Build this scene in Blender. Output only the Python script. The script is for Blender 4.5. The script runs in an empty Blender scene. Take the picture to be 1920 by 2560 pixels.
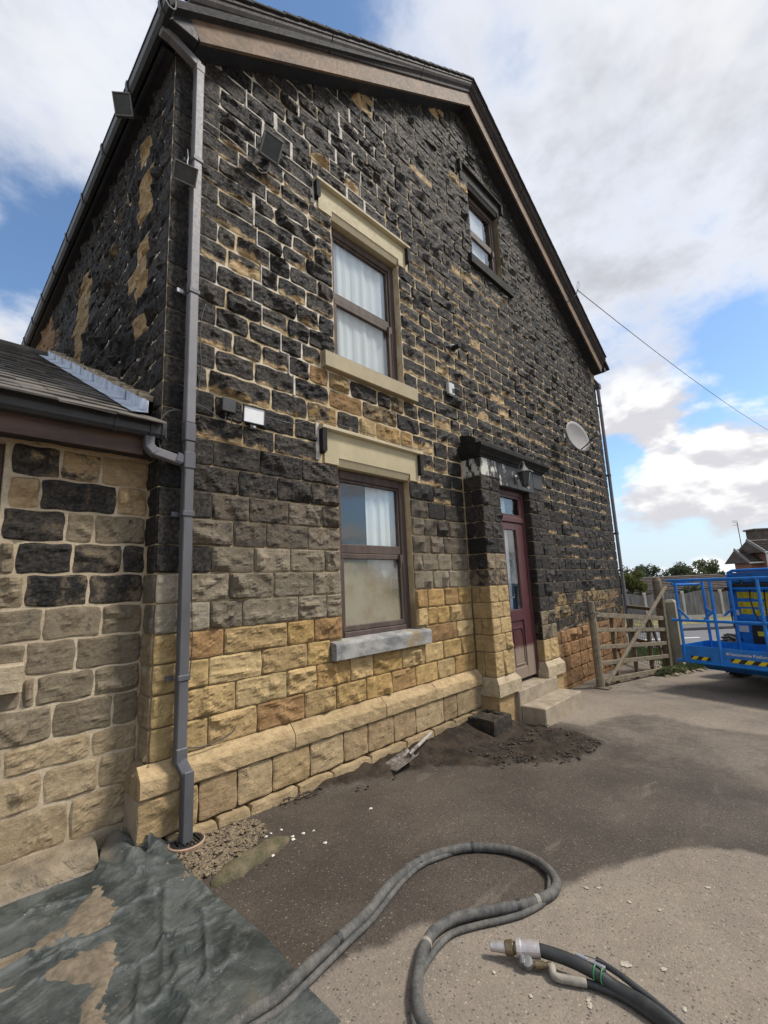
import bpy, math, random
import numpy as np
from mathutils import Vector, Matrix

SC = bpy.context.scene
COL = SC.collection
RAD = math.radians

# ------------------------------------------------------------------ camera
CAM_POS = (-1.0985, -3.1899, 1.0250)
CAM_R = Vector((0.697958, -0.714777, -0.044147))
CAM_U = Vector((-0.087049, -0.145867, 0.985467))
CAM_F = Vector((0.710829, 0.683971, 0.164029))
cam = bpy.data.cameras.new('camera')
cam.sensor_fit = 'VERTICAL'
cam.sensor_height = 36.0
cam.lens = 1122.64 / 2560 * 36.0
cam.clip_start = 0.02
cam.clip_end = 2000
camo = bpy.data.objects.new('camera', cam)
COL.objects.link(camo)
m3 = Matrix((CAM_R, CAM_U, -CAM_F)).transposed()
camo.matrix_world = Matrix.Translation(CAM_POS) @ m3.to_4x4()
SC.camera = camo

# ------------------------------------------------------------------ world, sun, exposure
SUN_DIR = Vector((0.50, -0.52, 0.90)).normalized()      # towards the sun
SUN_EL = math.asin(SUN_DIR.z)
SUN_AZ = math.atan2(SUN_DIR.x, SUN_DIR.y)
SC.view_settings.view_transform = 'Standard'
SC.view_settings.look = 'None'
SC.view_settings.exposure = 0.76
SC.view_settings.gamma = 1.0
SC.view_settings.use_curve_mapping = False

sun = bpy.data.lights.new('sun', 'SUN')
sun.energy = 2.4
sun.angle = RAD(11)
sun.color = (1.0, 0.94, 0.85)
suno = bpy.data.objects.new('sun', sun)
COL.objects.link(suno)
suno.rotation_euler = (-SUN_DIR).to_track_quat('-Z', 'Y').to_euler()
suno.location = (10, -10, 20)

SC.cycles.max_bounces = 6
SC.cycles.diffuse_bounces = 3
SC.cycles.glossy_bounces = 3
SC.cycles.transparent_max_bounces = 8

W = bpy.data.worlds.new('World')
SC.world = W
W.use_nodes = True
wt = W.node_tree
wt.nodes.clear()


class NT:
    """small helper for node trees"""
    def __init__(self, tree):
        self.t = tree

    def n(self, kind, ins=None, **props):
        nd = self.t.nodes.new(kind)
        for k, v in props.items():
            setattr(nd, k, v)
        if ins:
            for k, v in ins.items():
                self.set(nd, k, v)
        return nd

    def set(self, nd, k, v):
        s = nd.inputs[k]
        if isinstance(v, bpy.types.NodeSocket):
            self.t.links.new(v, s)
        elif isinstance(v, bpy.types.Node):
            self.t.links.new(v.outputs[0], s)
        else:
            if s.type == 'RGBA' and not hasattr(v, '__len__'):
                v = (v, v, v, 1)
            elif s.type == 'RGBA' and len(v) == 3:
                v = (*v, 1)
            elif s.type == 'VECTOR' and not hasattr(v, '__len__'):
                v = (v, v, v)
            s.default_value = v

    def math(self, op, a, b=None, c=None, clamp=False):
        nd = self.n('ShaderNodeMath', operation=op, use_clamp=clamp)
        self.set(nd, 0, a)
        if b is not None:
            self.set(nd, 1, b)
        if c is not None:
            self.set(nd, 2, c)
        return nd.outputs[0]

    def vm(self, op, a, b=None):
        nd = self.n('ShaderNodeVectorMath', operation=op)
        self.set(nd, 0, a)
        if b is not None:
            self.set(nd, 1, b)
        return nd.outputs['Value' if op in ('DISTANCE', 'LENGTH', 'DOT_PRODUCT') else 'Vector']

    def ramp(self, v, lo, hi, a=0.0, b=1.0, smooth=True):
        nd = self.n('ShaderNodeMapRange', interpolation_type='SMOOTHSTEP' if smooth else 'LINEAR')
        for k, x in zip(('Value', 'From Min', 'From Max', 'To Min', 'To Max'), (v, lo, hi, a, b)):
            self.set(nd, k, x)
        return nd.outputs[0]

    def mix(self, f, a, b, mode='MIX'):
        nd = self.n('ShaderNodeMix', data_type='RGBA', blend_type=mode)
        self.set(nd, 0, f)
        self.set(nd, 6, a)
        self.set(nd, 7, b)
        return nd.outputs[2]

    def noise(self, vec, scale, detail=4.0, rough=0.55, out=0, dist=0.0):
        nd = self.n('ShaderNodeTexNoise')
        if vec is not None:
            self.set(nd, 'Vector', vec)
        self.set(nd, 'Scale', scale)
        self.set(nd, 'Detail', detail)
        self.set(nd, 'Roughness', rough)
        self.set(nd, 'Distortion', dist)
        return nd.outputs[out]

    def vscale(self, vec, s):
        nd = self.n('ShaderNodeMapping')
        self.set(nd, 'Vector', vec)
        self.set(nd, 'Scale', s)
        return nd.outputs[0]


N = NT(wt)
dirv = N.n('ShaderNodeTexCoord').outputs['Generated']
sep = N.n('ShaderNodeSeparateXYZ', {0: dirv})
den = N.math('ADD', N.math('MAXIMUM', sep.outputs[2], 0.0), 0.16)
px = N.math('DIVIDE', sep.outputs[0], den)
py = N.math('DIVIDE', sep.outputs[1], den)
plane = N.n('ShaderNodeCombineXYZ', {0: px, 1: py, 2: 0.0}).outputs[0]
n1 = N.noise(plane, 1.35, 7, 0.58, dist=0.25)
n2 = N.noise(N.vm('ADD', plane, (3.1, 7.7, 0)), 3.2, 6, 0.62)
low = N.ramp(sep.outputs[2], 0.46, 0.26)
flat = N.n('ShaderNodeCombineXYZ', {0: sep.outputs[0], 1: sep.outputs[1], 2: N.math('MULTIPLY', sep.outputs[2], 1.9)}).outputs[0]
n4 = N.noise(flat, 5.2, 7, 0.56, dist=0.15)
cov = N.math('ADD', N.math('MULTIPLY', n1, 0.84), N.math('MULTIPLY', n2, 0.54))
cov = N.n('ShaderNodeMix', {0: low, 2: cov, 3: N.math('ADD', N.math('MULTIPLY', n4, 1.15), N.math('MULTIPLY', N.noise(flat, 17.0, 5, 0.6), 0.22))}).outputs[0]
# clear gaps and heaped clouds, as they stand in the sky of that day
for d, s, a in (((0.082, 0.784, 0.615), 0.17, -0.27), ((0.04, 0.85, 0.52), 0.11, -0.20), ((0.16, 0.83, 0.535), 0.09, -0.16), ((0.0, 0.83, 0.56), 0.07, 0.20),
                ((0.34, 0.43, 0.836), 0.22, -0.26), ((0.25, 0.55, 0.80), 0.12, -0.10), ((0.10, 0.64, 0.76), 0.22, 0.14),
                ((0.906, 0.103, 0.411), 0.10, -0.06), ((0.955, 0.055, 0.320), 0.17, -0.24),
                ((0.917, 0.03, 0.399), 0.09, -0.16), ((0.945, 0.27, 0.2), 0.075, -0.16),
                ((0.985, 0.16, 0.06), 0.16, -0.10), ((0.972, 0.130, 0.185), 0.11, 0.20),
                ((0.99, 0.01, 0.17), 0.12, 0.18), ((0.975, 0.20, 0.115), 0.055, 0.14),
                ((0.70, 0.13, 0.70), 0.55, 0.14), ((0.80, 0.12, 0.585), 0.22, -0.10), ((0.86, 0.15, 0.48), 0.10, -0.06), ((0.925, 0.20, 0.31), 0.11, 0.20), ((0.94, 0.19, 0.25), 0.06, 0.12)):
    g = N.ramp(N.vm('DISTANCE', dirv, d), s, 0.0, 0.0, a)
    cov = N.math('ADD', cov, g)
mask = N.ramp(cov, N.ramp(low, 0, 1, 0.50, 0.54), N.ramp(low, 0, 1, 0.76, 0.74))
thick = N.ramp(N.math('ADD', cov, N.math('MULTIPLY', N.math('SUBTRACT', n2, 0.5), 0.9)), 0.60, 1.12)
sky = N.n('ShaderNodeTexSky', sky_type='NISHITA', sun_disc=False, sun_elevation=SUN_EL, sun_rotation=SUN_AZ,
          air_density=1.0, dust_density=0.4, ozone_density=2.0)
blue = N.vm('MULTIPLY', sky.outputs[0], (0.098, 0.108, 0.112))
n3 = N.noise(N.vm('ADD', plane, (9.0, 2.0, 0)), 2.1, 5, 0.6)
ccol = N.mix(thick, (0.49, 0.515, 0.57, 1), (0.345, 0.352, 0.385, 1))
ccol = N.mix(N.ramp(n3, 0.46, 0.70), ccol, (0.535, 0.54, 0.555, 1))
# heaped clouds low down: lit tops, grey undersides
up_ = N.n('ShaderNodeCombineXYZ', {0: 0.0, 1: 0.0, 2: 0.055}).outputs[0]
n5 = N.noise(N.vm('ADD', flat, up_), 5.2, 4, 0.56, dist=0.15)
lit = N.ramp(N.math('SUBTRACT', n4, n5), -0.06, 0.10)
heap = N.mix(lit, (0.425, 0.425, 0.45, 1), (0.68, 0.675, 0.67, 1))
ccol = N.mix(low, ccol, heap)
haze_ = N.ramp(sep.outputs[2], 0.26, 0.0, 0.0, 0.85)
blue = N.mix(haze_, blue, (0.40, 0.47, 0.55, 1))
tot = N.mix(mask, blue, ccol)
bg = N.n('ShaderNodeBackground', {'Color': tot, 'Strength': 1.0})
wo = N.n('ShaderNodeOutputWorld', {'Surface': bg.outputs[0]})

# ------------------------------------------------------------------ object helpers
WL = {}
rng = np.random.default_rng(11)
random.seed(5)


def gz(x):
    return -0.475 - 0.043 * x if x < 4.3 else -0.66 - 0.015 * (x - 4.3)


def tag(o, label=None, cat=None, group=None, kind=None):
    if label:
        o['label'] = label
    if cat:
        o['category'] = cat
    if group:
        o['group'] = group
    if kind:
        o['kind'] = kind
    return o


def empty(name, loc, label, cat, group=None):
    o = bpy.data.objects.new(name, None)
    o.empty_display_size = 0.1
    COL.objects.link(o)
    o.location = loc
    WL[o] = Vector(loc)
    return tag(o, label, cat, group)


def mesh_obj(name, verts, faces, material, parent=None, smooth=False, origin=None, attrs=None):
    v = np.asarray(verts, dtype=np.float64).reshape(-1, 3)
    if origin is None:
        origin = (v.min(0) + v.max(0)) / 2
        if parent is None:
            origin[2] = v[:, 2].min()
    origin = np.asarray(origin, float)
    me = bpy.data.meshes.new(name)
    me.from_pydata((v - origin).tolist(), [], [tuple(int(i) for i in f) for f in faces])
    if attrs:
        for an, arr in attrs.items():
            ca = me.attributes.new(an, 'FLOAT_COLOR', 'POINT')
            ca.data.foreach_set('color', np.asarray(arr, np.float32).ravel())
    if isinstance(material, (list, tuple)):
        for m_ in material:
            me.materials.append(m_)
    elif material is not None:
        me.materials.append(material)
    if smooth:
        me.polygons.foreach_set('use_smooth', [True] * len(me.polygons))
    me.update()
    o = bpy.data.objects.new(name, me)
    COL.objects.link(o)
    WL[o] = Vector(origin)
    if parent is not None:
        o.parent = parent
        o.location = Vector(origin) - WL[parent]
    else:
        o.location = origin
    return o


class MB:
    def __init__(self):
        self.v = []
        self.f = []

    def add(self, verts, faces):
        k = len(self.v)
        self.v += [tuple(map(float, p)) for p in verts]
        self.f += [tuple(i + k for i in f) for f in faces]
        return self

    def box(self, x0, x1, y0, y1, z0, z1, bev=0.0):
        return self.obox(((x0 + x1) / 2, (y0 + y1) / 2, (z0 + z1) / 2), (1, 0, 0), (0, 1, 0), (0, 0, 1),
                         abs(x1 - x0) / 2, abs(y1 - y0) / 2, abs(z1 - z0) / 2, bev)

    def obox(self, c, X, Y, Z, a, b, d, bev=0.0):
        """oriented box with small chamfers"""
        c, X, Y, Z = (np.asarray(t, float) for t in (c, X, Y, Z))
        bev = min(bev, 0.45 * min(a, b, d))
        if bev <= 0:
            P = [c + X * a * i + Y * b * j + Z * d * k for k in (-1, 1) for j in (-1, 1) for i in (-1, 1)]
            return self.add(P, [(0, 2, 3, 1), (4, 5, 7, 6), (0, 1, 5, 4), (2, 6, 7, 3), (0, 4, 6, 2), (1, 3, 7, 5)])
        P, idx = [], {}
        for i in (-1, 1):
            for j in (-1, 1):
                for k in (-1, 1):
                    for ax in range(3):
                        s = [a, b, d]
                        s = [q - (0 if n == ax else bev) for n, q in enumerate(s)]
                        idx[(i, j, k, ax)] = len(P)
                        P.append(c + X * s[0] * i + Y * s[1] * j + Z * s[2] * k)
        F = []
        for s in (-1, 1):
            F.append([idx[(s, -1, -1, 0)], idx[(s, 1, -1, 0)], idx[(s, 1, 1, 0)], idx[(s, -1, 1, 0)]][::s])
            F.append([idx[(-1, s, -1, 1)], idx[(-1, s, 1, 1)], idx[(1, s, 1, 1)], idx[(1, s, -1, 1)]][::s])
            F.append([idx[(-1, -1, s, 2)], idx[(1, -1, s, 2)], idx[(1, 1, s, 2)], idx[(-1, 1, s, 2)]][::s])
        for i in (-1, 1):
            for j in (-1, 1):
                F.append([idx[(i, j, -1, 0)], idx[(i, j, 1, 0)], idx[(i, j, 1, 1)], idx[(i, j, -1, 1)]])
                F.append([idx[(i, -1, j, 0)], idx[(i, 1, j, 0)], idx[(i, 1, j, 2)], idx[(i, -1, j, 2)]])
                F.append([idx[(-1, i, j, 1)], idx[(1, i, j, 1)], idx[(1, i, j, 2)], idx[(-1, i, j, 2)]])
                for k in (-1, 1):
                    F.append([idx[(i, j, k, 0)], idx[(i, j, k, 1)], idx[(i, j, k, 2)]])
        return self.add(P, F)

    def bar(self, p, q, w, h=None, up=(0, 0, 1), bev=0.0, ext=0.0):
        """rectangular bar from p to q"""
        h = w if h is None else h
        p, q = np.asarray(p, float), np.asarray(q, float)
        d = q - p
        L = np.linalg.norm(d)
        d /= L
        upv = np.asarray(up, float)
        s = np.cross(d, upv)
        s /= np.linalg.norm(s)
        t = np.cross(s, d)
        return self.obox((p + q) / 2, d, s, t, L / 2 + ext, w / 2, h / 2, bev)

    def tube(self, pts, r, n=10, cap=True, closed=False):
        pts = [np.asarray(p, float) for p in pts]
        m = len(pts)
        rr = r if hasattr(r, '__len__') else [r] * m
        base = len(self.v)
        prev = None
        for i, p in enumerate(pts):
            if closed:
                d = pts[(i + 1) % m] - pts[i - 1]
            else:
                d = pts[min(i + 1, m - 1)] - pts[max(i - 1, 0)]
            d = d / (np.linalg.norm(d) + 1e-12)
            if prev is None:
                a = np.cross(d, (0, 0, 1.0))
                if np.linalg.norm(a) < 1e-3:
                    a = np.cross(d, (1.0, 0, 0))
            else:
                a = prev - d * np.dot(prev, d)
            a /= np.linalg.norm(a)
            prev = a
            b = np.cross(d, a)
            for k in range(n):
                t = 2 * math.pi * k / n
                self.v.append(tuple(p + rr[i] * (math.cos(t) * a + math.sin(t) * b)))
        for i in range(m if closed else m - 1):
            for k in range(n):
                i2 = (i + 1) % m
                self.f.append((base + i * n + k, base + i * n + (k + 1) % n, base + i2 * n + (k + 1) % n, base + i2 * n + k))
        if cap and not closed:
            self.f.append(tuple(base + k for k in range(n))[::-1])
            self.f.append(tuple(base + (m - 1) * n + k for k in range(n)))
        return self

    def lathe(self, c, axis, prof, n=16):
        """profile of (distance along axis, radius)"""
        c, ax = np.asarray(c, float), np.asarray(axis, float)
        ax = ax / np.linalg.norm(ax)
        pts = [c + ax * t for t, _ in prof]
        a = np.cross(ax, (0, 0, 1.0))
        if np.linalg.norm(a) < 1e-3:
            a = np.array((1.0, 0, 0))
        a /= np.linalg.norm(a)
        b = np.cross(ax, a)
        base = len(self.v)
        for p, (t, r) in zip(pts, prof):
            for k in range(n):
                th = 2 * math.pi * k / n
                self.v.append(tuple(p + r * (math.cos(th) * a + math.sin(th) * b)))
        for i in range(len(prof) - 1):
            for k in range(n):
                self.f.append((base + i * n + k, base + i * n + (k + 1) % n, base + (i + 1) * n + (k + 1) % n, base + (i + 1) * n + k))
        self.f.append(tuple(base + k for k in range(n))[::-1])
        self.f.append(tuple(base + (len(prof) - 1) * n + k for k in range(n)))
        return self

    def prism(self, poly, O, A, B, Nrm, t0, t1):
        """polygon in plane (O,A,B) extruded along Nrm from t0 to t1"""
        O, A, B, Nrm = (np.asarray(t, float) for t in (O, A, B, Nrm))
        n = len(poly)
        P = [O + A * a + B * b + Nrm * t for t in (t0, t1) for a, b in poly]
        F = [tuple(range(n))[::-1], tuple(range(n, 2 * n))]
        F += [(i, (i + 1) % n, n + (i + 1) % n, n + i) for i in range(n)]
        return self.add(P, F)

    def build(self, name, material, parent=None, smooth=False):
        return mesh_obj(name, self.v, self.f, material, parent, smooth)


def smooth_path(pts, k=6):
    P = [np.asarray(p, float) for p in pts]
    out = []
    for i in range(len(P) - 1):
        p0, p1, p2, p3 = P[max(i - 1, 0)], P[i], P[i + 1], P[min(i + 2, len(P) - 1)]
        for j in range(k):
            t = j / k
            out.append(0.5 * ((2 * p1) + (p2 - p0) * t + (2 * p0 - 5 * p1 + 4 * p2 - p3) * t * t + (3 * p1 - p0 - 3 * p2 + p3) * t ** 3))
    out.append(P[-1])
    return out


# ------------------------------------------------------------------ materials
def material(name, fn):
    m = bpy.data.materials.new(name)
    m.use_nodes = True
    t = m.node_tree
    t.nodes.clear()
    k = NT(t)
    pos = k.n('ShaderNodeNewGeometry').outputs['Position']
    out = k.n('ShaderNodeOutputMaterial')
    sh = fn(k, pos)
    t.links.new(sh, out.inputs['Surface'])
    return m


def principled(k, col, rough=0.8, bump=None, bstr=0.4, bdist=0.01, **kw):
    p = k.n('ShaderNodeBsdfPrincipled')
    k.set(p, 'Base Color', col)
    k.set(p, 'Roughness', rough)
    for a, b in kw.items():
        k.set(p, a.replace('_', ' '), b)
    if bump is not None:
        b = k.n('ShaderNodeBump')
        k.set(b, 'Strength', bstr)
        k.set(b, 'Distance', bdist)
        k.set(b, 'Height', bump)
        k.t.links.new(b.outputs[0], p.inputs['Normal'])
    return p.outputs[0]


def simple(name, col, rough=0.7, var=0.25, scale=14.0, bstr=0.25, bdist=0.004, col2=None, stretch=(1, 1, 1), dirt=0.0, **kw):
    """plain material with blotchy variation, fine relief and some dirt"""
    def fn(k, pos):
        p = k.vscale(pos, stretch)
        a = k.noise(p, scale, 6, 0.6)
        b = k.noise(p, scale * 7, 4, 0.6)
        c2 = col2 if col2 else tuple(x * (1 - var) for x in col)
        c1 = tuple(min(1, x * (1 + var * 0.6)) for x in col)
        c = k.mix(k.ramp(a, 0.3, 0.7), c2, c1)
        if dirt:
            d = k.ramp(k.noise(pos, scale * 0.6, 7, 0.7), 0.52, 0.72, 0, dirt)
            c = k.mix(d, c, (0.10, 0.085, 0.065, 1))
        h = k.math('ADD', a, k.math('MULTIPLY', b, 0.5))
        r = k.ramp(b, 0.3, 0.7, max(0.03, rough - 0.08), min(1, rough + 0.08))
        return principled(k, c, r, h, bstr, bdist, **kw)
    return material(name, fn)


def stone_shader(k, pos):
    ti = k.n('ShaderNodeAttribute', attribute_name='tint')
    we = k.n('ShaderNodeAttribute', attribute_name='wear')
    sp = k.n('ShaderNodeSeparateColor', {0: we.outputs['Color']})
    soot, ero, lz = sp.outputs[0], sp.outputs[1], sp.outputs[2]
    rnd = ti.outputs['Alpha']
    off = k.n('ShaderNodeCombineXYZ', {0: k.math('MULTIPLY', rnd, 3.0), 1: k.math('MULTIPLY', rnd, 7.0), 2: rnd}).outputs[0]
    q = k.vm('ADD', pos, off)
    na = k.noise(q, 9, 5, 0.65)
    nb = k.noise(pos, 42, 4, 0.62)
    nc = k.noise(pos, 150, 3, 0.6)
    strata = k.noise(k.vscale(q, (7, 7, 46)), 1.0, 5, 0.65, dist=0.6)
    base = ti.outputs['Color']
    v = k.math('ADD', k.math('MULTIPLY', na, 0.8), k.math('ADD', k.math('MULTIPLY', strata, 0.45), k.math('MULTIPLY', nb, 0.45)))
    base = k.mix(k.ramp(v, 0.52, 1.15), k.mix(1.0, base, (0.62, 0.55, 0.47, 1), 'MULTIPLY'), k.mix(1.0, base, (1.22, 1.17, 1.10, 1), 'MULTIPLY'))
    # rusty iron staining
    base = k.mix(k.ramp(k.noise(q, 4.5, 4, 0.6), 0.62, 0.78, 0, 0.30), base, (0.29, 0.175, 0.075, 1))
    # soot crust
    sm = k.math('ADD', k.math('MULTIPLY', soot, 1.5), k.math('ADD', k.math('MULTIPLY', k.math('SUBTRACT', na, 0.5), 1.3), k.math('MULTIPLY', k.math('SUBTRACT', nb, 0.5), 0.55)))
    sm = k.ramp(sm, 0.62, 0.95)
    sc = k.mix(k.ramp(nb, 0.32, 0.72), (0.0085, 0.0078, 0.0072, 1), (0.036, 0.0315, 0.0275, 1))
    sc = k.mix(1.0, sc, k.mix(rnd, (0.55, 0.55, 0.56, 1), (1.75, 1.62, 1.46, 1)), 'MULTIPLY')
    c = k.mix(sm, base, sc)
    # weathered-back lower edge showing fresh sandstone
    em = k.math('ADD', k.math('MULTIPLY', ero, 1.0), k.math('ADD', k.math('MULTIPLY', k.math('SUBTRACT', 0.42, lz), 0.95), k.math('MULTIPLY', k.math('SUBTRACT', na, 0.5), 1.25)))
    em = k.math('MULTIPLY', k.ramp(em, 0.62, 0.92), k.ramp(ero, 0.02, 0.12))
    fresh = k.mix(k.ramp(strata, 0.3, 0.7), (0.27, 0.165, 0.075, 1), (0.50, 0.37, 0.20, 1))
    c = k.mix(em, c, fresh)
    # lime flecks on the crust
    fl = k.math('MULTIPLY', k.ramp(k.noise(pos, 95, 3, 0.75), 0.70, 0.74), k.ramp(k.noise(pos, 3.0, 2, 0.5), 0.45, 0.62))
    c = k.mix(k.math('MULTIPLY', fl, k.math('MULTIPLY', sm, 0.65)), c, (0.40, 0.35, 0.27, 1))
    h = k.math('ADD', k.math('MULTIPLY', strata, 0.6), k.math('ADD', k.math('MULTIPLY', nb, 0.9), k.math('MULTIPLY', nc, 0.35)))
    rg = k.ramp(k.math('ADD', nb, k.math('MULTIPLY', sm, 0.2)), 0.4, 0.9, 0.95, 0.66)
    return principled(k, c, rg, h, 0.7, 0.009, Specular_IOR_Level=0.3)


M = {}
M['stone'] = material('weathered_sandstone', stone_shader)


def mortar_shader(pale, dark, soot):
    def fn(k, pos):
        a = k.noise(pos, 6, 6, 0.65)
        b = k.noise(pos, 60, 5, 0.65)
        c = k.mix(k.ramp(a, 0.35, 0.65), dark, pale)
        c = k.mix(k.ramp(b, 0.30, 0.75, 0.0, 0.5), c, tuple(x * 0.6 for x in dark))
        z = k.n('ShaderNodeSeparateXYZ', {0: pos}).outputs[2]
        # soot still lies over the old joints above the blasted band
        s = k.math('MULTIPLY', k.ramp(k.math('ADD', k.noise(pos, 1.6, 5, 0.7), k.math('MULTIPLY', z, 0.05)), 0.56, 0.86), soot)
        c = k.mix(k.math('MULTIPLY', s, k.ramp(z, 3.5, 6.5)), c, (0.03, 0.028, 0.026, 1))
        if soot > 0:
            # blasted joints low down are raked out, with recess shade painted in as brown; patchy white re-pointing high on the left
            c = k.mix(k.ramp(z, 1.0, 0.70, 0.0, 0.75), c, (0.15, 0.098, 0.045, 1))
            x = k.n('ShaderNodeSeparateXYZ', {0: pos}).outputs[0]
            wm = k.math('MULTIPLY', k.ramp(k.noise(pos, 2.3, 4, 0.7), 0.44, 0.54), k.math('MULTIPLY', k.ramp(x, 3.4, 1.8), k.ramp(z, 2.4, 3.2)))
            c = k.mix(k.math('MULTIPLY', wm, 0.9), c, (0.62, 0.56, 0.46, 1))
        return principled(k, c, 0.95, k.math('ADD', a, b), 0.6, 0.006)
    return fn


M['mortar'] = material('old_lime_mortar', mortar_shader((0.58, 0.46, 0.285), (0.42, 0.31, 0.165), 0.70))
M['mortar_ext'] = material('pale_pointing', mortar_shader((0.52, 0.43, 0.305), (0.38, 0.30, 0.20), 0.0))
M['splash'] = simple('dried_plaster', (0.40, 0.355, 0.285), 0.95, 0.35, 60, 0.4, 0.003)
M['white_mortar'] = simple('white_cement', (0.52, 0.48, 0.42), 0.9, 0.35, 14, 0.5, 0.005)
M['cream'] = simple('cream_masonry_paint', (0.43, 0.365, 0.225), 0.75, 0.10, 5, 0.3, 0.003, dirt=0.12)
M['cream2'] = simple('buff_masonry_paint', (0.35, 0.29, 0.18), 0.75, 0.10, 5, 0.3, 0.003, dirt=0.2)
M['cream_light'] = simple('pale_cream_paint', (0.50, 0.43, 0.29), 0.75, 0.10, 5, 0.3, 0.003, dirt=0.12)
M['black_paint'] = simple('black_masonry_paint', (0.022, 0.021, 0.020), 0.8, 0.4, 6, 0.5, 0.005, dirt=0.2, Specular_IOR_Level=0.2)


def flaking(k, pos):
    a = k.noise(k.vscale(pos, (9, 9, 3.5)), 1.0, 7, 0.7)
    x = k.n('ShaderNodeSeparateXYZ', {0: pos}).outputs[0]
    m = k.ramp(k.math('ADD', a, k.ramp(x, 3.80, 4.60, 0.095, -0.08)), 0.55, 0.575)
    c = k.mix(m, (0.024, 0.024, 0.025, 1), (0.50, 0.49, 0.42, 1))
    return principled(k, c, 0.6, k.math('ADD', m, k.noise(pos, 40, 4, 0.6)), 0.4, 0.003)


M['flaking'] = material('flaking_black_paint', flaking)


def sill_paint(k, pos):
    a = k.noise(k.vscale(pos, (5, 5, 9)), 1.0, 7, 0.7)
    b = k.noise(pos, 70, 4, 0.7)
    c = k.mix(k.ramp(k.math('ADD', a, k.math('MULTIPLY', b, 0.35)), 0.50, 0.82), (0.145, 0.148, 0.150, 1), (0.34, 0.33, 0.305, 1))
    c = k.mix(k.ramp(k.noise(pos, 3.3, 4, 0.6), 0.56, 0.70), c, (0.25, 0.19, 0.11, 1))
    return principled(k, c, 0.85, k.math('ADD', a, b), 0.5, 0.005)


M['sill_grey'] = material('worn_grey_sill_paint', sill_paint)
M['timber'] = simple('brown_window_timber', (0.085, 0.060, 0.050), 0.65, 0.35, 10, 0.3, 0.002, stretch=(1, 1, 0.2), dirt=0.25, Specular_IOR_Level=0.3)
M['barge'] = simple('brown_barge_timber', (0.165, 0.102, 0.058), 0.75, 0.35, 7, 0.35, 0.003, col2=(0.095, 0.064, 0.044), stretch=(0.6, 1, 1.4))
M['barge_mould'] = simple('dark_brown_moulding', (0.050, 0.040, 0.037), 0.7, 0.3, 9, 0.2, 0.002, Specular_IOR_Level=0.25)
M['soffit'] = simple('dark_soffit', (0.022, 0.021, 0.025), 0.6, 0.3, 8)
M['fascia'] = simple('stained_fascia', (0.088, 0.050, 0.034), 0.6, 0.4, 8, 0.2, 0.002, stretch=(0.4, 1, 2.5))
M['plastic'] = simple('black_gutter_plastic', (0.030, 0.031, 0.034), 0.42, 0.25, 10, 0.1, 0.001, dirt=0.3)
M['pipe'] = simple('grey_downpipe_paint', (0.165, 0.158, 0.168), 0.5, 0.16, 5, 0.2, 0.001, dirt=0.30)
M['pipe_dark'] = simple('dark_pipe_joint', (0.085, 0.085, 0.095), 0.5, 0.16, 8, 0.1, 0.001, dirt=0.3)
M['pipe_low'] = simple('dirty_dark_downpipe', (0.088, 0.087, 0.093), 0.6, 0.3, 4, 0.2, 0.001, stretch=(1, 1, 0.4), dirt=0.4)
M['steel'] = simple('dull_steel', (0.34, 0.34, 0.35), 0.42, 0.2, 12, Metallic=0.8)
M['alu'] = simple('scuffed_aluminium', (0.50, 0.46, 0.44), 0.42, 0.18, 30, 0.3, 0.001, Metallic=0.55)
M['brass'] = simple('dull_brass', (0.21, 0.165, 0.095), 0.40, 0.25, 30, Metallic=0.7)
M['white_plastic'] = simple('white_plastic', (0.55, 0.54, 0.52), 0.4, 0.08, 10)
M['dish'] = simple('grey_dish_paint', (0.19, 0.18, 0.175), 0.65, 0.1, 8, dirt=0.12)
M['black'] = simple('black_plastic', (0.018, 0.018, 0.019), 0.45, 0.2, 12)
M['lamp_body'] = simple('dark_lamp_metal', (0.055, 0.055, 0.058), 0.5, 0.3, 20, dirt=0.3)
M['lamp_grey'] = simple('grey_lamp_metal', (0.17, 0.165, 0.16), 0.45, 0.2, 20, dirt=0.3)
M['concrete'] = simple('dusty_concrete', (0.30, 0.245, 0.175), 0.92, 0.22, 7, 0.5, 0.004, dirt=0.28)
M['concrete_rough'] = simple('rough_concrete', (0.23, 0.185, 0.125), 0.95, 0.35, 9, 1.0, 0.02, dirt=0.4)
M['concrete_post'] = simple('concrete_post', (0.30, 0.265, 0.19), 0.92, 0.2, 6, 0.5, 0.004, dirt=0.2)
M['pale_post'] = simple('pale_concrete_post', (0.46, 0.44, 0.41), 0.9, 0.15, 6)
M['lead'] = simple('grey_lead_sheet', (0.36, 0.41, 0.48), 0.48, 0.35, 9, 0.4, 0.003, Metallic=0.35)
M['slate'] = simple('grey_roof_slate', (0.125, 0.110, 0.092), 0.8, 0.38, 5, 0.5, 0.004, dirt=0.2)
M['tile'] = simple('dark_roof_tile', (0.026, 0.025, 0.024), 0.85, 0.4, 9, 0.5, 0.004)
M['terracotta'] = simple('terracotta_clay', (0.36, 0.235, 0.16), 0.85, 0.2, 10)
M['gravel'] = simple('gravel_pebble', (0.20, 0.155, 0.095), 0.9, 0.55, 50, 0.4, 0.003, col2=(0.07, 0.053, 0.035))
M['white_pebble'] = simple('white_pebble', (0.62, 0.58, 0.50), 0.85, 0.15, 60)
M['moss_stone'] = simple('mossy_kerb_stone', (0.125, 0.098, 0.058), 0.95, 0.4, 13, 1.0, 0.012, col2=(0.066, 0.062, 0.028), dirt=0.4)
M['mud'] = simple('dark_wet_mud', (0.050, 0.037, 0.026), 0.85, 0.4, 12, 0.8, 0.012)
M['mud_black'] = simple('black_silt', (0.040, 0.030, 0.018), 0.9, 0.6, 14, 1.0, 0.02, col2=(0.012, 0.010, 0.008))
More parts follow.
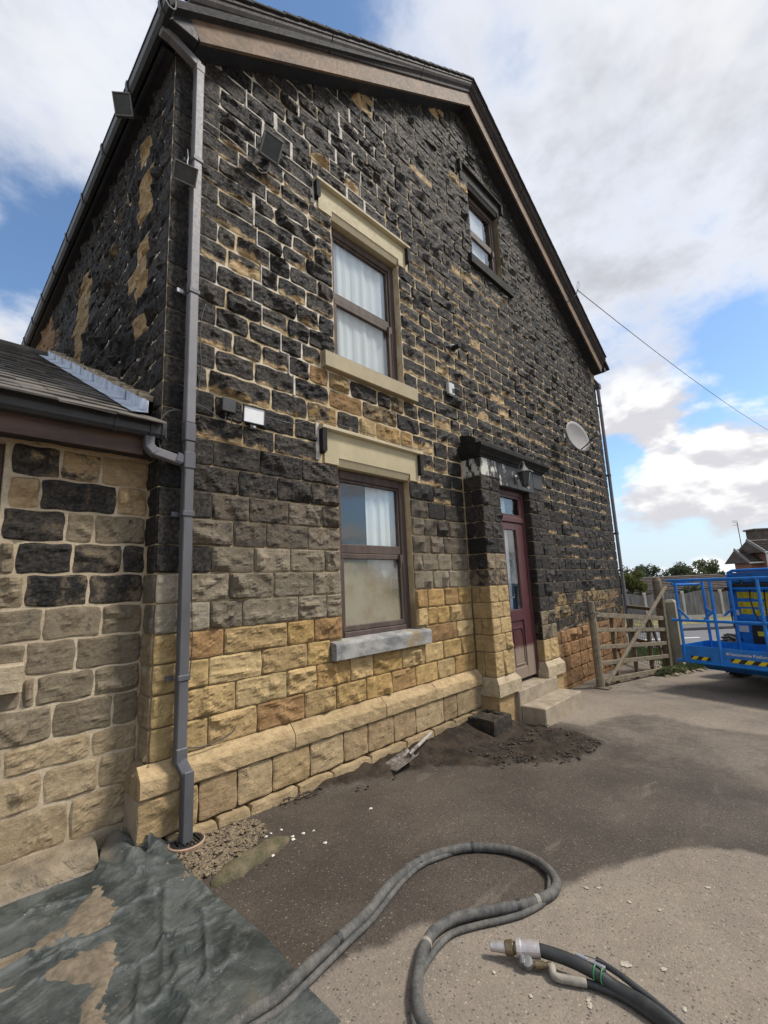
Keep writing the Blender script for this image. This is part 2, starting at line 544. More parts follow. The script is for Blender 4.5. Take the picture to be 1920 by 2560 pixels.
M['sand'] = simple('spent_blasting_grit', (0.165, 0.130, 0.088), 0.95, 0.3, 30, 0.7, 0.004, dirt=0.35)
M['hose'] = simple('grey_rubber_hose', (0.145, 0.140, 0.128), 0.62, 0.3, 26, 0.4, 0.002, dirt=0.35)


def hose_shader(k, pos):
    at = k.n('ShaderNodeAttribute', attribute_name='wear')
    sp = k.n('ShaderNodeSeparateColor', {0: at.outputs['Color']})
    ph = k.math('ADD', k.math('MULTIPLY', sp.outputs[0], 10.0 / 0.028), sp.outputs[1])
    fr = k.math('FRACT', ph)
    line = k.ramp(k.math('ABSOLUTE', k.math('SUBTRACT', fr, 0.5)), 0.10, 0.02)
    na = k.noise(pos, 18, 6, 0.7)
    nb = k.noise(pos, 90, 4, 0.65)
    c = k.mix(k.ramp(na, 0.32, 0.68), (0.060, 0.059, 0.056, 1), (0.125, 0.120, 0.110, 1))
    c = k.mix(k.math('MULTIPLY', line, k.ramp(na, 0.3, 0.6, 0.6, 0.1)), c, (0.05, 0.048, 0.045, 1))
    c = k.mix(k.ramp(nb, 0.58, 0.74, 0, 0.6), c, (0.24, 0.21, 0.165, 1))
    c = k.mix(k.ramp(k.noise(pos, 5, 5, 0.7), 0.55, 0.75, 0, 0.35), c, (0.20, 0.17, 0.13, 1))
    h = k.math('SUBTRACT', k.math('ADD', na, k.math('MULTIPLY', nb, 0.5)), k.math('MULTIPLY', line, 0.6))
    return principled(k, c, 0.8, h, 0.5, 0.003, Specular_IOR_Level=0.3)


M['hose_wrap'] = material('dusty_wrapped_hose', hose_shader)
M['hose_black'] = simple('black_rubber_hose', (0.028, 0.029, 0.029), 0.5, 0.3, 22, 0.3, 0.002, dirt=0.35)
M['hose_pale'] = simple('dusty_pale_tape', (0.27, 0.245, 0.20), 0.8, 0.3, 22, dirt=0.3)
M['tape_green'] = simple('green_tie', (0.03, 0.22, 0.08), 0.5, 0.1)
M['tape_silver'] = simple('silver_tape', (0.36, 0.36, 0.39), 0.35, 0.2, 40, Metallic=0.3)
M['door'] = simple('oxblood_door', (0.078, 0.023, 0.023), 0.5, 0.22, 12, 0.2, 0.001, stretch=(4, 1, 0.5))
M['gate'] = simple('weathered_gate_timber', (0.215, 0.175, 0.120), 0.9, 0.32, 16, 0.7, 0.004, stretch=(1, 1, 1), dirt=0.25)
M['gate_dark'] = simple('old_gate_timber', (0.150, 0.120, 0.075), 0.9, 0.35, 16, 0.7, 0.004, dirt=0.3)
M['fence'] = simple('silver_fence_board', (0.185, 0.175, 0.172), 0.9, 0.4, 4, 0.4, 0.004, stretch=(3, 3, 0.4))
M['wire'] = simple('thin_wire', (0.06, 0.06, 0.06), 0.6, 0.1)
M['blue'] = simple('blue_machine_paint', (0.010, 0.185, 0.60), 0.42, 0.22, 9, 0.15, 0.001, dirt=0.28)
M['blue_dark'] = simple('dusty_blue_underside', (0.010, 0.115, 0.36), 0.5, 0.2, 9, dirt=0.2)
M['yellow'] = simple('yellow_sticker', (0.66, 0.53, 0.02), 0.45, 0.08, 20)
M['white_sticker'] = simple('white_sticker', (0.62, 0.63, 0.64), 0.45, 0.1, 20, dirt=0.12)
M['tyre'] = simple('dusty_tyre', (0.045, 0.044, 0.042), 0.9, 0.3, 20, 0.4, 0.004)
M['brick'] = None
M['white_gloss'] = simple('white_gloss_trim', (0.70, 0.70, 0.70), 0.4, 0.06)
M['house_tile'] = simple('brown_roof_tile', (0.10, 0.078, 0.066), 0.85, 0.35, 3)
M['road'] = simple('grey_asphalt_road', (0.125, 0.125, 0.130), 0.85, 0.15, 1.2, 0.3, 0.01)
M['kerb'] = simple('kerb_stone', (0.10, 0.10, 0.10), 0.9, 0.2, 3)
M['marking'] = simple('white_road_paint', (0.72, 0.72, 0.70), 0.7, 0.08, 4)
M['verge'] = simple('dry_grass_verge', (0.23, 0.165, 0.075), 0.95, 0.4, 4, 0.6, 0.05, col2=(0.075, 0.105, 0.030))
M['room'] = simple('dim_room', (0.10, 0.095, 0.088), 0.9, 0.1)
M['curtain'] = simple('white_net_curtain', (0.93, 0.93, 0.93), 0.9, 0.02, 8)
M['shovel'] = simple('worn_shovel_steel', (0.25, 0.225, 0.205), 0.45, 0.4, 30, 0.4, 0.002, col2=(0.085, 0.065, 0.052), Metallic=0.3)
M['shaft'] = simple('dusty_ash_handle', (0.33, 0.29, 0.255), 0.8, 0.2, 24)
M['bark'] = simple('tree_bark', (0.085, 0.065, 0.045), 0.95, 0.3, 6, 0.8, 0.03)


def leaf_mat(name, a, b, trans=0.25):
    def fn(k, pos):
        r = k.noise(pos, 2.2, 3, 0.6)
        c = k.mix(k.ramp(r, 0.35, 0.65), a, b)
        d = k.n('ShaderNodeBsdfDiffuse', {'Color': c})
        t = k.n('ShaderNodeBsdfTranslucent', {'Color': c})
        mx = k.n('ShaderNodeMixShader', {0: trans})
        k.t.links.new(d.outputs[0], mx.inputs[1])
        k.t.links.new(t.outputs[0], mx.inputs[2])
        return mx.outputs[0]
    return material(name, fn)


M['leaf1'] = leaf_mat('olive_leaf', (0.075, 0.092, 0.030), (0.155, 0.155, 0.060))
M['leaf2'] = leaf_mat('dark_leaf', (0.060, 0.076, 0.045), (0.120, 0.138, 0.080))
M['leaf3'] = leaf_mat('pale_green_leaf', (0.085, 0.110, 0.055), (0.165, 0.185, 0.095))
M['grass'] = leaf_mat('grass_blade', (0.045, 0.085, 0.020), (0.115, 0.150, 0.045))


def glass_shader(dust):
    def fn(k, pos):
        tr = k.n('ShaderNodeBsdfTransparent', {'Color': (0.86, 0.88, 0.88, 1)})
        gl = k.n('ShaderNodeBsdfGlossy', {'Color': (0.95, 0.95, 0.95, 1), 'Roughness': 0.015})
        fr = k.n('ShaderNodeLayerWeight', {'Blend': 0.5})
        f = k.math('ADD', k.math('MULTIPLY', k.math('POWER', fr.outputs['Facing'], 4.0), 0.7), 0.07, clamp=True)
        mx = k.n('ShaderNodeMixShader', {0: f})
        k.t.links.new(tr.outputs[0], mx.inputs[1])
        k.t.links.new(gl.outputs[0], mx.inputs[2])
        if not dust:
            return mx.outputs[0]
        s = k.n('ShaderNodeSeparateXYZ', {0: pos})
        # grit dust blown on the lower sash, clear in the upper right
        g = k.math('ADD', k.math('MULTIPLY', s.outputs[0], -0.55), k.math('MULTIPLY', s.outputs[2], -1.0))
        m = k.ramp(k.math('ADD', g, k.math('MULTIPLY', k.noise(pos, 4, 5, 0.6), 0.5)), -2.32, -1.84, 0.10, 0.93)
        m = k.math('MULTIPLY', m, k.ramp(s.outputs[2], 1.45, 1.22))
        df = k.n('ShaderNodeBsdfDiffuse', {'Color': k.mix(k.ramp(k.noise(pos, 2.5, 5, 0.6), 0.4, 0.65), (0.24, 0.20, 0.135, 1), (0.30, 0.275, 0.205, 1))})
        m2 = k.n('ShaderNodeMixShader', {0: m})
        k.t.links.new(mx.outputs[0], m2.inputs[1])
        k.t.links.new(df.outputs[0], m2.inputs[2])
        return m2.outputs[0]
    return fn


M['glass'] = material('window_glass', glass_shader(False))
M['glass_dust'] = material('dust_coated_glass', glass_shader(True))


def door_dust(k, pos):
    a = k.noise(k.vscale(pos, (4, 1, 0.5)), 12, 6, 0.6)
    c = k.mix(k.ramp(a, 0.3, 0.7), (0.062, 0.018, 0.019, 1), (0.095, 0.030, 0.029, 1))
    s = k.n('ShaderNodeSeparateXYZ', {0: pos})
    # settled grit low down on the door
    d = k.ramp(k.math('ADD', s.outputs[2], k.math('MULTIPLY', k.math('SUBTRACT', k.noise(pos, 5, 5, 0.6), 0.5), 0.16)), 0.19, 0.12, 0.0, 0.9)
    c = k.mix(d, c, (0.235, 0.18, 0.135, 1))
    return principled(k, c, k.ramp(d, 0, 1, 0.42, 0.9), k.math('ADD', a, k.noise(pos, 80, 3, 0.6)), 0.2, 0.001)


M['door_dust'] = material('dusty_oxblood_door', door_dust)


def tarp_shader(k, pos):
    a = k.noise(pos, 3.6, 7, 0.68, dist=0.4)
    b = k.noise(pos, 6.5, 7, 0.7)
    c = k.mix(k.ramp(a, 0.35, 0.66), (0.020, 0.026, 0.024, 1), (0.080, 0.088, 0.082, 1))
    c = k.mix(k.ramp(b, 0.52, 0.76, 0, 0.6), c, (0.19, 0.192, 0.178, 1))
    c = k.mix(k.ramp(k.noise(pos, 2.0, 5, 0.65), 0.58, 0.74, 0, 0.55), c, (0.16, 0.118, 0.07, 1))
    fl = k.math('MULTIPLY', k.ramp(k.noise(pos, 120, 2, 0.6), 0.68, 0.74), k.ramp(k.noise(pos, 4.5, 3, 0.5), 0.48, 0.62))
    c = k.mix(fl, c, (0.42, 0.40, 0.34, 1))
    rid = k.math('ABSOLUTE', k.math('SUBTRACT', k.noise(pos, 4.2, 3, 0.5, dist=0.8), 0.5))
    rid2 = k.math('ABSOLUTE', k.math('SUBTRACT', k.noise(k.vscale(pos, (6, 14, 6)), 1.0, 3, 0.55, dist=0.5), 0.5))
    we = k.n('ShaderNodeTexWave', {'Vector': pos, 'Scale': 130.0, 'Distortion': 0.4})
    h = k.math('ADD', k.math('ADD', k.math('MULTIPLY', k.ramp(rid, 0.06, 0.0, 0, 1, False), 1.1), k.math('MULTIPLY', k.ramp(rid2, 0.07, 0.0, 0, 1, False), 0.6)), k.math('ADD', k.math('MULTIPLY', k.noise(pos, 16, 4, 0.65), 0.8), k.math('MULTIPLY', we.outputs[1], 0.03)))
    return principled(k, c, k.ramp(a, 0.3, 0.7, 0.50, 0.75), h, 0.34, 0.008)


M['tarp'] = material('green_woven_tarpaulin', tarp_shader)


def brick_shader(k, pos):
    s = k.n('ShaderNodeSeparateXYZ', {0: pos})
    u = k.n('ShaderNodeCombineXYZ', {0: k.math('ADD', s.outputs[0], s.outputs[1]), 1: s.outputs[2], 2: 0.0}).outputs[0]
    b = k.n('ShaderNodeTexBrick', {'Vector': u, 'Color1': (0.30, 0.095, 0.055, 1), 'Color2': (0.22, 0.075, 0.045, 1), 'Mortar': (0.30, 0.24, 0.19, 1),
                                   'Scale': 1.0, 'Mortar Size': 0.012, 'Brick Width': 0.30, 'Row Height': 0.10})
    return principled(k, b.outputs[0], 0.9)


M['brick'] = material('red_brick', brick_shader)


def ground_shader(k, pos):
    at = k.n('ShaderNodeAttribute', attribute_name='wear')
    sp = k.n('ShaderNodeSeparateColor', {0: at.outputs['Color']})
    wet, mud, grs = sp.outputs[0], sp.outputs[1], sp.outputs[2]
    lo = k.noise(pos, 1.3, 6, 0.6)
    md = k.noise(pos, 12, 5, 0.6)
    hi = k.noise(pos, 150, 3, 0.65)
    vo = k.n('ShaderNodeTexVoronoi', {'Vector': pos, 'Scale': 120.0})
    vr = k.n('ShaderNodeSeparateColor', {0: vo.outputs['Color']})
    dry = k.mix(k.ramp(lo, 0.3, 0.7), (0.205, 0.172, 0.140, 1), (0.265, 0.225, 0.182, 1))
    dry = k.mix(k.ramp(vr.outputs[0], 0.0, 1.0, 0.0, 0.42, False), dry, (0.115, 0.096, 0.077, 1))
    dry = k.mix(k.ramp(md, 0.45, 0.75, 0, 0.35), dry, (0.30, 0.245, 0.185, 1))
    wetc = k.mix(k.ramp(lo, 0.3, 0.7), (0.058, 0.046, 0.036, 1), (0.100, 0.081, 0.064, 1))
    wetc = k.mix(k.ramp(vr.outputs[0], 0.2, 1.0, 0.0, 0.45, False), wetc, (0.030, 0.025, 0.021, 1))
    wn = k.ramp(k.math('ADD', wet, k.math('MULTIPLY', k.math('SUBTRACT', md, 0.5), 0.45)), 0.25, 0.75)
    # brushed dry streaks inside the damp area
    st = k.noise(k.vscale(pos, (1.0, 3.0, 1)), 1.6, 5, 0.6)
    wn = k.math('MULTIPLY', wn, k.ramp(st, 0.60, 0.80, 1.0, 0.45))
    c = k.mix(wn, dry, wetc)
    sil = k.mix(k.ramp(k.noise(pos, 7, 7, 0.7), 0.35, 0.7), (0.017, 0.0125, 0.009, 1), (0.052, 0.038, 0.026, 1))
    mm = k.ramp(k.math('ADD', mud, k.math('MULTIPLY', k.math('SUBTRACT', md, 0.5), 0.8)), 0.3, 0.7)
    c = k.mix(mm, c, sil)
    # pale chippings
    big = k.n('ShaderNodeTexVoronoi', {'Vector': pos, 'Scale': 62.0})
    br = k.n('ShaderNodeSeparateColor', {0: big.outputs['Color']})
    chip = k.math('MULTIPLY', k.ramp(br.outputs[1], 0.90, 0.93), k.ramp(big.outputs['Distance'], 0.36, 0.24))
    sm = k.math('MULTIPLY', k.ramp(vr.outputs[1], 0.86, 0.90), k.ramp(vo.outputs['Distance'], 0.40, 0.22))
    c = k.mix(k.math('MULTIPLY', k.math('MAXIMUM', chip, sm), k.math('MULTIPLY', k.ramp(mm, 0.0, 1.0, 0.60, 0.12), k.ramp(wn, 0, 1, 1.0, 0.55))), c, (0.40, 0.345, 0.26, 1))
    c = k.mix(k.math('MULTIPLY', k.ramp(vr.outputs[2], 0.955, 0.97), 0.55), c, (0.022, 0.02, 0.018, 1))
    dr = k.math('MULTIPLY', k.ramp(k.noise(k.vscale(pos, (0.9, 2.6, 1)), 1.4, 6, 0.65), 0.52, 0.78), 0.16)
    c = k.mix(dr, c, (0.24, 0.19, 0.135, 1))
    oil = k.math('MULTIPLY', k.ramp(k.noise(pos, 0.9, 5, 0.7), 0.60, 0.70), 0.45)
    c = k.mix(oil, c, (0.06, 0.05, 0.042, 1))
    gc = k.mix(k.ramp(md, 0.3, 0.7), (0.045, 0.065, 0.018, 1), (0.105, 0.110, 0.045, 1))
    c = k.mix(grs, c, gc)
    h = k.math('ADD', k.math('MULTIPLY', hi, 0.7), k.math('MULTIPLY', vo.outputs['Distance'], -0.5))
    rg = k.math('MAXIMUM', k.ramp(wn, 0, 1, 0.95, 0.70), mm)
    return principled(k, c, rg, h, 0.55, 0.006, Specular_IOR_Level=0.25)


M['ground'] = material('driveway_tarmac', ground_shader)

# ------------------------------------------------------------------ numeric noise for terrain and cloth
def vnoise(x, y, scale, seed):
    g = np.random.default_rng(seed).random((64, 64))
    xs, ys = np.asarray(x) * scale + 200.3, np.asarray(y) * scale + 200.7
    xi, yi = np.floor(xs).astype(int), np.floor(ys).astype(int)
    fx, fy = xs - xi, ys - yi
    fx, fy = fx * fx * (3 - 2 * fx), fy * fy * (3 - 2 * fy)
    a, b = g[xi % 64, yi % 64], g[(xi + 1) % 64, yi % 64]
    c, d = g[xi % 64, (yi + 1) % 64], g[(xi + 1) % 64, (yi + 1) % 64]
    return (a * (1 - fx) + b * fx) * (1 - fy) + (c * (1 - fx) + d * fx) * fy


def fbm(x, y, scale, seed, o=4):
    s, a, t = 0, 0.5, 0
    for i in range(o):
        s = s + a * vnoise(x, y, scale * 2 ** i, seed + i)
        t += a
        a *= 0.5
    return s / t


def sdist(poly, X, Y):
    """signed distance, positive inside"""
    P = np.asarray(poly, float)
    best = np.full(X.shape, 1e9)
    inside = np.zeros(X.shape, bool)
    for i in range(len(P)):
        a, b = P[i], P[(i + 1) % len(P)]
        d = b - a
        t = np.clip(((X - a[0]) * d[0] + (Y - a[1]) * d[1]) / (d @ d + 1e-12), 0, 1)
        best = np.minimum(best, np.hypot(X - a[0] - t * d[0], Y - a[1] - t * d[1]))
        c = (a[1] > Y) != (b[1] > Y)
        xx = a[0] + (Y - a[1]) * d[0] / (d[1] if abs(d[1]) > 1e-12 else 1e-12)
        inside ^= c & (X < xx)
    return np.where(inside, best, -best)


def sstep(x, a, b):
    t = np.clip((x - a) / (b - a), 0, 1)
    return t * t * (3 - 2 * t)


# ------------------------------------------------------------------ ground
def spaced(lo, hi, step, far):
    core = list(np.arange(lo, hi, step))
    s, v, up = step, hi, []
    while v < far:
        up.append(v)
        s *= 1.22
        v += s
    s, v, dn = step, lo - step, []
    while v > -far:
        dn.append(v)
        s *= 1.22
        v -= s
    return np.array(dn[::-1] + core + up)


WET = [(-0.3, -1.50), (0.074, -1.53), (0.209, -1.56), (0.413, -1.62), (0.606, -1.69), (0.81, -1.82), (1.037, -1.93), (1.254, -2.014), (1.475, -2.03),
       (1.69, -2.075), (1.90, -2.19), (2.13, -2.31), (2.27, -2.46), (2.34, -2.61), (2.36, -2.75), (2.6, -3.3), (5.6, -3.4), (5.25, -2.5), (5.17, -2.0),
       (5.35, -1.63), (5.33, -1.26), (5.0, -1.02), (4.45, -0.91), (4.40, -0.66), (4.12, -0.60), (4.0, 0.3), (-0.3, 0.3)]
MUDP = [(2.2, 0.2), (3.2, 0.2), (3.87, 0.2), (4.09, -0.62), (4.20, -0.90), (4.07, -1.15), (3.95, -1.37), (3.4, -1.38), (2.95, -1.15), (2.45, -0.75), (2.2, -0.45), (1.6, -0.30), (1.2, -0.16), (1.2, 0.2)]


def ground_h(x, y):
    x, y = np.asarray(x, float), np.asarray(y, float)
    xc = np.maximum(x, -4.0)
    z = np.where(xc < 4.3, -0.475 - 0.043 * xc, -0.66 - 0.015 * (xc - 4.3))
    t = (x * 0.718 + y * 0.696)                         # falls away to the road beyond the house
    z = z - sstep(x - 0.1 * y, 10.6, 15.5) * (1.42 + z)
    near = sstep(np.hypot(x - 2, y + 1), 9.0, 6.0)
    z = z + near * (fbm(x, y, 1.5, 3) - 0.5) * 0.02
    return z


gx = spaced(-1.6, 6.0, 0.034, 420)
gy = spaced(-3.5, 0.3, 0.034, 420)
GX, GY = np.meshgrid(gx, gy, indexing='ij')
GZ = ground_h(GX, GY)
wsd = sdist(WET, GX, GY) + 0.16 * (fbm(GX, GY, 2.2, 61) - 0.5) + 0.10 * (fbm(GX, GY, 8, 63) - 0.5)
wet = sstep(wsd, -0.09, 0.10)
wet = wet * (1 - 0.42 * sstep(GX - 0.5 * (GY + 2), 2.9, 4.3)) * (0.62 + 0.55 * fbm(GX, GY, 2.0, 21))
mud = sstep(sdist(MUDP, GX, GY), -0.10, 0.16)
lump = fbm(GX, GY, 9, 31, 4)
GZ = GZ + mud * (0.012 + 0.075 * (lump - 0.42)) + mud * 0.05 * sstep(GY, -0.5, -0.05)
GZ = GZ + 0.05 * sstep(np.hypot((GX - 3.35) / 1.3, (GY + 0.1) / 0.5), 1.0, 0.2)
grs = np.maximum(sstep(sdist([(8.3, -0.8), (8.7, -1.02), (9.15, -1.32), (9.6, -1.5), (11, -2.1), (12.5, -3.5), (14, -8), (40, -8), (40, 20), (9.7, 20), (9.7, -0.6)], GX, GY), -0.05, 0.12),
                 sstep(np.hypot(GX, GY), 30, 45))
ni, nj = GX.shape
idx = np.arange(ni * nj).reshape(ni, nj)
F = np.stack([idx[:-1, :-1], idx[1:, :-1], idx[1:, 1:], idx[:-1, 1:]], -1).reshape(-1, 4)
wear = np.stack([wet, mud, grs, np.ones_like(wet)], -1).reshape(-1, 4)
g_o = mesh_obj('ground', np.stack([GX, GY, GZ], -1).reshape(-1, 3), F, M['ground'], None, True, (0, 0, 0), {'wear': wear})
tag(g_o, kind='structure')

# ------------------------------------------------------------------ stones
STONES = []      # rock faced blocks of the big house


def rock(O, U, V, Nn, w, h, bulge, seed, tint, soot=0.0, ero=0.0, cell=0.022, skirt=0.03, gap=0.005, flat=False, jit=0.003, rc=0.010):
    """one pitch-faced block; O lower left corner, U along, V up, Nn outwards"""
    r = np.random.default_rng(seed)
    O, U, V, Nn = (np.asarray(t, float) for t in (O, U, V, Nn))
    w2, h2 = w - 2 * gap, h - 2 * gap
    nu = int(max(4, min(26, round(w2 / cell))))
    nv = int(max(4, min(16, round(h2 / cell))))
    su = np.linspace(0, 1, nu + 1)
    sv = np.linspace(0, 1, nv + 1)
    # pull the outermost rings together so the arris is crisp
    su = su.copy(); sv = sv.copy()
    su[1] = min(su[1], 0.012 / w2 if w2 > 0.05 else su[1]); su[-2] = 1 - su[1]
    sv[1] = min(sv[1], 0.012 / h2 if h2 > 0.05 else sv[1]); sv[-2] = 1 - sv[1]
    A, B = np.meshgrid(su, sv, indexing='ij')
    a, b = A * w2, B * h2
    e = np.minimum(np.minimum(a, w2 - a), np.minimum(b, h2 - b))
    f = np.full(A.shape, bulge * 1.05)
    for i in range(6 if not flat else 2):
        th = r.uniform(0, 2 * math.pi)
        g = r.uniform(0.15, 0.85)
        f = np.minimum(f, bulge * r.uniform(0.45, 1.1) + g * ((a - w2 * r.uniform(.2, .8)) * math.cos(th) + (b - h2 * r.uniform(.2, .8)) * math.sin(th)))
    f = np.maximum(f, bulge * 0.10)
    hh = np.minimum(e * r.uniform(1.0, 2.4), f)
    det = np.zeros(A.shape)
    for i in range(6):
        th = r.uniform(0, 2 * math.pi)
        k = r.uniform(18, 75)
        det += np.sin(k * (a * math.cos(th) + 1.6 * b * math.sin(th)) + r.uniform(0, 7)) * (30 / k)
    det += r.normal(0, 0.5, A.shape)
    hh = hh + det * bulge * 0.11 * np.clip(e / 0.02, 0, 1)
    if ero > 0.25:
        hh = hh - (ero - 0.2) * 0.032 * sstep(B, 0.62, 0.12) * (0.5 + 0.5 * np.sin(a * 31 + seed)) * np.clip(e / 0.015, 0, 1)
    hh = np.maximum(hh, 0.0025)
    hh = np.where(e <= 1e-6, 0, hh)
    # rounded corners and slightly wandering edges
    cu, cv = np.minimum(a, w2 - a), np.minimum(b, h2 - b)
    pull = np.clip(1 - cu / 0.03, 0, 1) * np.clip(1 - cv / 0.03, 0, 1) * rc
    wob = jit * np.sin(a * r.uniform(20, 40) + seed) * np.clip(1 - cv / 0.03, 0, 1)
    wob2 = jit * np.sin(b * r.uniform(25, 45) + seed * 2) * np.clip(1 - cu / 0.03, 0, 1)
    a = a + np.where(A < 0.5, 1, -1) * pull + wob2 + gap
    b = b + np.where(B < 0.5, 1, -1) * pull + wob + gap
    P = O + a[..., None] * U + b[..., None] * V + hh[..., None] * Nn
    n = (nu + 1) * (nv + 1)
    P = P.reshape(-1, 3)
    ix = np.arange(n).reshape(nu + 1, nv + 1)
    Fq = np.stack([ix[:-1, :-1], ix[1:, :-1], ix[1:, 1:], ix[:-1, 1:]], -1).reshape(-1, 4)
    if np.dot(np.cross(U, V), Nn) < 0:
        Fq = Fq[:, ::-1]
    ring = list(ix[:, 0]) + list(ix[-1, 1:]) + list(ix[-2::-1, -1]) + list(ix[0, -2:0:-1])
    back = P[ring] - Nn * skirt
    m = len(ring)
    sk = [(ring[i], n + i, n + (i + 1) % m, ring[(i + 1) % m]) for i in range(m)]
    if np.dot(np.cross(U, V), Nn) < 0:
        sk = [q[::-1] for q in sk]
    P = np.vstack([P, back])
    Fq = np.vstack([Fq, np.array(sk)])
    B = np.concatenate([B.ravel(), B.ravel()[ring]])
    rnd = r.random()
    tt = np.tile(np.array([*tint, rnd]), (len(P), 1))
    ww = np.stack([np.full(len(P), soot), np.full(len(P), ero), B, np.ones(len(P))], -1)
    return dict(v=P, f=Fq, tint=tt, wear=ww)


def proj_size(v):
    d = v - np.array(CAM_POS)
    z = d @ np.array(CAM_F)
    if z.min() < 0.1:
        return 0
    x, y = d @ np.array(CAM_R) / z, d @ np.array(CAM_U) / z
    if x.max() < -0.86 or x.min() > 0.86 or y.max() < -1.15 or y.min() > 1.15:
        return 0
    return float((x.max() - x.min()) * (y.max() - y.min()))


def join(items):
    V, Fq, T, Wr, k = [], [], [], [], 0
    for s in items:
        V.append(s['v']); Fq.append(s['f'] + k); T.append(s['tint']); Wr.append(s['wear'])
        k += len(s['v'])
    return dict(v=np.vstack(V), f=np.vstack(Fq), tint=np.vstack(T), wear=np.vstack(Wr))


def place(s, name, parent, mat='stone'):
    return mesh_obj(name, s['v'], s['f'], M[mat], parent, False, None, {'tint': s['tint'], 'wear': s['wear']})


HOUSE = empty('stone_house', (0, 0, gz(0)), 'tall blackened sandstone house with half-cleaned gable wall and brown bargeboards', 'house')

ZC = [0, .20, .40, .59, .78, .98, 1.18, 1.375, 1.575, 1.775, 1.98, 2.18, 2.36, 2.555, 2.755, 2.945, 3.13, 3.31, 3.50, 3.695, 3.88, 4.06, 4.235, 4.40, 4.56,
      4.72, 4.88, 5.05, 5.22, 5.42, 5.61, 5.80, 5.97, 6.15, 6.33, 6.52, 6.70, 6.88, 7.07, 7.25, 7.40, 7.55, 7.73, 7.91, 8.09, 8.27, 8.45, 8.63, 8.81, 8.99]
JOINTS = {10: [0.381, 0.777, 1.194, 3.071, 3.421], 9: [0.59, 0.94, 1.287, 2.961, 3.278], 8: [0.378, 0.683, 1.049, 1.411, 2.858, 3.103, 3.343],
          7: [0.551, 0.835, 1.247, 2.96, 3.212], 6: [0.377, 0.724, 1.065, 1.427, 2.796, 3.077, 3.349], 5: [0.523, 0.903, 1.298, 2.974, 3.27],
          4: [0.372, 0.63, 1.138, 1.438, 2.859, 3.161, 3.438], 3: [0.486, 1.028, 1.297, 2.84, 3.006, 3.235], 2: [0.306, 0.794, 1.221, 3.362],
          1: [0.582, 1.018, 1.313, 1.688, 1.976, 2.387, 2.744, 3.078, 3.424], 0: [0.384, 0.755, 1.185, 1.519, 1.881, 2.215, 2.581, 2.952, 3.278],
          11: [0.621, 0.909], 12: [0.625, 1.116], 13: [0.326, 0.882, 1.258], 14: [0.342, 0.722, 1.116], 15: [0.527, 0.793, 1.062, 1.292],
          16: [0.275, 0.666, 0.978, 1.21], 17: [0.463, 0.787, 1.053, 1.293], 18: [0.284, 0.697, 1.151, 1.415], 19: [0.467, 0.781, 0.958, 1.266],
          20: [0.349, 0.543, 0.863, 1.085, 1.409]}
WALL_X1 = 9.42
APEX = (4.40, 8.55)
RAKE_L = (0.115, 5.43)
RAKE_R = (9.31, 5.63)


def rake(x):
    """underside of the verge"""
    if x < APEX[0]:
        return RAKE_L[1] + (x - RAKE_L[0]) * (APEX[1] - RAKE_L[1]) / (APEX[0] - RAKE_L[0])
    return APEX[1] + (x - APEX[0]) * (RAKE_R[1] - APEX[1]) / (RAKE_R[0] - APEX[0])


OPEN = [(1.61, 2.65, .57, 2.18), (1.465, 2.79, .40, .59), (1.385, 2.845, 2.18, 2.555), (1.43, 2.81, 3.13, 3.31), (1.61, 2.65, 3.31, 4.88), (1.38, 2.835, 4.88, 5.22),
        (4.30, 5.60, 5.80, 5.97), (4.45, 5.37, 5.97, 7.25), (4.19, 5.50, 7.25, 7.55), (3.70, 5.49, -1.0, 2.94)]
HOLES = [(1.61, 2.65, .50, 2.25), (1.61, 2.65, 3.25, 4.95), (4.45, 5.37, 5.9, 7.3), (4.10, 5.05, -.6, 2.40)]


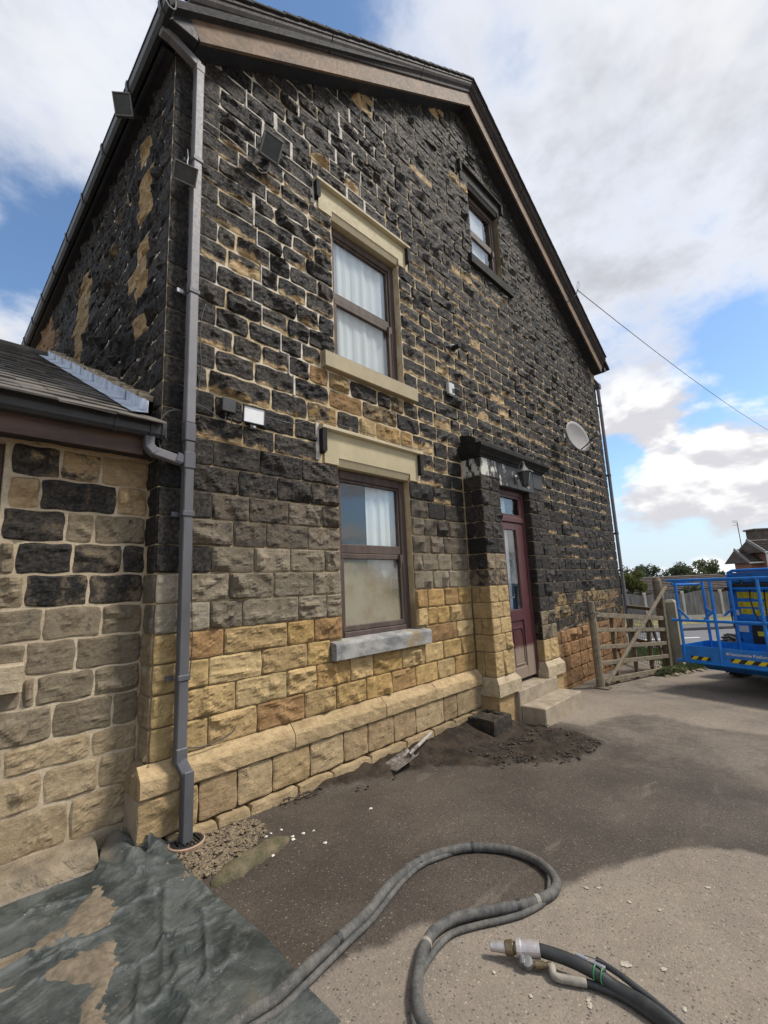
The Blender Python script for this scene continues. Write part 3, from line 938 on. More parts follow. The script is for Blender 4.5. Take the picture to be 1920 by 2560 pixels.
def zone(x, z, r):
    """tint, soot, erosion of a block: how far the blasting has got, and the old weathering"""
    tan = np.array(random.choice([(0.37, 0.265, 0.118), (0.34, 0.23, 0.100), (0.40, 0.30, 0.155), (0.30, 0.20, 0.092), (0.35, 0.26, 0.135), (0.275, 0.175, 0.085), (0.395, 0.31, 0.17), (0.36, 0.25, 0.105), (0.33, 0.245, 0.125)]))
    tan = tan * r.uniform(0.86, 1.14)
    lim = 0.78 if x < 1.62 else (0.98 if x < 4.9 else 0.10)
    if x > 5.4:
        if z < 0.22:
            return np.array((0.25, 0.155, 0.082)) * r.uniform(.8, 1.15), r.uniform(0.1, 0.40), 0.0
        if z < 0.80:
            return tan * 0.85, r.uniform(0.50, 0.72), r.uniform(0.2, 0.5)
        return tan * 0.8, r.uniform(0.78, 1.0), r.choice([0.05, 0.15, 0.35, 0.5]) if z < 4.5 else r.choice([0, 0.1, 0.3])
    if z < lim:
        return tan, (0.0 if r.random() > 0.2 else r.uniform(0.08, 0.26)), 0.0
    if z < (1.30 if x < 4 else 1.1):
        return np.array((0.175, 0.155, 0.120)) * r.uniform(.8, 1.3), r.uniform(0.16, 0.42), 0.0
    if z < 2.18:
        return np.array((0.13, 0.113, 0.090)) * r.uniform(.8, 1.35), min(0.85, max(0.2, 0.30 + 0.50 * (z - 1.3) / 0.88 + r.uniform(-0.14, 0.14))), (0.55 if r.random() < 0.10 else r.choice([0.0, 0.0, 0.16]))
    if 2.5 < z < 3.2 and 1.35 < x < 2.9:
        return tan * 0.85, r.choice([0.1, 0.42, 0.55, 0.7]), r.uniform(0.1, 0.4)
    if x < 1.6 and 2.2 < z < 5.2:
        return tan * 0.8, r.uniform(0.9, 1.0), r.choice([0.10, 0.26, 0.40, 0.52]) if r.random() < 0.88 else 0.85
    if z > 5.2 and x < 6.2 and not (4.5 < x < 6.0 and z < 5.85):
        return tan * 0.7, r.uniform(0.92, 1.0), r.choice([0.0, 0.0, 0.05, 0.22]) if r.random() < 0.95 else 0.85
    return tan * 0.8, r.uniform(0.82, 1.0), r.choice([0.10, 0.28, 0.42, 0.52]) if r.random() < 0.92 else 0.9


ROWJ = {}
sid = 1000
for i in range(len(ZC) - 1):
    z0, z1 = ZC[i], ZC[i + 1]
    zc = (z0 + z1) / 2
    spans = [(0.22 if i % 2 else 0.378, 9.20 if i % 2 else 9.08)]
    for (a, b, c, d) in OPEN:
        if c < zc < d:
            nxt = []
            for s in spans:
                if b <= s[0] or a >= s[1]:
                    nxt.append(s)
                else:
                    if a - s[0] > 0.03:
                        nxt.append((s[0], a))
                    if s[1] - b > 0.03:
                        nxt.append((b, s[1]))
            spans = nxt
    r = np.random.default_rng(77 + i)
    given = JOINTS.get(i, [])
    gmax = 3.67 if i <= 10 else (1.62 if given else 0)
    ROWJ[i] = []
    for (a, b) in spans:
        js = [j for j in given if a + 0.06 < j < b - 0.06]
        x = max([a] + js) if (given and a < gmax) else a
        if given and b <= gmax + 0.05:
            x = b
        while b - x > 0.62:
            x += r.uniform(0.21, 0.42) if r.random() < 0.75 else r.uniform(0.40, 0.54)
            if b - x > 0.16:
                js.append(x)
        if b - x > 0.44 and x < b:
            js.append(x + (b - x) * r.uniform(0.42, 0.58))
        js = sorted(set([a, b] + js))
        ROWJ[i] += js
        for p, q in zip(js[:-1], js[1:]):
            if q - p < 0.03:
                continue
            xm = (p + q) / 2
            if z0 > rake(xm) + 0.12:
                continue
            sid += 1
            tint, so, er = zone(xm, zc, r)
            edge = any((abs(p - o[1]) < 0.02 or abs(q - o[0]) < 0.02) and o[2] < zc < o[3] for o in (OPEN[0], OPEN[4], OPEN[7]))
            dist = math.hypot(xm + 1.1, 3.2)
            cell = 0.016 if dist < 4.2 and z1 < 2.6 else (0.022 if dist < 5 else 0.036)
            bulge = r.uniform(0.038, 0.066) if z0 < 2.2 else r.uniform(0.042, 0.078)
            STONES.append(rock((p, 0, z0), (1, 0, 0), (0, 0, 1), (0, -1, 0), q - p, z1 - z0, bulge, sid, tint, so, er, cell,
                               0.13 if edge else 0.03, r.uniform(0.003, 0.0065) if z0 < 2.2 else (r.uniform(0.005, 0.010) if xm < 3.2 else r.uniform(0.004, 0.008)),
                               jit=0.002 if z0 < 2.2 else 0.0045, rc=0.004 if z0 < 2.2 else 0.008))

# flank wall above the lower building
for i in range(9, 30):
    z0, z1 = ZC[i], ZC[i + 1]
    if z0 > 5.5:
        break
    r = np.random.default_rng(500 + i)
    y = 0.24 if i % 2 else 0.16
    while y < 7.6:
        L = r.uniform(0.22, 0.46)
        ym = y + L / 2
        if z1 > 2.05 + 0.51 * ym - 0.35:
            tint, so, er = np.array((0.30, 0.225, 0.125)), r.uniform(0.85, 1.0), r.choice([0, 0.05, 0.15])
            if abs(ym - 0.62) < 0.16 and 2.9 < z0 < 4.9:
                so, er = 0.35, 0.8
            elif abs(ym - 2.75) < 0.26 and 3.1 < z0 < 4.75:
                so, er = 0.0, 0.0
            elif ym > 4.6:
                tint, so, er = np.array((0.27, 0.185, 0.115)), 0.05, 0.0
            elif r.random() < 0.05:
                so = 0.55
            sid += 1
            STONES.append(rock((0, y + L, z0), (0, -1, 0), (0, 0, 1), (-1, 0, 0), L, z1 - z0, r.uniform(0.045, 0.085), sid, tint, so, er, 0.026 if y < 2 else 0.05, 0.04, 0.007, jit=0.006, rc=0.010))
        y += L

# footing, base course below the plinth
BASEJ = [-0.07, 0.30, 0.572, 0.851, 1.19, 1.538, 1.824, 2.163, 2.483, 2.943, 3.189, 3.70]
for p, q in zip(BASEJ[:-1], BASEJ[1:]):
    sid += 1
    t = np.array(random.choice([(0.36, 0.285, 0.175), (0.33, 0.25, 0.14), (0.30, 0.225, 0.135)])) * (1 if p < 2.8 else 0.8)
    STONES.append(rock((p, -0.055, -0.425), (1, 0, 0), (0, 0, 1), (0, -1, 0), q - p, 0.245, random.uniform(0.014, 0.028), sid, t, 0.03, 0, 0.016, 0.06, 0.005, jit=0.003, rc=0.004))
FOOTJ = [0.10, 0.42, 0.66, 1.06, 1.40, 1.83, 2.30, 2.72, 3.10, 3.45, 3.70]
for p, q in zip(FOOTJ[:-1], FOOTJ[1:]):
    sid += 1
    STONES.append(rock((p, -0.085, -0.70), (1, 0, 0), (0, 0, 1), (0, -1, 0), q - p, 0.268, random.uniform(0.006, 0.016), sid, np.array((0.38, 0.30, 0.185)) * (1 if p < 2.4 else 0.7), 0.08, 0, 0.018, 0.08, 0.006, jit=0.004, rc=0.008))
# low courses right of the porch
for (z0, z1) in ((-0.20, 0.0), (-0.42, -0.20), (-0.64, -0.42), (-0.80, -0.64)):
    x = 5.50
    r = np.random.default_rng(int(-z0 * 100))
    while x < 9.1:
        L = r.uniform(0.24, 0.5)
        sid += 1
        STONES.append(rock((x, -0.03, z0), (1, 0, 0), (0, 0, 1), (0, -1, 0), min(L, 9.4 - x), z1 - z0, 0.035, sid, np.array((0.27, 0.165, 0.085)) * r.uniform(.75, 1.15), r.uniform(0, 0.25), 0, 0.03, 0.05, 0.006))
        x += L

# wall core carrying the joints (openings left free)
cx = sorted(set([0.0, 0.2, 1.0, 1.61, 2.65, 3.3, 4.10, 4.40, 4.45, 5.05, 5.37, 6.2, 7.2, 8.2, 9.31, WALL_X1]))
core = MB()
for a, b in zip(cx[:-1], cx[1:]):
    xm = (a + b) / 2
    hz = sorted([(h[2], h[3]) for h in HOLES if h[0] < xm < h[1]])
    lo = -0.9
    for (c, d) in hz + [(None, None)]:
        t0, t1 = (rake(a) + 0.1, rake(b) + 0.1) if c is None else (c, c)
        segs = [(lo, lo, t0, t1)] if (lo >= 2.17 or min(t0, t1) <= 2.18) else [(lo, lo, 2.18, 2.18), (2.18, 2.18, t0, t1)]
        for (l0_, l1_, u0_, u1_) in segs:
            yy = 0.013 if u0_ <= 2.25 else 0.002
            core.add([(a, yy, l0_), (b, yy, l1_), (b, yy, u1_), (a, yy, u0_), (a, 0.30, l0_), (b, 0.30, l1_), (b, 0.30, u1_), (a, 0.30, u0_)],
                     [(0, 1, 2, 3), (5, 4, 7, 6), (0, 3, 7, 4), (1, 5, 6, 2), (3, 2, 6, 7), (0, 4, 5, 1)])
        lo = d
core.build('mortar_bed', M['mortar'], HOUSE)
MB().box(0.004, 0.30, 0.305, 9.0, 1.5, 5.58).build('flank_mortar_bed', M['mortar'], HOUSE)
MB().box(9.10, 9.405, 0.305, 9.0, -0.9, 5.60).build('far_flank_wall', M['mortar'], HOUSE)
MB().box(0.31, 9.09, 8.7, 8.99, -0.9, 5.60).build('rear_wall', M['mortar'], HOUSE)

# corner quoins: front and return of one block
for i in range(len(ZC) - 1):
    z0, z1 = ZC[i], ZC[i + 1]
    if z0 > 5.40:
        break
    r = np.random.default_rng(900 + i)
    zc = (z0 + z1) / 2
    wF = 0.22 if i % 2 else 0.378
    wS = 0.24 if i % 2 else 0.16
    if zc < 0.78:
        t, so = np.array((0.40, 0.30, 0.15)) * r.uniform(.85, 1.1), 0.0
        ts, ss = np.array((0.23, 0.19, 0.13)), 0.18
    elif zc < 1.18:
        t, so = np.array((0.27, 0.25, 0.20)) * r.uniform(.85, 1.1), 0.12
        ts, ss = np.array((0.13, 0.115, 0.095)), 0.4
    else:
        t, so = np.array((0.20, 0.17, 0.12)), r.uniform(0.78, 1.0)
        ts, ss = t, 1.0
    sid += 2
    q = join([rock((0, -0.006, z0), (1, 0, 0), (0, 0, 1), (0, -1, 0), wF, z1 - z0, 0.020 if zc > 1.2 else 0.034, sid, t, so, 0.05 if zc > 2 else 0, 0.018, 0.03, 0.0035 if zc > 1.2 else 0.006, jit=0.001, rc=0.003),
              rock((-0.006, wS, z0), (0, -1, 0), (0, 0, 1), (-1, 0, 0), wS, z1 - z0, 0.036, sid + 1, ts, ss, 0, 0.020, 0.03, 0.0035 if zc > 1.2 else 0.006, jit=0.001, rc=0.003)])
    place(q, 'quoin', HOUSE)
    if z0 < 5.3:
        wR = 0.22 if i % 2 else 0.34
        sid += 1
        tt, ss, ee = zone(9.3, zc, r)
        place(rock((WALL_X1 - wR, -0.004, z0), (1, 0, 0), (0, 0, 1), (0, -1, 0), wR, z1 - z0, 0.02, sid, tt, ss, ee * 0.6, 0.03, 0.03, 0.004), 'quoin', HOUSE)

# chamfered plinth course
PLJ = [(-0.07, 0.17), (0.17, 1.04), (1.04, 2.052), (2.052, 2.813), (2.813, 3.70), (5.55, 6.5), (6.5, 7.6), (7.6, 8.6), (8.6, 9.42)]
for n_, (a, b) in enumerate(PLJ[:5]):
    r = np.random.default_rng(70 + n_)
    nn = max(3, int((b - a) / 0.06))
    prof = [(0.004, 0.000), (-0.010, -0.004), (-0.040, -0.030), (-0.072, -0.062), (-0.078, -0.075), (-0.080, -0.120), (-0.078, -0.165), (-0.070, -0.176), (0.0, -0.178)]
    V, Fq = [], []
    for s in np.linspace(a + 0.004, b - 0.004, nn + 1):
        for j, (py_, pz_) in enumerate(prof):
            k = 0.004 if 1 < j < 7 else 0.001
            V.append((s, py_ + r.normal(0, k * 0.6), pz_ + r.normal(0, k * 0.5)))
    m = len(prof)
    for s in range(nn):
        for j in range(m - 1):
            Fq.append((s * m + j, s * m + j + 1, (s + 1) * m + j + 1, (s + 1) * m + j))
    Fq += [tuple(range(m)), tuple(nn * m + j for j in range(m))[::-1]]
    V = np.array(V)
    fq4 = [f for f in Fq]
    tt = np.tile(np.array([*(np.array((0.38, 0.295, 0.175)) * r.uniform(.9, 1.08)), r.random()]), (len(V), 1))
    ww = np.tile(np.array([0.02, 0, 0.6, 1]), (len(V), 1))
    mesh_obj('plinth_stone', V, fq4, M['stone'], HOUSE, False, None, {'tint': tt, 'wear': ww})
# return of the plinth round the corner
V = MB()
V.prism([(0.002, 0), (-0.010, -0.004), (-0.072, -0.062), (-0.080, -0.12), (-0.074, -0.175), (0.0, -0.176)], (0, 0, 0), (1, 0, 0), (0, 0, 1), (0, 1, 0), -0.02, 0.20)
va = np.array(V.v)
mesh_obj('plinth_stone', va, V.f, M['stone'], HOUSE, False, None, {'tint': np.tile((0.25, 0.20, 0.13, 0.3), (len(va), 1)), 'wear': np.tile((0.2, 0, 0.6, 1), (len(va), 1))})
MB().box(-0.068, 0.0, -0.05, 0.20, -0.70, -0.18).build('corner_footing', M['concrete'], HOUSE)

# repaired cracks: wide white pointing stepping through the joints
rep = MB()


def near(i, x):
    return min(ROWJ[i], key=lambda j: abs(j - x))


def zig(path):
    prev = None
    for i in range(len(ZC) - 1):
        zc = (ZC[i] + ZC[i + 1]) / 2
        zz = [p[1] for p in path]
        if not (min(zz) <= zc <= max(zz)):
            continue
        xt = np.interp(zc, zz, [p[0] for p in path])
        j = near(i, xt)
        w = random.choice([0.006, 0.008, 0.011, 0.016, 0.022])
        rep.box(j - w, j + w, -0.012, 0.012, ZC[i] - 0.002, ZC[i + 1] + 0.002, 0.003)
        if prev is not None and abs(prev - j) < 0.45 and random.random() < 0.72:
            a, b = sorted((prev, j))
            rep.box(a - 0.006, b + 0.006, -0.010, 0.012, ZC[i] - random.uniform(.006, .013), ZC[i] + random.uniform(.006, .011), 0.003)
        prev = j


zig([(1.12, 2.70), (1.06, 3.04), (0.98, 3.22), (0.79, 3.41), (0.70, 3.6), (0.78, 3.79), (0.86, 3.97), (0.80, 4.4), (0.70, 4.9), (0.62, 5.55)])
zig([(1.30, 4.90), (1.0, 5.15), (0.95, 5.6)])
zig([(1.62, 5.24), (1.70, 6.0), (1.85, 6.5)])
zig([(2.2, 5.30), (2.25, 5.75)])
for zl, a, b in ((5.05, 0.70, 1.30), (5.22, 1.05, 1.38), (5.42, 1.5, 2.3)):
    rep.box(a, b, -0.011, 0.012, zl - 0.008, zl + 0.008, 0.003)
tag(rep.build('crack_repair', M['white_mortar'], HOUSE), kind='stuff')

# ------------------------------------------------------------------ porch
YF = -0.262
PIL = ((3.72, 4.165), (5.005, 5.47))
for side, (xa, xb) in enumerate(PIL):
    MB().box(xa + 0.012, xb - 0.012, YF + 0.012, 0.005, -0.65, 2.40).build('pilaster_core', M['mortar'], HOUSE)
    for i in range(12):
        z0, z1 = (ZC[i], ZC[i + 1]) if i > 0 else (-0.085, 0.20)
        z1 = min(z1, 2.36)
        zc = (z0 + z1) / 2
        r = np.random.default_rng(300 + i + 50 * side)

        def tone(zc=zc, side=side, r=r):
            lim = 0.98 if side == 0 else 0.30
            if zc < lim:
                return np.array((0.39, 0.295, 0.155)) * r.uniform(.88, 1.12), (0.0 if side == 0 else r.uniform(0.1, 0.4))
            if zc < lim + 0.35:
                return np.array((0.24, 0.20, 0.14)), r.uniform(0.42, 0.6)
            return np.array((0.17, 0.145, 0.11)), r.uniform(0.7, 0.95)
        cut = xa + (xb - xa) * (0.62 if i % 2 else 0.42)
        for p, q in ((xa, cut), (cut, xb)):
            t, so = tone()
            sid += 1
            b_ = rock((p, YF, z0), (1, 0, 0), (0, 0, 1), (0, -1, 0), q - p, z1 - z0, r.uniform(0.022, 0.040), sid, t, so, 0, 0.018, 0.02, 0.004, rc=0.004, jit=0.0015)
            place(b_, 'porch_block', HOUSE)
        if i % 2:
            ys = [YF, 0.0]
        else:
            ys = [YF, YF + 0.15, 0.0]
        for p, q in zip(ys[:-1], ys[1:]):
            t, so = tone()
            sid += 1
            b_ = rock((xa, q, z0), (0, -1, 0), (0, 0, 1), (-1, 0, 0), q - p, z1 - z0, r.uniform(0.012, 0.024), sid, t * 0.85, min(1, so + 0.1), 0, 0.018, 0.02, 0.004, rc=0.004, jit=0.0015)  # side faces: shade put into a darker tint and higher soot value
            place(b_, 'porch_block', HOUSE)
    # plinth block and base block of the pilaster
    for (dx, za, zb, nm, t) in ((0.055, -0.29, -0.088, 'porch_plinth_block', (0.40, 0.345, 0.25)), (0.02, -0.74, -0.292, 'porch_base_block', (0.36, 0.265, 0.14))):
        mb = MB()
        x0, x1, y0 = xa - dx, xb + dx * 0.6, YF - dx
        if dx > 0.03:
            mb.prism([(YF + 0.004, zb), (y0, zb - 0.065), (y0, za), (0.0, za), (0.0, zb)], (0, 0, 0), (0, 1, 0), (0, 0, 1), (1, 0, 0), x0 + 0.004, x1)
            mb.v = [(x if abs(z - zb) > 1e-6 else (x0 + dx if x < xa else xb + 0.01), y, z) for x, y, z in mb.v]
        else:
            mb.box(x0, x1, y0, 0.0, za, zb, 0.012)
        va = np.array(mb.v) + np.random.default_rng(5).normal(0, 0.003, (len(mb.v), 3))
        mesh_obj(nm, va, mb.f, M['stone'], HOUSE, False, None, {'tint': np.tile((*t, 0.4), (len(va), 1)), 'wear': np.tile((0.02 if side == 0 else 0.15, 0, 0.6, 1), (len(va), 1))})

# entablature: three painted frieze stones over pilasters and door, cornice, blocking course
for (a, b, z0, nm) in ((3.722, 4.15, 2.362, 'frieze_stone'), (4.152, 4.66, 2.285, 'frieze_stone'), (4.662, 5.15, 2.285, 'frieze_stone'), (5.152, 5.468, 2.362, 'frieze_stone')):
    MB().box(a, b, YF - 0.012, 0.004, z0, 2.60, 0.008).build(nm, M['flaking'], HOUSE)
CP = [(0.0, 2.602), (YF - 0.020, 2.602), (YF - 0.025, 2.625), (YF - 0.045, 2.635), (YF - 0.060, 2.665), (YF - 0.105, 2.705), (YF - 0.112, 2.715), (YF - 0.112, 2.742), (YF - 0.085, 2.756), (0.0, 2.775)]
for a, b in ((3.60, 4.10), (4.103, 5.28), (5.283, 5.60)):
    mb = MB()
    mb.prism(CP, (0, 0, 0), (0, 1, 0), (0, 0, 1), (1, 0, 0), a, b)
    # the moulding returns at both ends
    fix = []
    for x, y, z in mb.v:
        ov = max(0.0, -(y - YF) - 0.0) if y < YF else 0.0
        pr = np.interp(z, [2.602, 2.625, 2.635, 2.665, 2.705, 2.742, 2.775], [0.02, 0.025, 0.045, 0.06, 0.105, 0.112, 0.08])
        if a < 3.7 and x < 3.65:
            x = 3.722 - pr
        if b > 5.5 and x > 5.55:
            x = 5.468 + pr
        fix.append((x, y, z))
    mb.v = fix
    mb.build('cornice', M['black_paint'], HOUSE)
for a, b in ((3.72, 4.55), (4.553, 5.47)):
    MB().prism([(0.0, 2.775), (YF + 0.03, 2.772), (YF + 0.03, 2.85), (YF + 0.10, 2.90), (0.0, 2.94)], (0, 0, 0), (0, 1, 0), (0, 0, 1), (1, 0, 0), a, b).build('blocking_course', M['black_paint'], HOUSE)

# steps
st = MB().box(4.075, 5.16, -0.335, -0.262, -0.75, -0.292, 0.008).box(4.168, 5.0, -0.262, 0.05, -0.75, -0.290, 0.004).build('door_step', M['concrete'], HOUSE)
st = MB().box(4.09, 5.175, -0.640, -0.337, -0.80, -0.452, 0.010).build('door_step', M['concrete'], HOUSE)

# ------------------------------------------------------------------ door
YD = -0.165
fr = MB()
fr.box(4.168, 4.235, YD, YD + 0.09, -0.288, 2.283, 0.006).box(4.940, 5.003, YD, YD + 0.09, -0.288, 2.283, 0.006)
fr.box(4.235, 4.940, YD, YD + 0.09, 2.215, 2.283, 0.006).box(4.235, 4.940, YD - 0.006, YD + 0.09, 1.83, 1.905, 0.008)
DOOR = fr.build('door_frame', M['door'], HOUSE)
lf = MB()
lf.box(4.238, 4.385, YD + 0.012, YD + 0.065, -0.24, 1.825, 0.004).box(4.715, 4.937, YD + 0.012, YD + 0.065, -0.24, 1.825, 0.004)
lf.box(4.385, 4.715, YD + 0.013, YD + 0.064, 1.725, 1.824, 0.004).box(4.385, 4.715, YD + 0.013, YD + 0.064, 0.50, 0.645, 0.004)
lf.box(4.385, 4.715, YD + 0.013, YD + 0.064, -0.239, -0.10, 0.004).box(4.385, 4.715, YD + 0.03, YD + 0.055, -0.10, 0.50)
LEAF = lf.build('door_leaf', M['door_dust'], HOUSE)
pm = MB()
ring = [(4.42, -0.06), (4.68, -0.06), (4.68, 0.34), (4.655, 0.365), (4.64, 0.405), (4.42, 0.405)]
for (a, b), (c, d) in zip(ring, ring[1:] + ring[:1]):
    pm.bar((a, YD + 0.026, b), (c, YD + 0.026, d), 0.016, 0.018, up=(0, 1, 0), bev=0.004, ext=0.006)
pm.build('panel_moulding', M['door_dust'], LEAF)
MB().box(4.385, 4.715, YD + 0.034, YD + 0.042, 0.645, 1.725).build('door_pane', M['glass'], LEAF)
cl = []
for k in range(46):
    t = k / 45
    cl.append((4.50 + 0.055 * math.sin(t * 9.0) + 0.05 * math.sin(t * 21), YD + 0.031, 0.80 + 0.62 * (0.5 + 0.5 * math.cos(t * 7.5)) * (1 - 0.2 * t)))
MB().tube(cl, 0.0035, 5).build('etched_swirl', M['lamp_grey'], LEAF)
MB().box(4.235, 4.940, YD + 0.040, YD + 0.048, 1.905, 2.215).build('fanlight_pane', M['glass'], DOOR)
MB().box(4.235, 4.280, YD + 0.01, YD + 0.039, 1.905, 2.215).box(4.86, 4.940, YD + 0.01, YD + 0.039, 1.905, 2.215, 0.004).box(4.28, 4.86, YD + 0.011, YD + 0.039, 1.905, 1.945).box(4.28, 4.86, YD + 0.011, YD + 0.039, 2.18, 2.215).build('fanlight_bead', M['door'], DOOR)


def curtain(x0, x1, y, z0, z1, parent, folds=7, amp=0.02, name='curtain'):
    n = folds * 8
    V = []
    rc_ = np.random.default_rng(folds)
    ph_ = np.cumsum(rc_.uniform(0.25, 1.35, n + 1)) * 0.78
    am_ = rc_.uniform(0.4, 1.5, n + 1)
    am_ = np.convolve(am_, np.ones(5) / 5, 'same')
    for k in range(n + 1):
        x = x0 + (x1 - x0) * k / n
        yy = y + amp * am_[k] * math.sin(ph_[k]) + amp * 0.6 * math.sin(k * 0.23)
        V += [(x, yy, z0), (x + 0.01 * math.sin(k), yy, z1)]
    mesh_obj(name, V, [(2 * k, 2 * k + 2, 2 * k + 3, 2 * k + 1) for k in range(n)], M['curtain'], parent, True)


curtain(4.25, 4.67, YD + 0.13, 0.62, 2.22, DOOR, 4, 0.008)
MB().box(4.17, 5.0, 0.02, 0.06, -0.28, 2.28).build('hall_backing', M['room'], HOUSE)


# ------------------------------------------------------------------ windows
def window(x0, x1, z0, z1, zt, dust, curt, kind):
    y = 0.085
    f = MB()
    f.box(x0, x0 + 0.085, y, y + 0.09, z0, z1, 0.006).box(x1 - 0.085, x1, y, y + 0.09, z0, z1, 0.006)
    f.box(x0 + 0.085, x1 - 0.085, y, y + 0.09, z1 - 0.085, z1, 0.006).box(x0 + 0.085, x1 - 0.085, y - 0.01, y + 0.09, z0, z0 + 0.05, 0.006)
    win = f.build('window', M['timber'], HOUSE)
    s = MB()
    a, b = x0 + 0.087, x1 - 0.087
    s.box(a, b, y + 0.018, y + 0.07, zt - 0.04, zt + 0.05, 0.006)
    s.box(a, a + 0.022, y + 0.02, y + 0.06, zt + 0.05, z1 - 0.087).box(b - 0.022, b, y + 0.02, y + 0.06, zt + 0.05, z1 - 0.087)
    s.box(a, b, y + 0.021, y + 0.06, z1 - 0.11, z1 - 0.086)
    s.build('upper_sash', M['timber'], win)
    s = MB()
    s.box(a, b, y + 0.006, y + 0.05, zt - 0.095, zt - 0.042, 0.006).box(a, b, y + 0.006, y + 0.05, z0 + 0.052, z0 + 0.105, 0.006)
    s.box(a, a + 0.03, y + 0.008, y + 0.05, z0 + 0.105, zt - 0.095).box(b - 0.035, b, y + 0.008, y + 0.05, z0 + 0.105, zt - 0.095)
    # sash horn
    s.prism([(0, 0), (0.05, 0), (0.05, -0.05), (0.035, -0.085), (0.015, -0.10), (0, -0.14)], (b - 0.055, y + 0.01, zt - 0.04), (1, 0, 0), (0, 0, 1), (0, -1, 0), 0.0, 0.03)
    s.build('lower_sash', M['timber'], win)
    MB().box(a + 0.02, b - 0.02, y + 0.040, y + 0.046, zt + 0.05, z1 - 0.1).build('pane', M['glass'], win)
    MB().box(a + 0.02, b - 0.02, y + 0.028, y + 0.034, z0 + 0.1, zt - 0.09).build('pane', M['glass_dust'] if dust else M['glass'], win)
    for c in curt:
        curtain(c[0], c[1], y + 0.085, z0 + 0.02, z1 - 0.02, win, c[2], 0.009)
    # room behind: shallow, plainly decorated
    rm = MB()
    rm.box(x0 - 0.4, x1 + 0.6, 1.9, 1.95, z0 - 0.6, z1 + 0.5)
    rm.box(x0 - 0.45, x0 - 0.4, 0.31, 1.95, z0 - 0.6, z1 + 0.5).box(x1 + 0.6, x1 + 0.65, 0.31, 1.95, z0 - 0.6, z1 + 0.5)
    rm.box(x0 - 0.45, x1 + 0.65, 0.31, 1.95, z1 + 0.5, z1 + 0.55).box(x0 - 0.45, x1 + 0.65, 0.31, 1.95, z0 - 0.65, z0 - 0.6)
    rm.build('room', M['room'], win)
    return win


window(1.612, 2.648, 0.572, 2.180, 1.40, True, [(2.12, 2.62, 5)], 0)
window(1.612, 2.648, 3.312, 4.880, 4.08, False, [(1.62, 2.64, 11)], 0)
window(4.452, 5.368, 5.970, 7.250, 6.60, False, [(4.46, 5.12, 2)], 0)

# sills, lintels, label moulds
sl = MB().prism([(0.08, 0.574), (-0.055, 0.558), (-0.075, 0.550), (-0.080, 0.535), (-0.078, 0.415), (-0.07, 0.408), (0.0, 0.405), (0.08, 0.405)], (0, 0, 0), (0, 1, 0), (0, 0, 1), (1, 0, 0), 1.47, 2.785)
va = np.array(sl.v)
mesh_obj('window_sill', va, sl.f, M['sill_grey'], HOUSE)
MB().prism([(0.08, 3.316), (-0.06, 3.300), (-0.072, 3.290), (-0.072, 3.140), (-0.06, 3.134), (0.08, 3.134)], (0, 0, 0), (0, 1, 0), (0, 0, 1), (1, 0, 0), 1.435, 2.805).build('window_sill', M['cream2'], HOUSE)
MB().prism([(0.08, 5.974), (-0.055, 5.960), (-0.066, 5.95), (-0.066, 5.805), (0.08, 5.803)], (0, 0, 0), (0, 1, 0), (0, 0, 1), (1, 0, 0), 4.305, 5.595).build('window_sill', M['black_paint'], HOUSE)


def lintel(x0, x1, z0, z1, o0, o1, mat, low, hoodm, dropm):
    L = MB().box(x0 + 0.052, x1 - 0.052, -0.016, 0.005, z0 + 0.075, z1 - 0.052).box(x0 + 0.052, o0 - 0.002, -0.0158, 0.006, z0 + 0.004, z0 + 0.076).box(o1 + 0.002, x1 - 0.052, -0.0158, 0.006, z0 + 0.004, z0 + 0.076)
    L.box(o0, o1, -0.004, 0.10, z1 - 0.06, z1 - 0.055)
    L = L.build('lintel', mat, HOUSE)
    # chamfered lower edge
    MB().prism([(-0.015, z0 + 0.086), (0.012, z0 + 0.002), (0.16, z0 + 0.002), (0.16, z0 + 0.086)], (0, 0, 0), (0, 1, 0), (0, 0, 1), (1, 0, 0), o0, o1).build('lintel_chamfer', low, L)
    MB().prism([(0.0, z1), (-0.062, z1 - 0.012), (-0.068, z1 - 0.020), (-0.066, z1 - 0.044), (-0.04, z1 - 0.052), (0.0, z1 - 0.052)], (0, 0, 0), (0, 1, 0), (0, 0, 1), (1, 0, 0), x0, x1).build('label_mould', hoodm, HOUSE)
    for a in (x0, x1 - 0.05):
        MB().prism([(0, z1 - 0.054), (0.05, z1 - 0.054), (0.05, z0 + 0.11), (0.025, z0 + 0.08), (0, z0 + 0.10)], (a, 0, 0), (1, 0, 0), (0, 0, 1), (0, -1, 0), 0.0, 0.062).build('label_stop', dropm, HOUSE)


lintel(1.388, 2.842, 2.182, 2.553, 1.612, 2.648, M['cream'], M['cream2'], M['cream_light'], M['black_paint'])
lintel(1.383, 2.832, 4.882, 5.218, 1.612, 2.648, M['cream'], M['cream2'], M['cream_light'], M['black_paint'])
lintel(4.193, 5.497, 7.252, 7.548, 4.452, 5.368, M['black_paint'], M['black_paint'], M['black_paint'], M['black_paint'])
MB().box(1.345, 1.384, -0.012, 0.012, 2.20, 2.56, 0.003).build('stop_pointing', M['white_mortar'], HOUSE)
MB().box(1.342, 1.379, -0.012, 0.012, 4.90, 5.225, 0.003).build('stop_pointing', M['white_mortar'], HOUSE)

# ------------------------------------------------------------------ roof
YB = -0.205


def offs(p, q, d):
    """unit up-normal of the slope"""
    v = np.array((q[0] - p[0], q[1] - p[1]))
    v /= np.linalg.norm(v)
    return v, np.array((-v[1], v[0]))


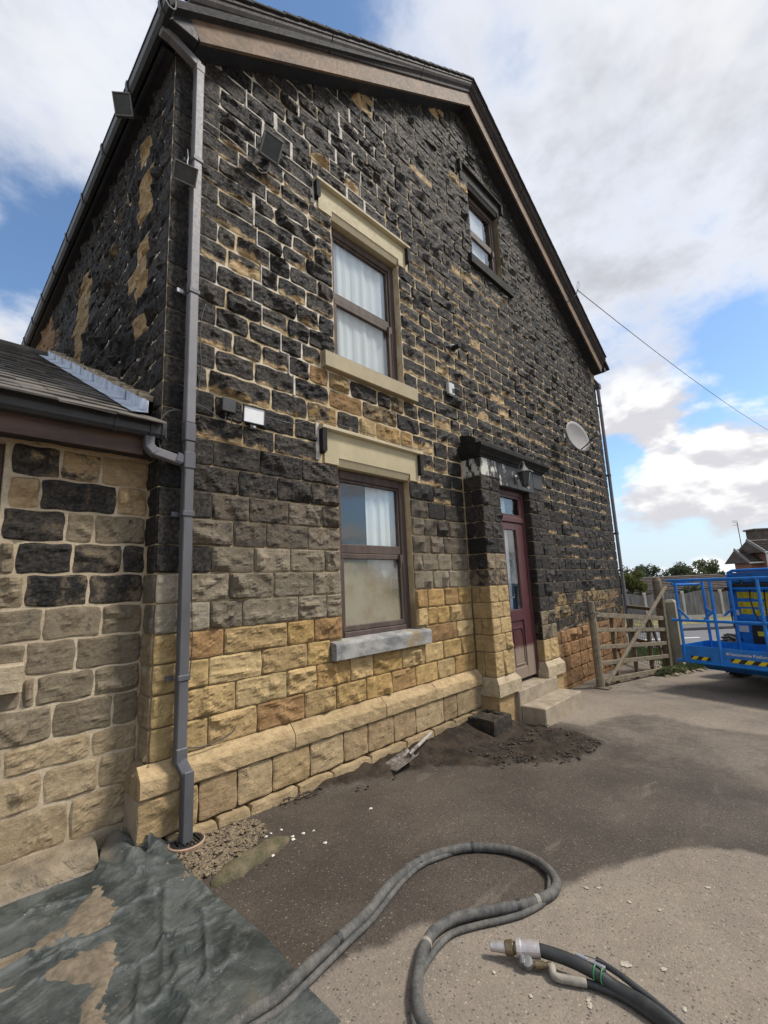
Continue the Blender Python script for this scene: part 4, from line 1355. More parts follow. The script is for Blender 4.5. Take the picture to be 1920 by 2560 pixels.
ends = {'l': ((RAKE_L[0], RAKE_L[1]), APEX), 'r': ((RAKE_R[0] + 0.02, RAKE_R[1] - 0.012), APEX)}
roof = MB()
zin = 0.42
dL, nL = offs((-0.16, 5.47), (APEX[0], APEX[1] + zin), 0)
roof.prism([(-0.14, 5.44), (APEX[0], APEX[1] + 0.36), (9.75, 5.78), (9.75, 5.84), (APEX[0], APEX[1] + 0.44), (-0.16, 5.50)], (0, 0, 0), (1, 0, 0), (0, 0, 1), (0, 1, 0), YB - 0.06, 9.2)
ROOF = roof.build('roof', M['tile'], HOUSE)
for side, (p, q) in ends.items():
    d, nrm = offs(p, q, 0)
    if nrm[1] < 0:
        nrm = -nrm
    p, q = np.array(p), np.array(q)
    # bargeboard
    low, high = p, q
    bd = MB()
    bd.prism([tuple(low), tuple(high), (high[0], high[1] + 0.245), (low[0] - d[0] * 0.12, low[1] - d[1] * 0.12 + 0.235)], (0, 0, 0), (1, 0, 0), (0, 0, 1), (0, 1, 0), YB, YB + 0.03)
    bd.build('bargeboard', M['barge'], HOUSE)
    # soffit board under the verge
    sf = MB()
    sf.add([(low[0], YB + 0.03, low[1] + 0.02), (high[0], YB + 0.03, high[1] + 0.02), (high[0], 0.0, high[1] + 0.02), (low[0], 0.0, low[1] + 0.02),
            (low[0], YB + 0.03, low[1] + 0.05), (high[0], YB + 0.03, high[1] + 0.05), (high[0], 0.0, high[1] + 0.05), (low[0], 0.0, low[1] + 0.05)],
           [(0, 1, 2, 3), (4, 5, 6, 7), (0, 1, 5, 4), (1, 2, 6, 5), (2, 3, 7, 6), (3, 0, 4, 7)])
    sf.build('soffit', M['soffit'], HOUSE)
    # ogee verge moulding in two lengths, with a bead below
    a = low + np.array((-d[0] * 0.14, -d[1] * 0.14))
    for t0, t1 in ((0.0, 0.33), (0.333, 0.70), (0.703, 1.0)):
        A_, B_ = a + (high - a) * t0, a + (high - a) * t1
        prof = [(0.0, 0.235), (0.020, 0.238), (0.026, 0.255), (0.022, 0.270), (0.030, 0.285), (0.058, 0.310), (0.075, 0.340), (0.080, 0.372), (0.092, 0.378), (0.092, 0.405), (0.0, 0.405)]
        mb = MB()
        V = [(P_[0], YB - o_, P_[1] + h_) for P_ in (A_, B_) for o_, h_ in prof]
        m = len(prof)
        mb.add(V, [(i, (i + 1) % m, m + (i + 1) % m, m + i) for i in range(m)] + [tuple(range(m)), tuple(range(m, 2 * m))[::-1]])
        mb.build('verge_moulding', M['barge_mould'], HOUSE)
    # tile ends along the verge
    n = 26
    tm = None
    for k in range(n):
        t = (k + 0.5) / n
        P_ = a + (high - a) * t
        r = np.random.default_rng(40 + k)
        L = np.linalg.norm(high - a) / n
        c3 = np.array((P_[0], YB - 0.03, P_[1] + 0.425 + r.uniform(0, 0.010)))
        d3, n3_ = np.array((d[0], 0, d[1])), np.array((nrm[0], 0, nrm[1]))
        d3 = d3 * math.cos(0.05) - n3_ * math.sin(0.05)
        mb = MB().obox(c3, d3, (0, 1, 0), n3_, L * 0.54, 0.085, 0.010 + r.uniform(0, .004), 0.004)
        mb.build('verge_tile', M['tile'], ROOF)
# eaves box at the left foot of the gable
MB().box(-0.115, 0.10, YB + 0.001, 0.0, 5.415, 5.66, 0.006).build('eaves_box', M['soffit'], HOUSE)
# eaves: fascia, soffit, gutter with union brackets
MB().box(-0.105, -0.080, 0.0, 9.0, 5.36, 5.50).box(-0.08, 0.02, 0.0, 9.0, 5.38, 5.40).build('eaves_fascia', M['soffit'], HOUSE)
gp = [(-0.108, 5.490), (-0.108, 5.415), (-0.125, 5.388), (-0.160, 5.385), (-0.185, 5.41), (-0.192, 5.455), (-0.192, 5.482), (-0.200, 5.484), (-0.200, 5.494), (-0.186, 5.494), (-0.183, 5.46), (-0.176, 5.415), (-0.155, 5.396), (-0.13, 5.398), (-0.116, 5.42), (-0.116, 5.490)]
GUT = MB().prism(gp, (0, 0, 0), (1, 0, 0), (0, 0, 1), (0, 1, 0), -0.29, 9.1).build('gutter', M['plastic'], HOUSE)
for y in np.arange(-0.20, 8.8, 0.78):
    gb = [(x * 1.0 - (0.004 if x < -0.15 else 0), z - 0.004 if z < 5.45 else z + 0.002) for x, z in gp[:10]]
    gb = [(-0.104, 5.496), (-0.104, 5.41), (-0.124, 5.380), (-0.164, 5.377), (-0.193, 5.406), (-0.206, 5.46), (-0.208, 5.50), (-0.19, 5.503)]
    MB().prism(gb, (0, 0, 0), (1, 0, 0), (0, 0, 1), (0, 1, 0), y - 0.02, y + 0.02).build('gutter_bracket', M['plastic'], GUT)
# right end: gutter stop, rear pipe
MB().tube([(9.55, YB - 0.02, 5.74), (9.55, 9.0, 5.74)], 0.055, 10).build('gutter', M['plastic'], HOUSE)
rp = MB()
rp.tube([(9.54, 0.06, 5.72), (9.54, 0.06, 5.60), (9.47, -0.045, 5.42)], 0.034, 10).box(9.40, 9.53, -0.10, 0.02, 5.30, 5.42, 0.01)
rp.build('hopper', M['pipe_dark'], HOUSE)
RPIPE = MB().tube([(9.462, -0.045, 5.32), (9.462, -0.045, -0.72)], 0.036, 12).build('downpipe', M['pipe'], HOUSE)
for z in (4.9, 3.25, 1.95, 1.15, -0.05):
    MB().tube([(9.462, -0.045, z - 0.025), (9.462, -0.045, z + 0.025)], 0.043, 12).box(9.40, 9.52, -0.015, 0.0, z - 0.02, z + 0.02).build('pipe_clip', M['pipe_dark'], RPIPE)

# main square downpipe
PX, PY = 0.158, -0.085
dp = MB()
dp.box(PX - 0.0335, PX + 0.0335, PY - 0.0335, PY + 0.0335, 2.235, 5.325, 0.006)
PIPE = dp.build('downpipe', M['pipe'], HOUSE)
MB().bar((-0.115, -0.095, 5.405), (PX - 0.012, PY, 5.335), 0.066, 0.066, up=(0, 1, 0), bev=0.006, ext=0.012).box(-0.150, -0.084, -0.128, -0.062, 5.36, 5.43, 0.005).build('swan_neck', M['pipe'], PIPE)
MB().box(-0.154, -0.080, -0.132, -0.058, 5.372, 5.40, 0.004).box(PX - 0.037, PX + 0.037, PY - 0.037, PY + 0.037, 5.265, 5.345, 0.006).build('pipe_socket', M['pipe'], PIPE)
lo = MB().box(PX - 0.033, PX + 0.033, PY - 0.033, PY + 0.033, 0.02, 2.10, 0.006).build('lower_pipe', M['pipe_low'], PIPE)
MB().box(PX - 0.038, PX + 0.038, PY - 0.038, PY + 0.038, 2.10, 2.235, 0.006).build('pipe_branch', M['pipe_dark'], PIPE)
sh = MB()
sh.box(PX - 0.037, PX + 0.037, PY - 0.037, PY + 0.037, -0.02, 0.075, 0.006).bar((PX, PY, 0.0), (PX + 0.030, PY - 0.045, -0.085), 0.068, 0.068, up=(0, 1, 0.2), bev=0.008, ext=0.01)
sh.build('pipe_offset', M['pipe_dark'], PIPE)
MB().box(PX - 0.002, PX + 0.064, PY - 0.080, PY - 0.014, -0.47, -0.06, 0.006).build('foot_pipe', M['pipe_low'], PIPE)
for z in (4.42, 3.27, 1.58, 0.50):
    MB().box(PX - 0.041, PX + 0.041, PY - 0.041, PY + 0.02, z - 0.018, z + 0.018, 0.004).box(PX - 0.085, PX - 0.04, -0.05, -0.03, z - 0.016, z + 0.016).build('pipe_clip', M['pipe_dark'], PIPE)
MB().box(0.055, 0.105, -0.052, -0.030, 3.255, 3.29, 0.003).build('clip_plate', M['steel'], PIPE)

# emit the rock faced blocks: the 300 that show largest one by one, the rest as one part
sz = sorted(range(len(STONES)), key=lambda i: -proj_size(STONES[i]['v']))
for i in sz[:300]:
    place(STONES[i], 'stone', HOUSE)
tag(place(join([STONES[i] for i in sz[300:]]), 'stone_courses', HOUSE), kind='stuff')

# ------------------------------------------------------------------ lower building on the left
EXT = empty('lower_extension', (-1.6, 0.2, gz(-1.6)), 'low sandstone outbuilding with pale pointing and slate roof against the house', 'building')
EY = 0.20
EZ = [-0.36, -0.13, 0.07, 0.225, 0.425, 0.60, 0.795, 0.99, 1.19, 1.385, 1.585, 1.785, 1.985, 2.16]
EJ = {11: [-0.774, -0.528, -0.301], 10: [-0.775, -0.619, -0.198], 9: [-1.0, -0.478, -0.323], 8: [-0.93, -0.713, -0.431, -0.148], 7: [-0.92, -0.657, -0.335], 6: [-0.83, -0.556, -0.251],
      5: [-0.97, -0.625, -0.378], 4: [-0.633, -0.564, -0.271], 3: [-0.80, -0.475, -0.16], 2: [-0.689, -0.267], 1: [-0.86, -0.50, -0.22], 0: [-0.72, -0.36], 12: [-0.69, -0.42, -0.15]}
DARK = {(11, 0): .62, (11, 1): .66, (11, 2): .5, (10, 2): .7, (10, 0): 0, (10, 1): .05, (9, 0): .72, (9, 1): .30, (9, 2): .46, (8, 1): .72, (8, 2): .62, (8, 3): .66, (7, 1): .62, (7, 2): .6,
        (6, 1): .40, (6, 0): .42, (6, 2): .1, (5, 1): .42, (5, 2): .2}
for i in range(13):
    z0, z1 = EZ[i], EZ[i + 1]
    js = [-1.9] + EJ[i] + [-0.006]
    zc = (z0 + z1) / 2
    if zc > 0.6:
        js = [j for j in js if j > -0.80 or j == -1.9]
        js[0] = -0.79 if not (0.59 < zc < 0.60) else js[0]
        js = sorted(set(js))
    for n_, (p, q) in enumerate(zip(js[:-1], js[1:])):
        if q - p < 0.05:
            continue
        sid += 1
        r = np.random.default_rng(sid)
        so = DARK.get((i, n_), None)
        so = so * 0.95 if so else so
        if zc > 1.5:
            t = np.array((0.36, 0.27, 0.16)) * r.uniform(.85, 1.1)
        elif zc > 0.9:
            t = np.array((0.20, 0.170, 0.122)) * r.uniform(.8, 1.2)
        else:
            t = np.array((0.175, 0.150, 0.110)) * r.uniform(.85, 1.2) if zc > 0.15 else np.array((0.29, 0.235, 0.155)) * r.uniform(.9, 1.1)
        if so is None:
            so = r.uniform(0.2, 0.4) if zc > 0.9 else r.uniform(0.10, 0.30)
        b_ = rock((p, EY, z0), (1, 0, 0), (0, 0, 1), (0, -1, 0), q - p, z1 - z0, r.uniform(0.026, 0.048), sid, t, so, 0.0, 0.016, 0.03, r.uniform(0.005, 0.009), rc=0.005, jit=0.004)
        place(b_, 'stone', EXT)
EW = MB()
EW.box(-1.9, 0.004, EY + 0.002, EY + 0.28, -0.8, 0.70).box(-0.80, 0.004, EY + 0.0021, EY + 0.28, 0.70, 2.16).box(-3.2, -1.9, EY + 0.005, EY + 0.28, -0.8, 2.16).box(-1.9, -0.80, EY + 0.006, EY + 0.28, 1.98, 2.16)
EW.build('pointed_wall_bed', M['mortar_ext'], EXT)
sl = MB().prism([(EY + 0.1, 0.70), (EY - 0.055, 0.685), (EY - 0.065, 0.675), (EY - 0.065, 0.535), (EY + 0.1, 0.535)], (0, 0, 0), (0, 1, 0), (0, 0, 1), (1, 0, 0), -1.95, -0.637)
va = np.array(sl.v)
mesh_obj('window_sill', va, sl.f, M['stone'], EXT, False, None, {'tint': np.tile((0.38, 0.33, 0.25, 0.2), (len(va), 1)), 'wear': np.tile((0.03, 0, 0.6, 1), (len(va), 1))})
wf = MB().box(-0.88, -0.80, EY + 0.06, EY + 0.16, 0.70, 1.98, 0.006).box(-1.9, -1.82, EY + 0.06, EY + 0.16, 0.70, 1.98, 0.006).box(-1.82, -0.88, EY + 0.06, EY + 0.16, 1.90, 1.98).box(-1.82, -0.88, EY + 0.06, EY + 0.16, 0.70, 0.78)
wf = wf.build('window', M['timber'], EXT)
MB().box(-1.83, -0.87, EY + 0.10, EY + 0.108, 0.77, 1.91).build('pane', M['glass'], wf)
MB().box(-1.95, -0.75, EY + 0.9, EY + 0.95, 0.3, 2.1).build('room', M['room'], wf)
# footing ledge of rough concrete
lg = MB()
nx = 34
for k in range(nx + 1):
    x = -2.2 + (2.2 - 0.245) * k / nx
    a = 0.012 * math.sin(k * 1.7) + random.uniform(-0.006, 0.006)
    lg.v += [(x, EY + 0.02, -0.362), (x, 0.075 + a, -0.366 + a * .3), (x, 0.035 + a * 0.9, -0.385 + a * 0.3), (x, -0.005 - a, -0.45), (x, -0.030 + a, -0.60)]
for k in range(nx):
    for j in range(4):
        lg.f.append((k * 5 + j, k * 5 + j + 1, (k + 1) * 5 + j + 1, (k + 1) * 5 + j))
lg.f.append(tuple(nx * 5 + j for j in range(5))[::-1])
lg.build('concrete_footing', M['concrete_rough'], EXT)
# roof of slates
RA, RB = (-0.07, 2.185), (4.40, 4.47)
sl_len = math.hypot(RB[0] - RA[0], RB[1] - RA[1])
du = np.array((0, (RB[0] - RA[0]) / sl_len, (RB[1] - RA[1]) / sl_len))
dn_ = np.array((0, -du[2], du[1]))
dk = MB().add([(-4.2, RA[0], RA[1] - 0.03), (0.0, RA[0], RA[1] - 0.03), (0.0, RB[0], RB[1] - 0.03), (-4.2, RB[0], RB[1] - 0.03), (-4.2, RA[0], RA[1]), (0.0, RA[0], RA[1]), (0.0, RB[0], RB[1]), (-4.2, RB[0], RB[1])],
              [(0, 1, 2, 3)[::-1], (4, 5, 6, 7), (0, 4, 5, 1), (1, 5, 6, 2), (2, 6, 7, 3), (3, 7, 4, 0)])
DECK = dk.build('roof_deck', M['slate'], EXT)
base_sl = []
for v_ in range(4):
    r = np.random.default_rng(v_)
    mb = MB().obox((0, 0, 0), (1, 0, 0), (0, 1, 0), (0, 0, 1), 0.147 + 0.002 * v_, 0.155, 0.007, 0.003)
    mb.v = [(x, y + r.normal(0, .003), z + r.normal(0, 0.0015)) for x, y, z in mb.v]
    me = bpy.data.meshes.new('slate')
    me.from_pydata(mb.v, [], mb.f)
    me.materials.append(M['slate'])
    base_sl.append(me)
rows = 24
for rr in range(rows):
    c0 = np.array((0, RA[0], RA[1])) + du * (0.06 + rr * sl_len / rows)
    x = -0.02 - (0.15 if rr % 2 else 0.0)
    while x > -3.3 + rr * 0.02:
        o = bpy.data.objects.new('slate', random.choice(base_sl))
        COL.objects.link(o)
        o.parent = DECK
        P_ = Vector(c0 + dn_ * (0.022 + random.uniform(0, 0.006))) + Vector((x - 0.15, 0, 0))
        o.location = P_ - WL[DECK]
        ang_ = math.atan2(du[2], du[1]) - 0.055 + random.uniform(-0.006, 0.006)
        o.rotation_euler = (ang_, 0, random.uniform(-0.006, 0.006))
        x -= 0.302
MB().tube([(-4.2, RB[0], RB[1] + 0.02), (0.0, RB[0], RB[1] + 0.02)], 0.09, 10).build('ridge_tile', M['slate'], EXT)
# stepped lead flashing against the house
nfl = 8
for k in range(nfl):
    a0 = 0.05 + k * (sl_len * 0.93) / nfl
    a1 = a0 + sl_len * 0.93 / nfl + 0.05
    p0, p1 = np.array((0, RA[0], RA[1])) + du * a0, np.array((0, RA[0], RA[1])) + du * a1
    lift = 0.004 * (k % 2)
    xs_ = -0.095 - lift
    mb = MB()
    q = []
    m = 6
    for j in range(m + 1):
        p = p0 + (p1 - p0) * j / m
        w1, w2 = random.uniform(-.006, .006), random.uniform(-.006, .006)
        q += [(xs_ - 0.002, p[1] - dn_[1] * 0.0, p[2] + 0.15 + w1), (xs_ + w2 * 0.6, p[1], p[2] + 0.065), (-0.20 + w1, p[1], p[2] + 0.048 + lift)]
    fq = []
    for j in range(m):
        for t in range(2):
            fq.append((j * 3 + t, j * 3 + t + 1, (j + 1) * 3 + t + 1, (j + 1) * 3 + t))
    o = mesh_obj('lead_flashing', q, fq, M['lead'], EXT, True)
    so_ = o.modifiers.new('thick', 'SOLIDIFY')
    so_.thickness = 0.005
fil = MB()
for j in range(60):
    p = np.array((0, RA[0], RA[1])) + du * (0.25 + j * sl_len * 0.90 / 60)
    fil.obox((-0.050, p[1], p[2] + 0.150 + random.uniform(-.012, .018)), (1, 0, 0), du + dn_ * random.uniform(-.15, .15), dn_, 0.045 + random.uniform(-.012, .008), sl_len / 105 * random.uniform(.6, 1.1), 0.009 + random.uniform(0, .016), 0.005)
o = fil.build('mortar_fillet', M['mortar_ext'], EXT)
o['kind'] = 'stuff'
# gutter, fascia, soffit
MB().box(-4.2, -0.105, 0.020, 0.045, 1.985, 2.135).build('fascia', M['fascia'], EXT)
MB().box(-4.2, -0.01, 0.046, EY, 2.005, 2.02).build('eaves_soffit', M['soffit'], EXT)
eg = [(0.018, 2.205), (0.018, 2.12), (-0.004, 2.098), (-0.060, 2.096), (-0.082, 2.118), (-0.088, 2.160), (-0.088, 2.19), (-0.095, 2.193), (-0.095, 2.203), (-0.080, 2.203), (-0.078, 2.125), (-0.058, 2.106), (-0.006, 2.108), (0.008, 2.125), (0.008, 2.205)]
EG = MB().prism(eg, (0, 0, 0), (0, 1, 0), (0, 0, 1), (1, 0, 0), -4.2, 0.0).build('gutter', M['plastic'], EXT)
for x in (-0.30, -0.085, -0.012, -1.2):
    gb = [(0.02, 2.208), (0.02, 2.115), (-0.004, 2.090), (-0.063, 2.088), (-0.089, 2.112), (-0.098, 2.16), (-0.101, 2.206)]
    MB().prism(gb, (0, 0, 0), (0, 1, 0), (0, 0, 1), (1, 0, 0), x - 0.011, x + 0.011).build('gutter_bracket', M['plastic'], EG)
MB().box(-0.004, 0.004, -0.094, 0.019, 2.094, 2.206, 0.001).build('stop_end', M['plastic'], EG)
ol = MB()
ol.box(-0.120, -0.060, -0.072, -0.012, 2.02, 2.10, 0.005).bar((-0.092, -0.048, 2.03), (-0.058, -0.062, 1.985), 0.064, 0.064, up=(0, 1, 0), bev=0.010, ext=0.015)
ol.build('outlet_bend', M['pipe_dark'], EG)
MB().bar((-0.062, -0.060, 1.995), (0.118, -0.082, 2.135 - 0.185), 0.060, 0.060, up=(0, 1, 0), bev=0.006, ext=0.0).build('branch_pipe', M['pipe'], EG)
MB().bar((0.075, -0.077, 1.975), (0.128, -0.084, 1.957), 0.068, 0.068, up=(0, 1, 0), bev=0.006).build('branch_socket', M['pipe_dark'], EG)
# dark branch box on the main pipe matches the inlet level
MB().box(PX - 0.040, PX + 0.040, PY - 0.040, PY + 0.040, 1.90, 2.02, 0.006).build('pipe_branch', M['pipe_dark'], PIPE)

# ------------------------------------------------------------------ fittings on the walls
def floodlight(name, c, fwd, up, w, h, d, label, glassm, bodym, mount, group='floodlights on the house', rim=None):
    """lamp box facing fwd, with bezel, glass and bracket to the wall"""
    c, fwd, up = np.asarray(c, float), np.asarray(fwd, float), np.asarray(up, float)
    fwd /= np.linalg.norm(fwd)
    s = np.cross(fwd, up)
    s /= np.linalg.norm(s)
    up = np.cross(s, fwd)
    E_ = empty(name, mount, label, 'floodlight', group)
    b = MB()
    # tapering housing
    P_ = []
    for dd, k in ((0, 1.0), (-d * 0.35, 0.96), (-d, 0.45)):
        P_ += [c + fwd * dd + s * w / 2 * k * i + up * h / 2 * k * j for i, j in ((-1, -1), (1, -1), (1, 1), (-1, 1))]
    fs = [(8, 9, 10, 11)]
    for a in (0, 4):
        fs += [(a + i, a + (i + 1) % 4, a + 4 + (i + 1) % 4, a + 4 + i) for i in range(4)]
    b.add(P_, fs)
    for k in (-0.3, -0.1, 0.1, 0.3):
        b.obox(c - fwd * d * 0.72 + s * w * k, s, up, fwd, 0.004, h * 0.30, d * 0.25)
    b.build('housing', bodym, E_)
    z = MB()
    t = min(w, h) * 0.075
    for (cc, a, bb) in ((c + up * (h / 2 - t / 2), w / 2, t / 2), (c - up * (h / 2 - t / 2), w / 2, t / 2)):
        z.obox(cc + fwd * 0.004, s, up, fwd, a, bb, 0.009, 0.003)
    for (cc, a, bb) in ((c + s * (w / 2 - t / 2), t / 2, h / 2 - t), (c - s * (w / 2 - t / 2), t / 2, h / 2 - t)):
        z.obox(cc + fwd * 0.0035, s, up, fwd, a, bb, 0.009, 0.003)
    z.build('bezel', rim or bodym, E_)
    MB().obox(c + fwd * 0.002, s, up, fwd, w / 2 - t, h / 2 - t, 0.002).build('lens', glassm, E_)
    br = MB()
    mt = np.asarray(mount, float)
    e1 = c - fwd * d * 0.6 - up * h * 0.1
    br.bar(e1 + s * w * 0.2, mt, 0.012, 0.03, bev=0.002, ext=0.004).bar(e1 - s * w * 0.2, mt, 0.012, 0.03, bev=0.002, ext=0.004)
    br.build('bracket', bodym, E_)
    return E_


M['lens_dark'] = simple('dark_lamp_glass', (0.045, 0.048, 0.050), 0.16, 0.2, 20)
M['lens_grey'] = simple('dusty_lamp_glass', (0.13, 0.13, 0.135), 0.25, 0.2, 20)
M['lens_white'] = simple('led_diffuser', (0.78, 0.78, 0.78), 0.3, 0.04, 20)
floodlight('floodlight', (-0.235, 0.50, 5.16), (-0.55, -0.75, -0.45), (0.1, 0.2, 1), 0.145, 0.17, 0.11, 'old square floodlight on an arm under the left eaves gutter', M['lens_dark'], M['lamp_body'], (0.0, 0.68, 5.34), rim=M['lamp_grey'])
floodlight('floodlight', (0.025, -0.215, 4.12), (-0.30, -0.80, -0.62), (0.05, -0.2, 1), 0.165, 0.125, 0.11, 'grey floodlight clamped across the square downpipe at the house corner', M['lens_dark'], M['lamp_grey'], (0.105, -0.02, 4.22))
floodlight('floodlight', (0.775, -0.19, 4.95), (-0.15, -0.90, -0.45), (0.1, -0.1, 1), 0.185, 0.20, 0.12, 'dark square floodlight above and left of the upper sash window', M['lens_dark'], M['lamp_body'], (0.84, 0.0, 5.0), rim=M['lamp_grey'])
LED = floodlight('floodlight', (0.645, -0.135, 2.405), (-0.05, -1, -0.06), (0, 0, 1), 0.195, 0.145, 0.03, 'slim LED floodlight with white panel beside the black junction box', M['lens_white'], M['black'], (0.70, 0.0, 2.46))
MB().box(0.605, 0.665, -0.145, -0.09, 2.285, 2.325, 0.006).build('sensor_box', M['black'], LED)
MB().lathe((0.640, -0.143, 2.305), (0, -1, 0), [(0, 0.011), (0.006, 0.010), (0.011, 0.005)], 12).build('sensor_eye', M['white_plastic'], LED)
JB = empty('junction_box', (0.465, 0.0, 2.46), 'black square junction box on dark stone right of the downpipe', 'junction box')
MB().box(0.405, 0.52, -0.085, -0.03, 2.405, 2.515, 0.006).build('lid_box', M['black'], JB)
for x in (0.445, 0.485):
    MB().lathe((x, -0.058, 2.405), (0, 0, -1), [(0, 0.011), (0.012, 0.013), (0.024, 0.010), (0.03, 0.006)], 10).build('cable_gland', M['black'], JB)


def cable(pts, r, label, m='wire', name='cable'):
    o = MB().tube(smooth_path(pts, 6), r, 6).build(name, M[m], None, True)
    return tag(o, label, 'cable')


cable([(0.485, -0.058, 2.38), (0.49, -0.07, 2.33), (0.52, -0.075, 2.285), (0.575, -0.08, 2.27), (0.61, -0.09, 2.30)], 0.0045, 'short black cable looping from junction box to white LED floodlight')
cable([(0.445, -0.058, 2.38), (0.44, -0.06, 2.345), (0.40, -0.055, 2.345), (0.33, -0.045, 2.39), (0.26, -0.05, 2.41), (0.19, -0.04, 2.42)], 0.004, 'black cable running from junction box left behind the downpipe')
cable([(0.275, -0.05, 3.25), (0.245, -0.05, 3.12), (0.235, -0.055, 2.9), (0.25, -0.05, 2.7), (0.225, -0.05, 2.5), (0.20, -0.05, 2.42)], 0.004, 'thin dark cable curving down the wall beside the downpipe above the junction box')
cable([(0.70, -0.05, 2.455), (0.85, -0.055, 2.46), (1.05, -0.05, 2.465), (1.30, -0.05, 2.555), (1.40, -0.075, 2.565), (2.0, -0.075, 2.566), (2.83, -0.075, 2.566), (3.2, -0.06, 2.80), (3.6, -0.06, 2.95), (3.75, -0.08, 2.98)], 0.004, 'black cable run along the lower window label mould to the porch')
cable([(-0.01, -0.03, 2.02), (-0.03, -0.03, 2.18), (0.02, -0.04, 2.30), (0.10, -0.05, 2.335), (0.16, -0.045, 2.33)], 0.005, 'black cable arching from the low gutter end round the house corner')
cable([(0.205, -0.05, 1.95), (0.215, -0.05, 1.4), (0.222, -0.055, 1.0), (0.23, -0.06, 0.72), (0.22, -0.06, 0.52), (0.20, -0.06, 0.46)], 0.0035, 'slack dark cable hanging down the right side of the downpipe')
cable([(0.195, -0.06, 0.06), (0.30, -0.05, 0.03), (0.42, -0.045, 0.035), (0.52, -0.05, 0.06), (0.56, -0.05, 0.10)], 0.004, 'loose grey cable end lying on the plinth by the downpipe foot')
cable([(0.10, -0.05, 4.52), (0.095, -0.08, 4.42), (0.075, -0.12, 4.33), (0.07, -0.16, 4.20)], 0.004, 'white cable dropping into the corner floodlight', 'white_plastic')
cable([(0.80, -0.14, 4.90), (0.80, -0.10, 4.80), (0.74, -0.06, 4.77), (0.66, -0.05, 4.84), (0.5, -0.045, 4.90), (0.33, -0.04, 4.92), (0.22, -0.04, 4.91)], 0.004, 'pale cable drooping from the dark floodlight to the downpipe', 'white_mortar')
SB = empty('alarm_sensor', (3.54, 0, 3.52), 'small white sensor box on the blackened wall above the porch', 'sensor')
MB().box(3.475, 3.60, -0.055, -0.002, 3.45, 3.61, 0.006).build('case', M['white_plastic'], SB)
MB().box(3.545, 3.59, -0.059, -0.053, 3.475, 3.54, 0.002).box(3.478, 3.598, -0.05, -0.004, 3.425, 3.449).build('sensor_window', M['black'], SB)
VP = empty('wall_vent_pipe', (3.69, 0, 4.16), 'stubby black vent pipe poking from the wall between the windows', 'vent pipe')
MB().lathe((3.69, 0.0, 4.165), (-0.3, -1, -0.15), [(0, 0.05), (0.035, 0.05), (0.036, 0.032), (0.085, 0.032), (0.086, 0.038), (0.12, 0.038), (0.121, 0.030), (0.17, 0.030)], 14).build('pipe_stub', M['black'], VP)
MB().lathe((3.69, 0.0, 4.165), (-0.3, -1, -0.15), [(-0.02, 0.07), (0.022, 0.066), (0.03, 0.045)], 14).build('collar', M['white_mortar'], VP)
cable([(3.72, -0.02, 2.99), (3.76, -0.06, 3.03), (3.82, -0.09, 3.02), (3.83, -0.08, 2.96), (3.80, -0.16, 2.85), (3.76, -0.24, 2.80)], 0.006, 'short grey cable hooked over the left end of the porch top', 'lamp_grey')

# satellite dish
DS = empty('satellite_dish', (7.235, 0, 3.667), 'pale grey satellite dish on the dark wall near the far corner', 'satellite dish')
dc = np.array((7.03, -0.33, 3.56))
df = np.array((-0.30, -0.93, 0.22))
df /= np.linalg.norm(df)
ds = np.cross(df, (0, 0, 1))
ds /= np.linalg.norm(ds)
dup_ = np.cross(ds, df)
V, Fq = [dc - df * 0.045], []
nr, nt = 6, 36
for i in range(1, nr + 1):
    for j in range(nt):
        t = 2 * math.pi * j / nt
        rr = i / nr
        V.append(dc + ds * 0.285 * rr * math.cos(t) + dup_ * 0.315 * rr * math.sin(t) - df * 0.045 * (1 - rr * rr))
for j in range(nt):
    Fq.append((0, 1 + j, 1 + (j + 1) % nt))
for i in range(nr - 1):
    for j in range(nt):
        a = 1 + i * nt
        Fq.append((a + j, a + nt + j, a + nt + (j + 1) % nt, a + (j + 1) % nt))
o = mesh_obj('reflector', V, Fq, M['dish'], DS, True)
o.modifiers.new('thick', 'SOLIDIFY').thickness = 0.006
lnb = dc + df * 0.36 - dup_ * 0.14
MB().tube([dc - dup_ * 0.26 - df * 0.03, dc - dup_ * 0.24 + df * 0.12, lnb - df * 0.02 - dup_ * 0.02], 0.011, 8).build('feed_arm', M['black'], DS)
MB().lathe(lnb + df * 0.03, -df + 0.15 * dup_, [(0, 0.022), (0.05, 0.024), (0.055, 0.033), (0.08, 0.033)], 14).obox(lnb - dup_ * 0.035, df, ds, dup_, 0.03, 0.02, 0.03, 0.005).build('feed_horn', M['dish'], DS)
MB().tube([(7.235, -0.005, 3.64), (7.22, -0.14, 3.66), (7.10, -0.28, 3.58)], 0.018, 8).box(7.20, 7.27, -0.018, 0.0, 3.56, 3.74, 0.003).build('wall_bracket', M['steel'], DS)
cable([(7.08, -0.64, 3.42), (7.12, -0.4, 3.32), (7.3, -0.06, 3.45), (7.5, -0.03, 3.6), (8.2, -0.03, 3.62)], 0.004, 'thin cable trailing from the satellite dish along the wall')

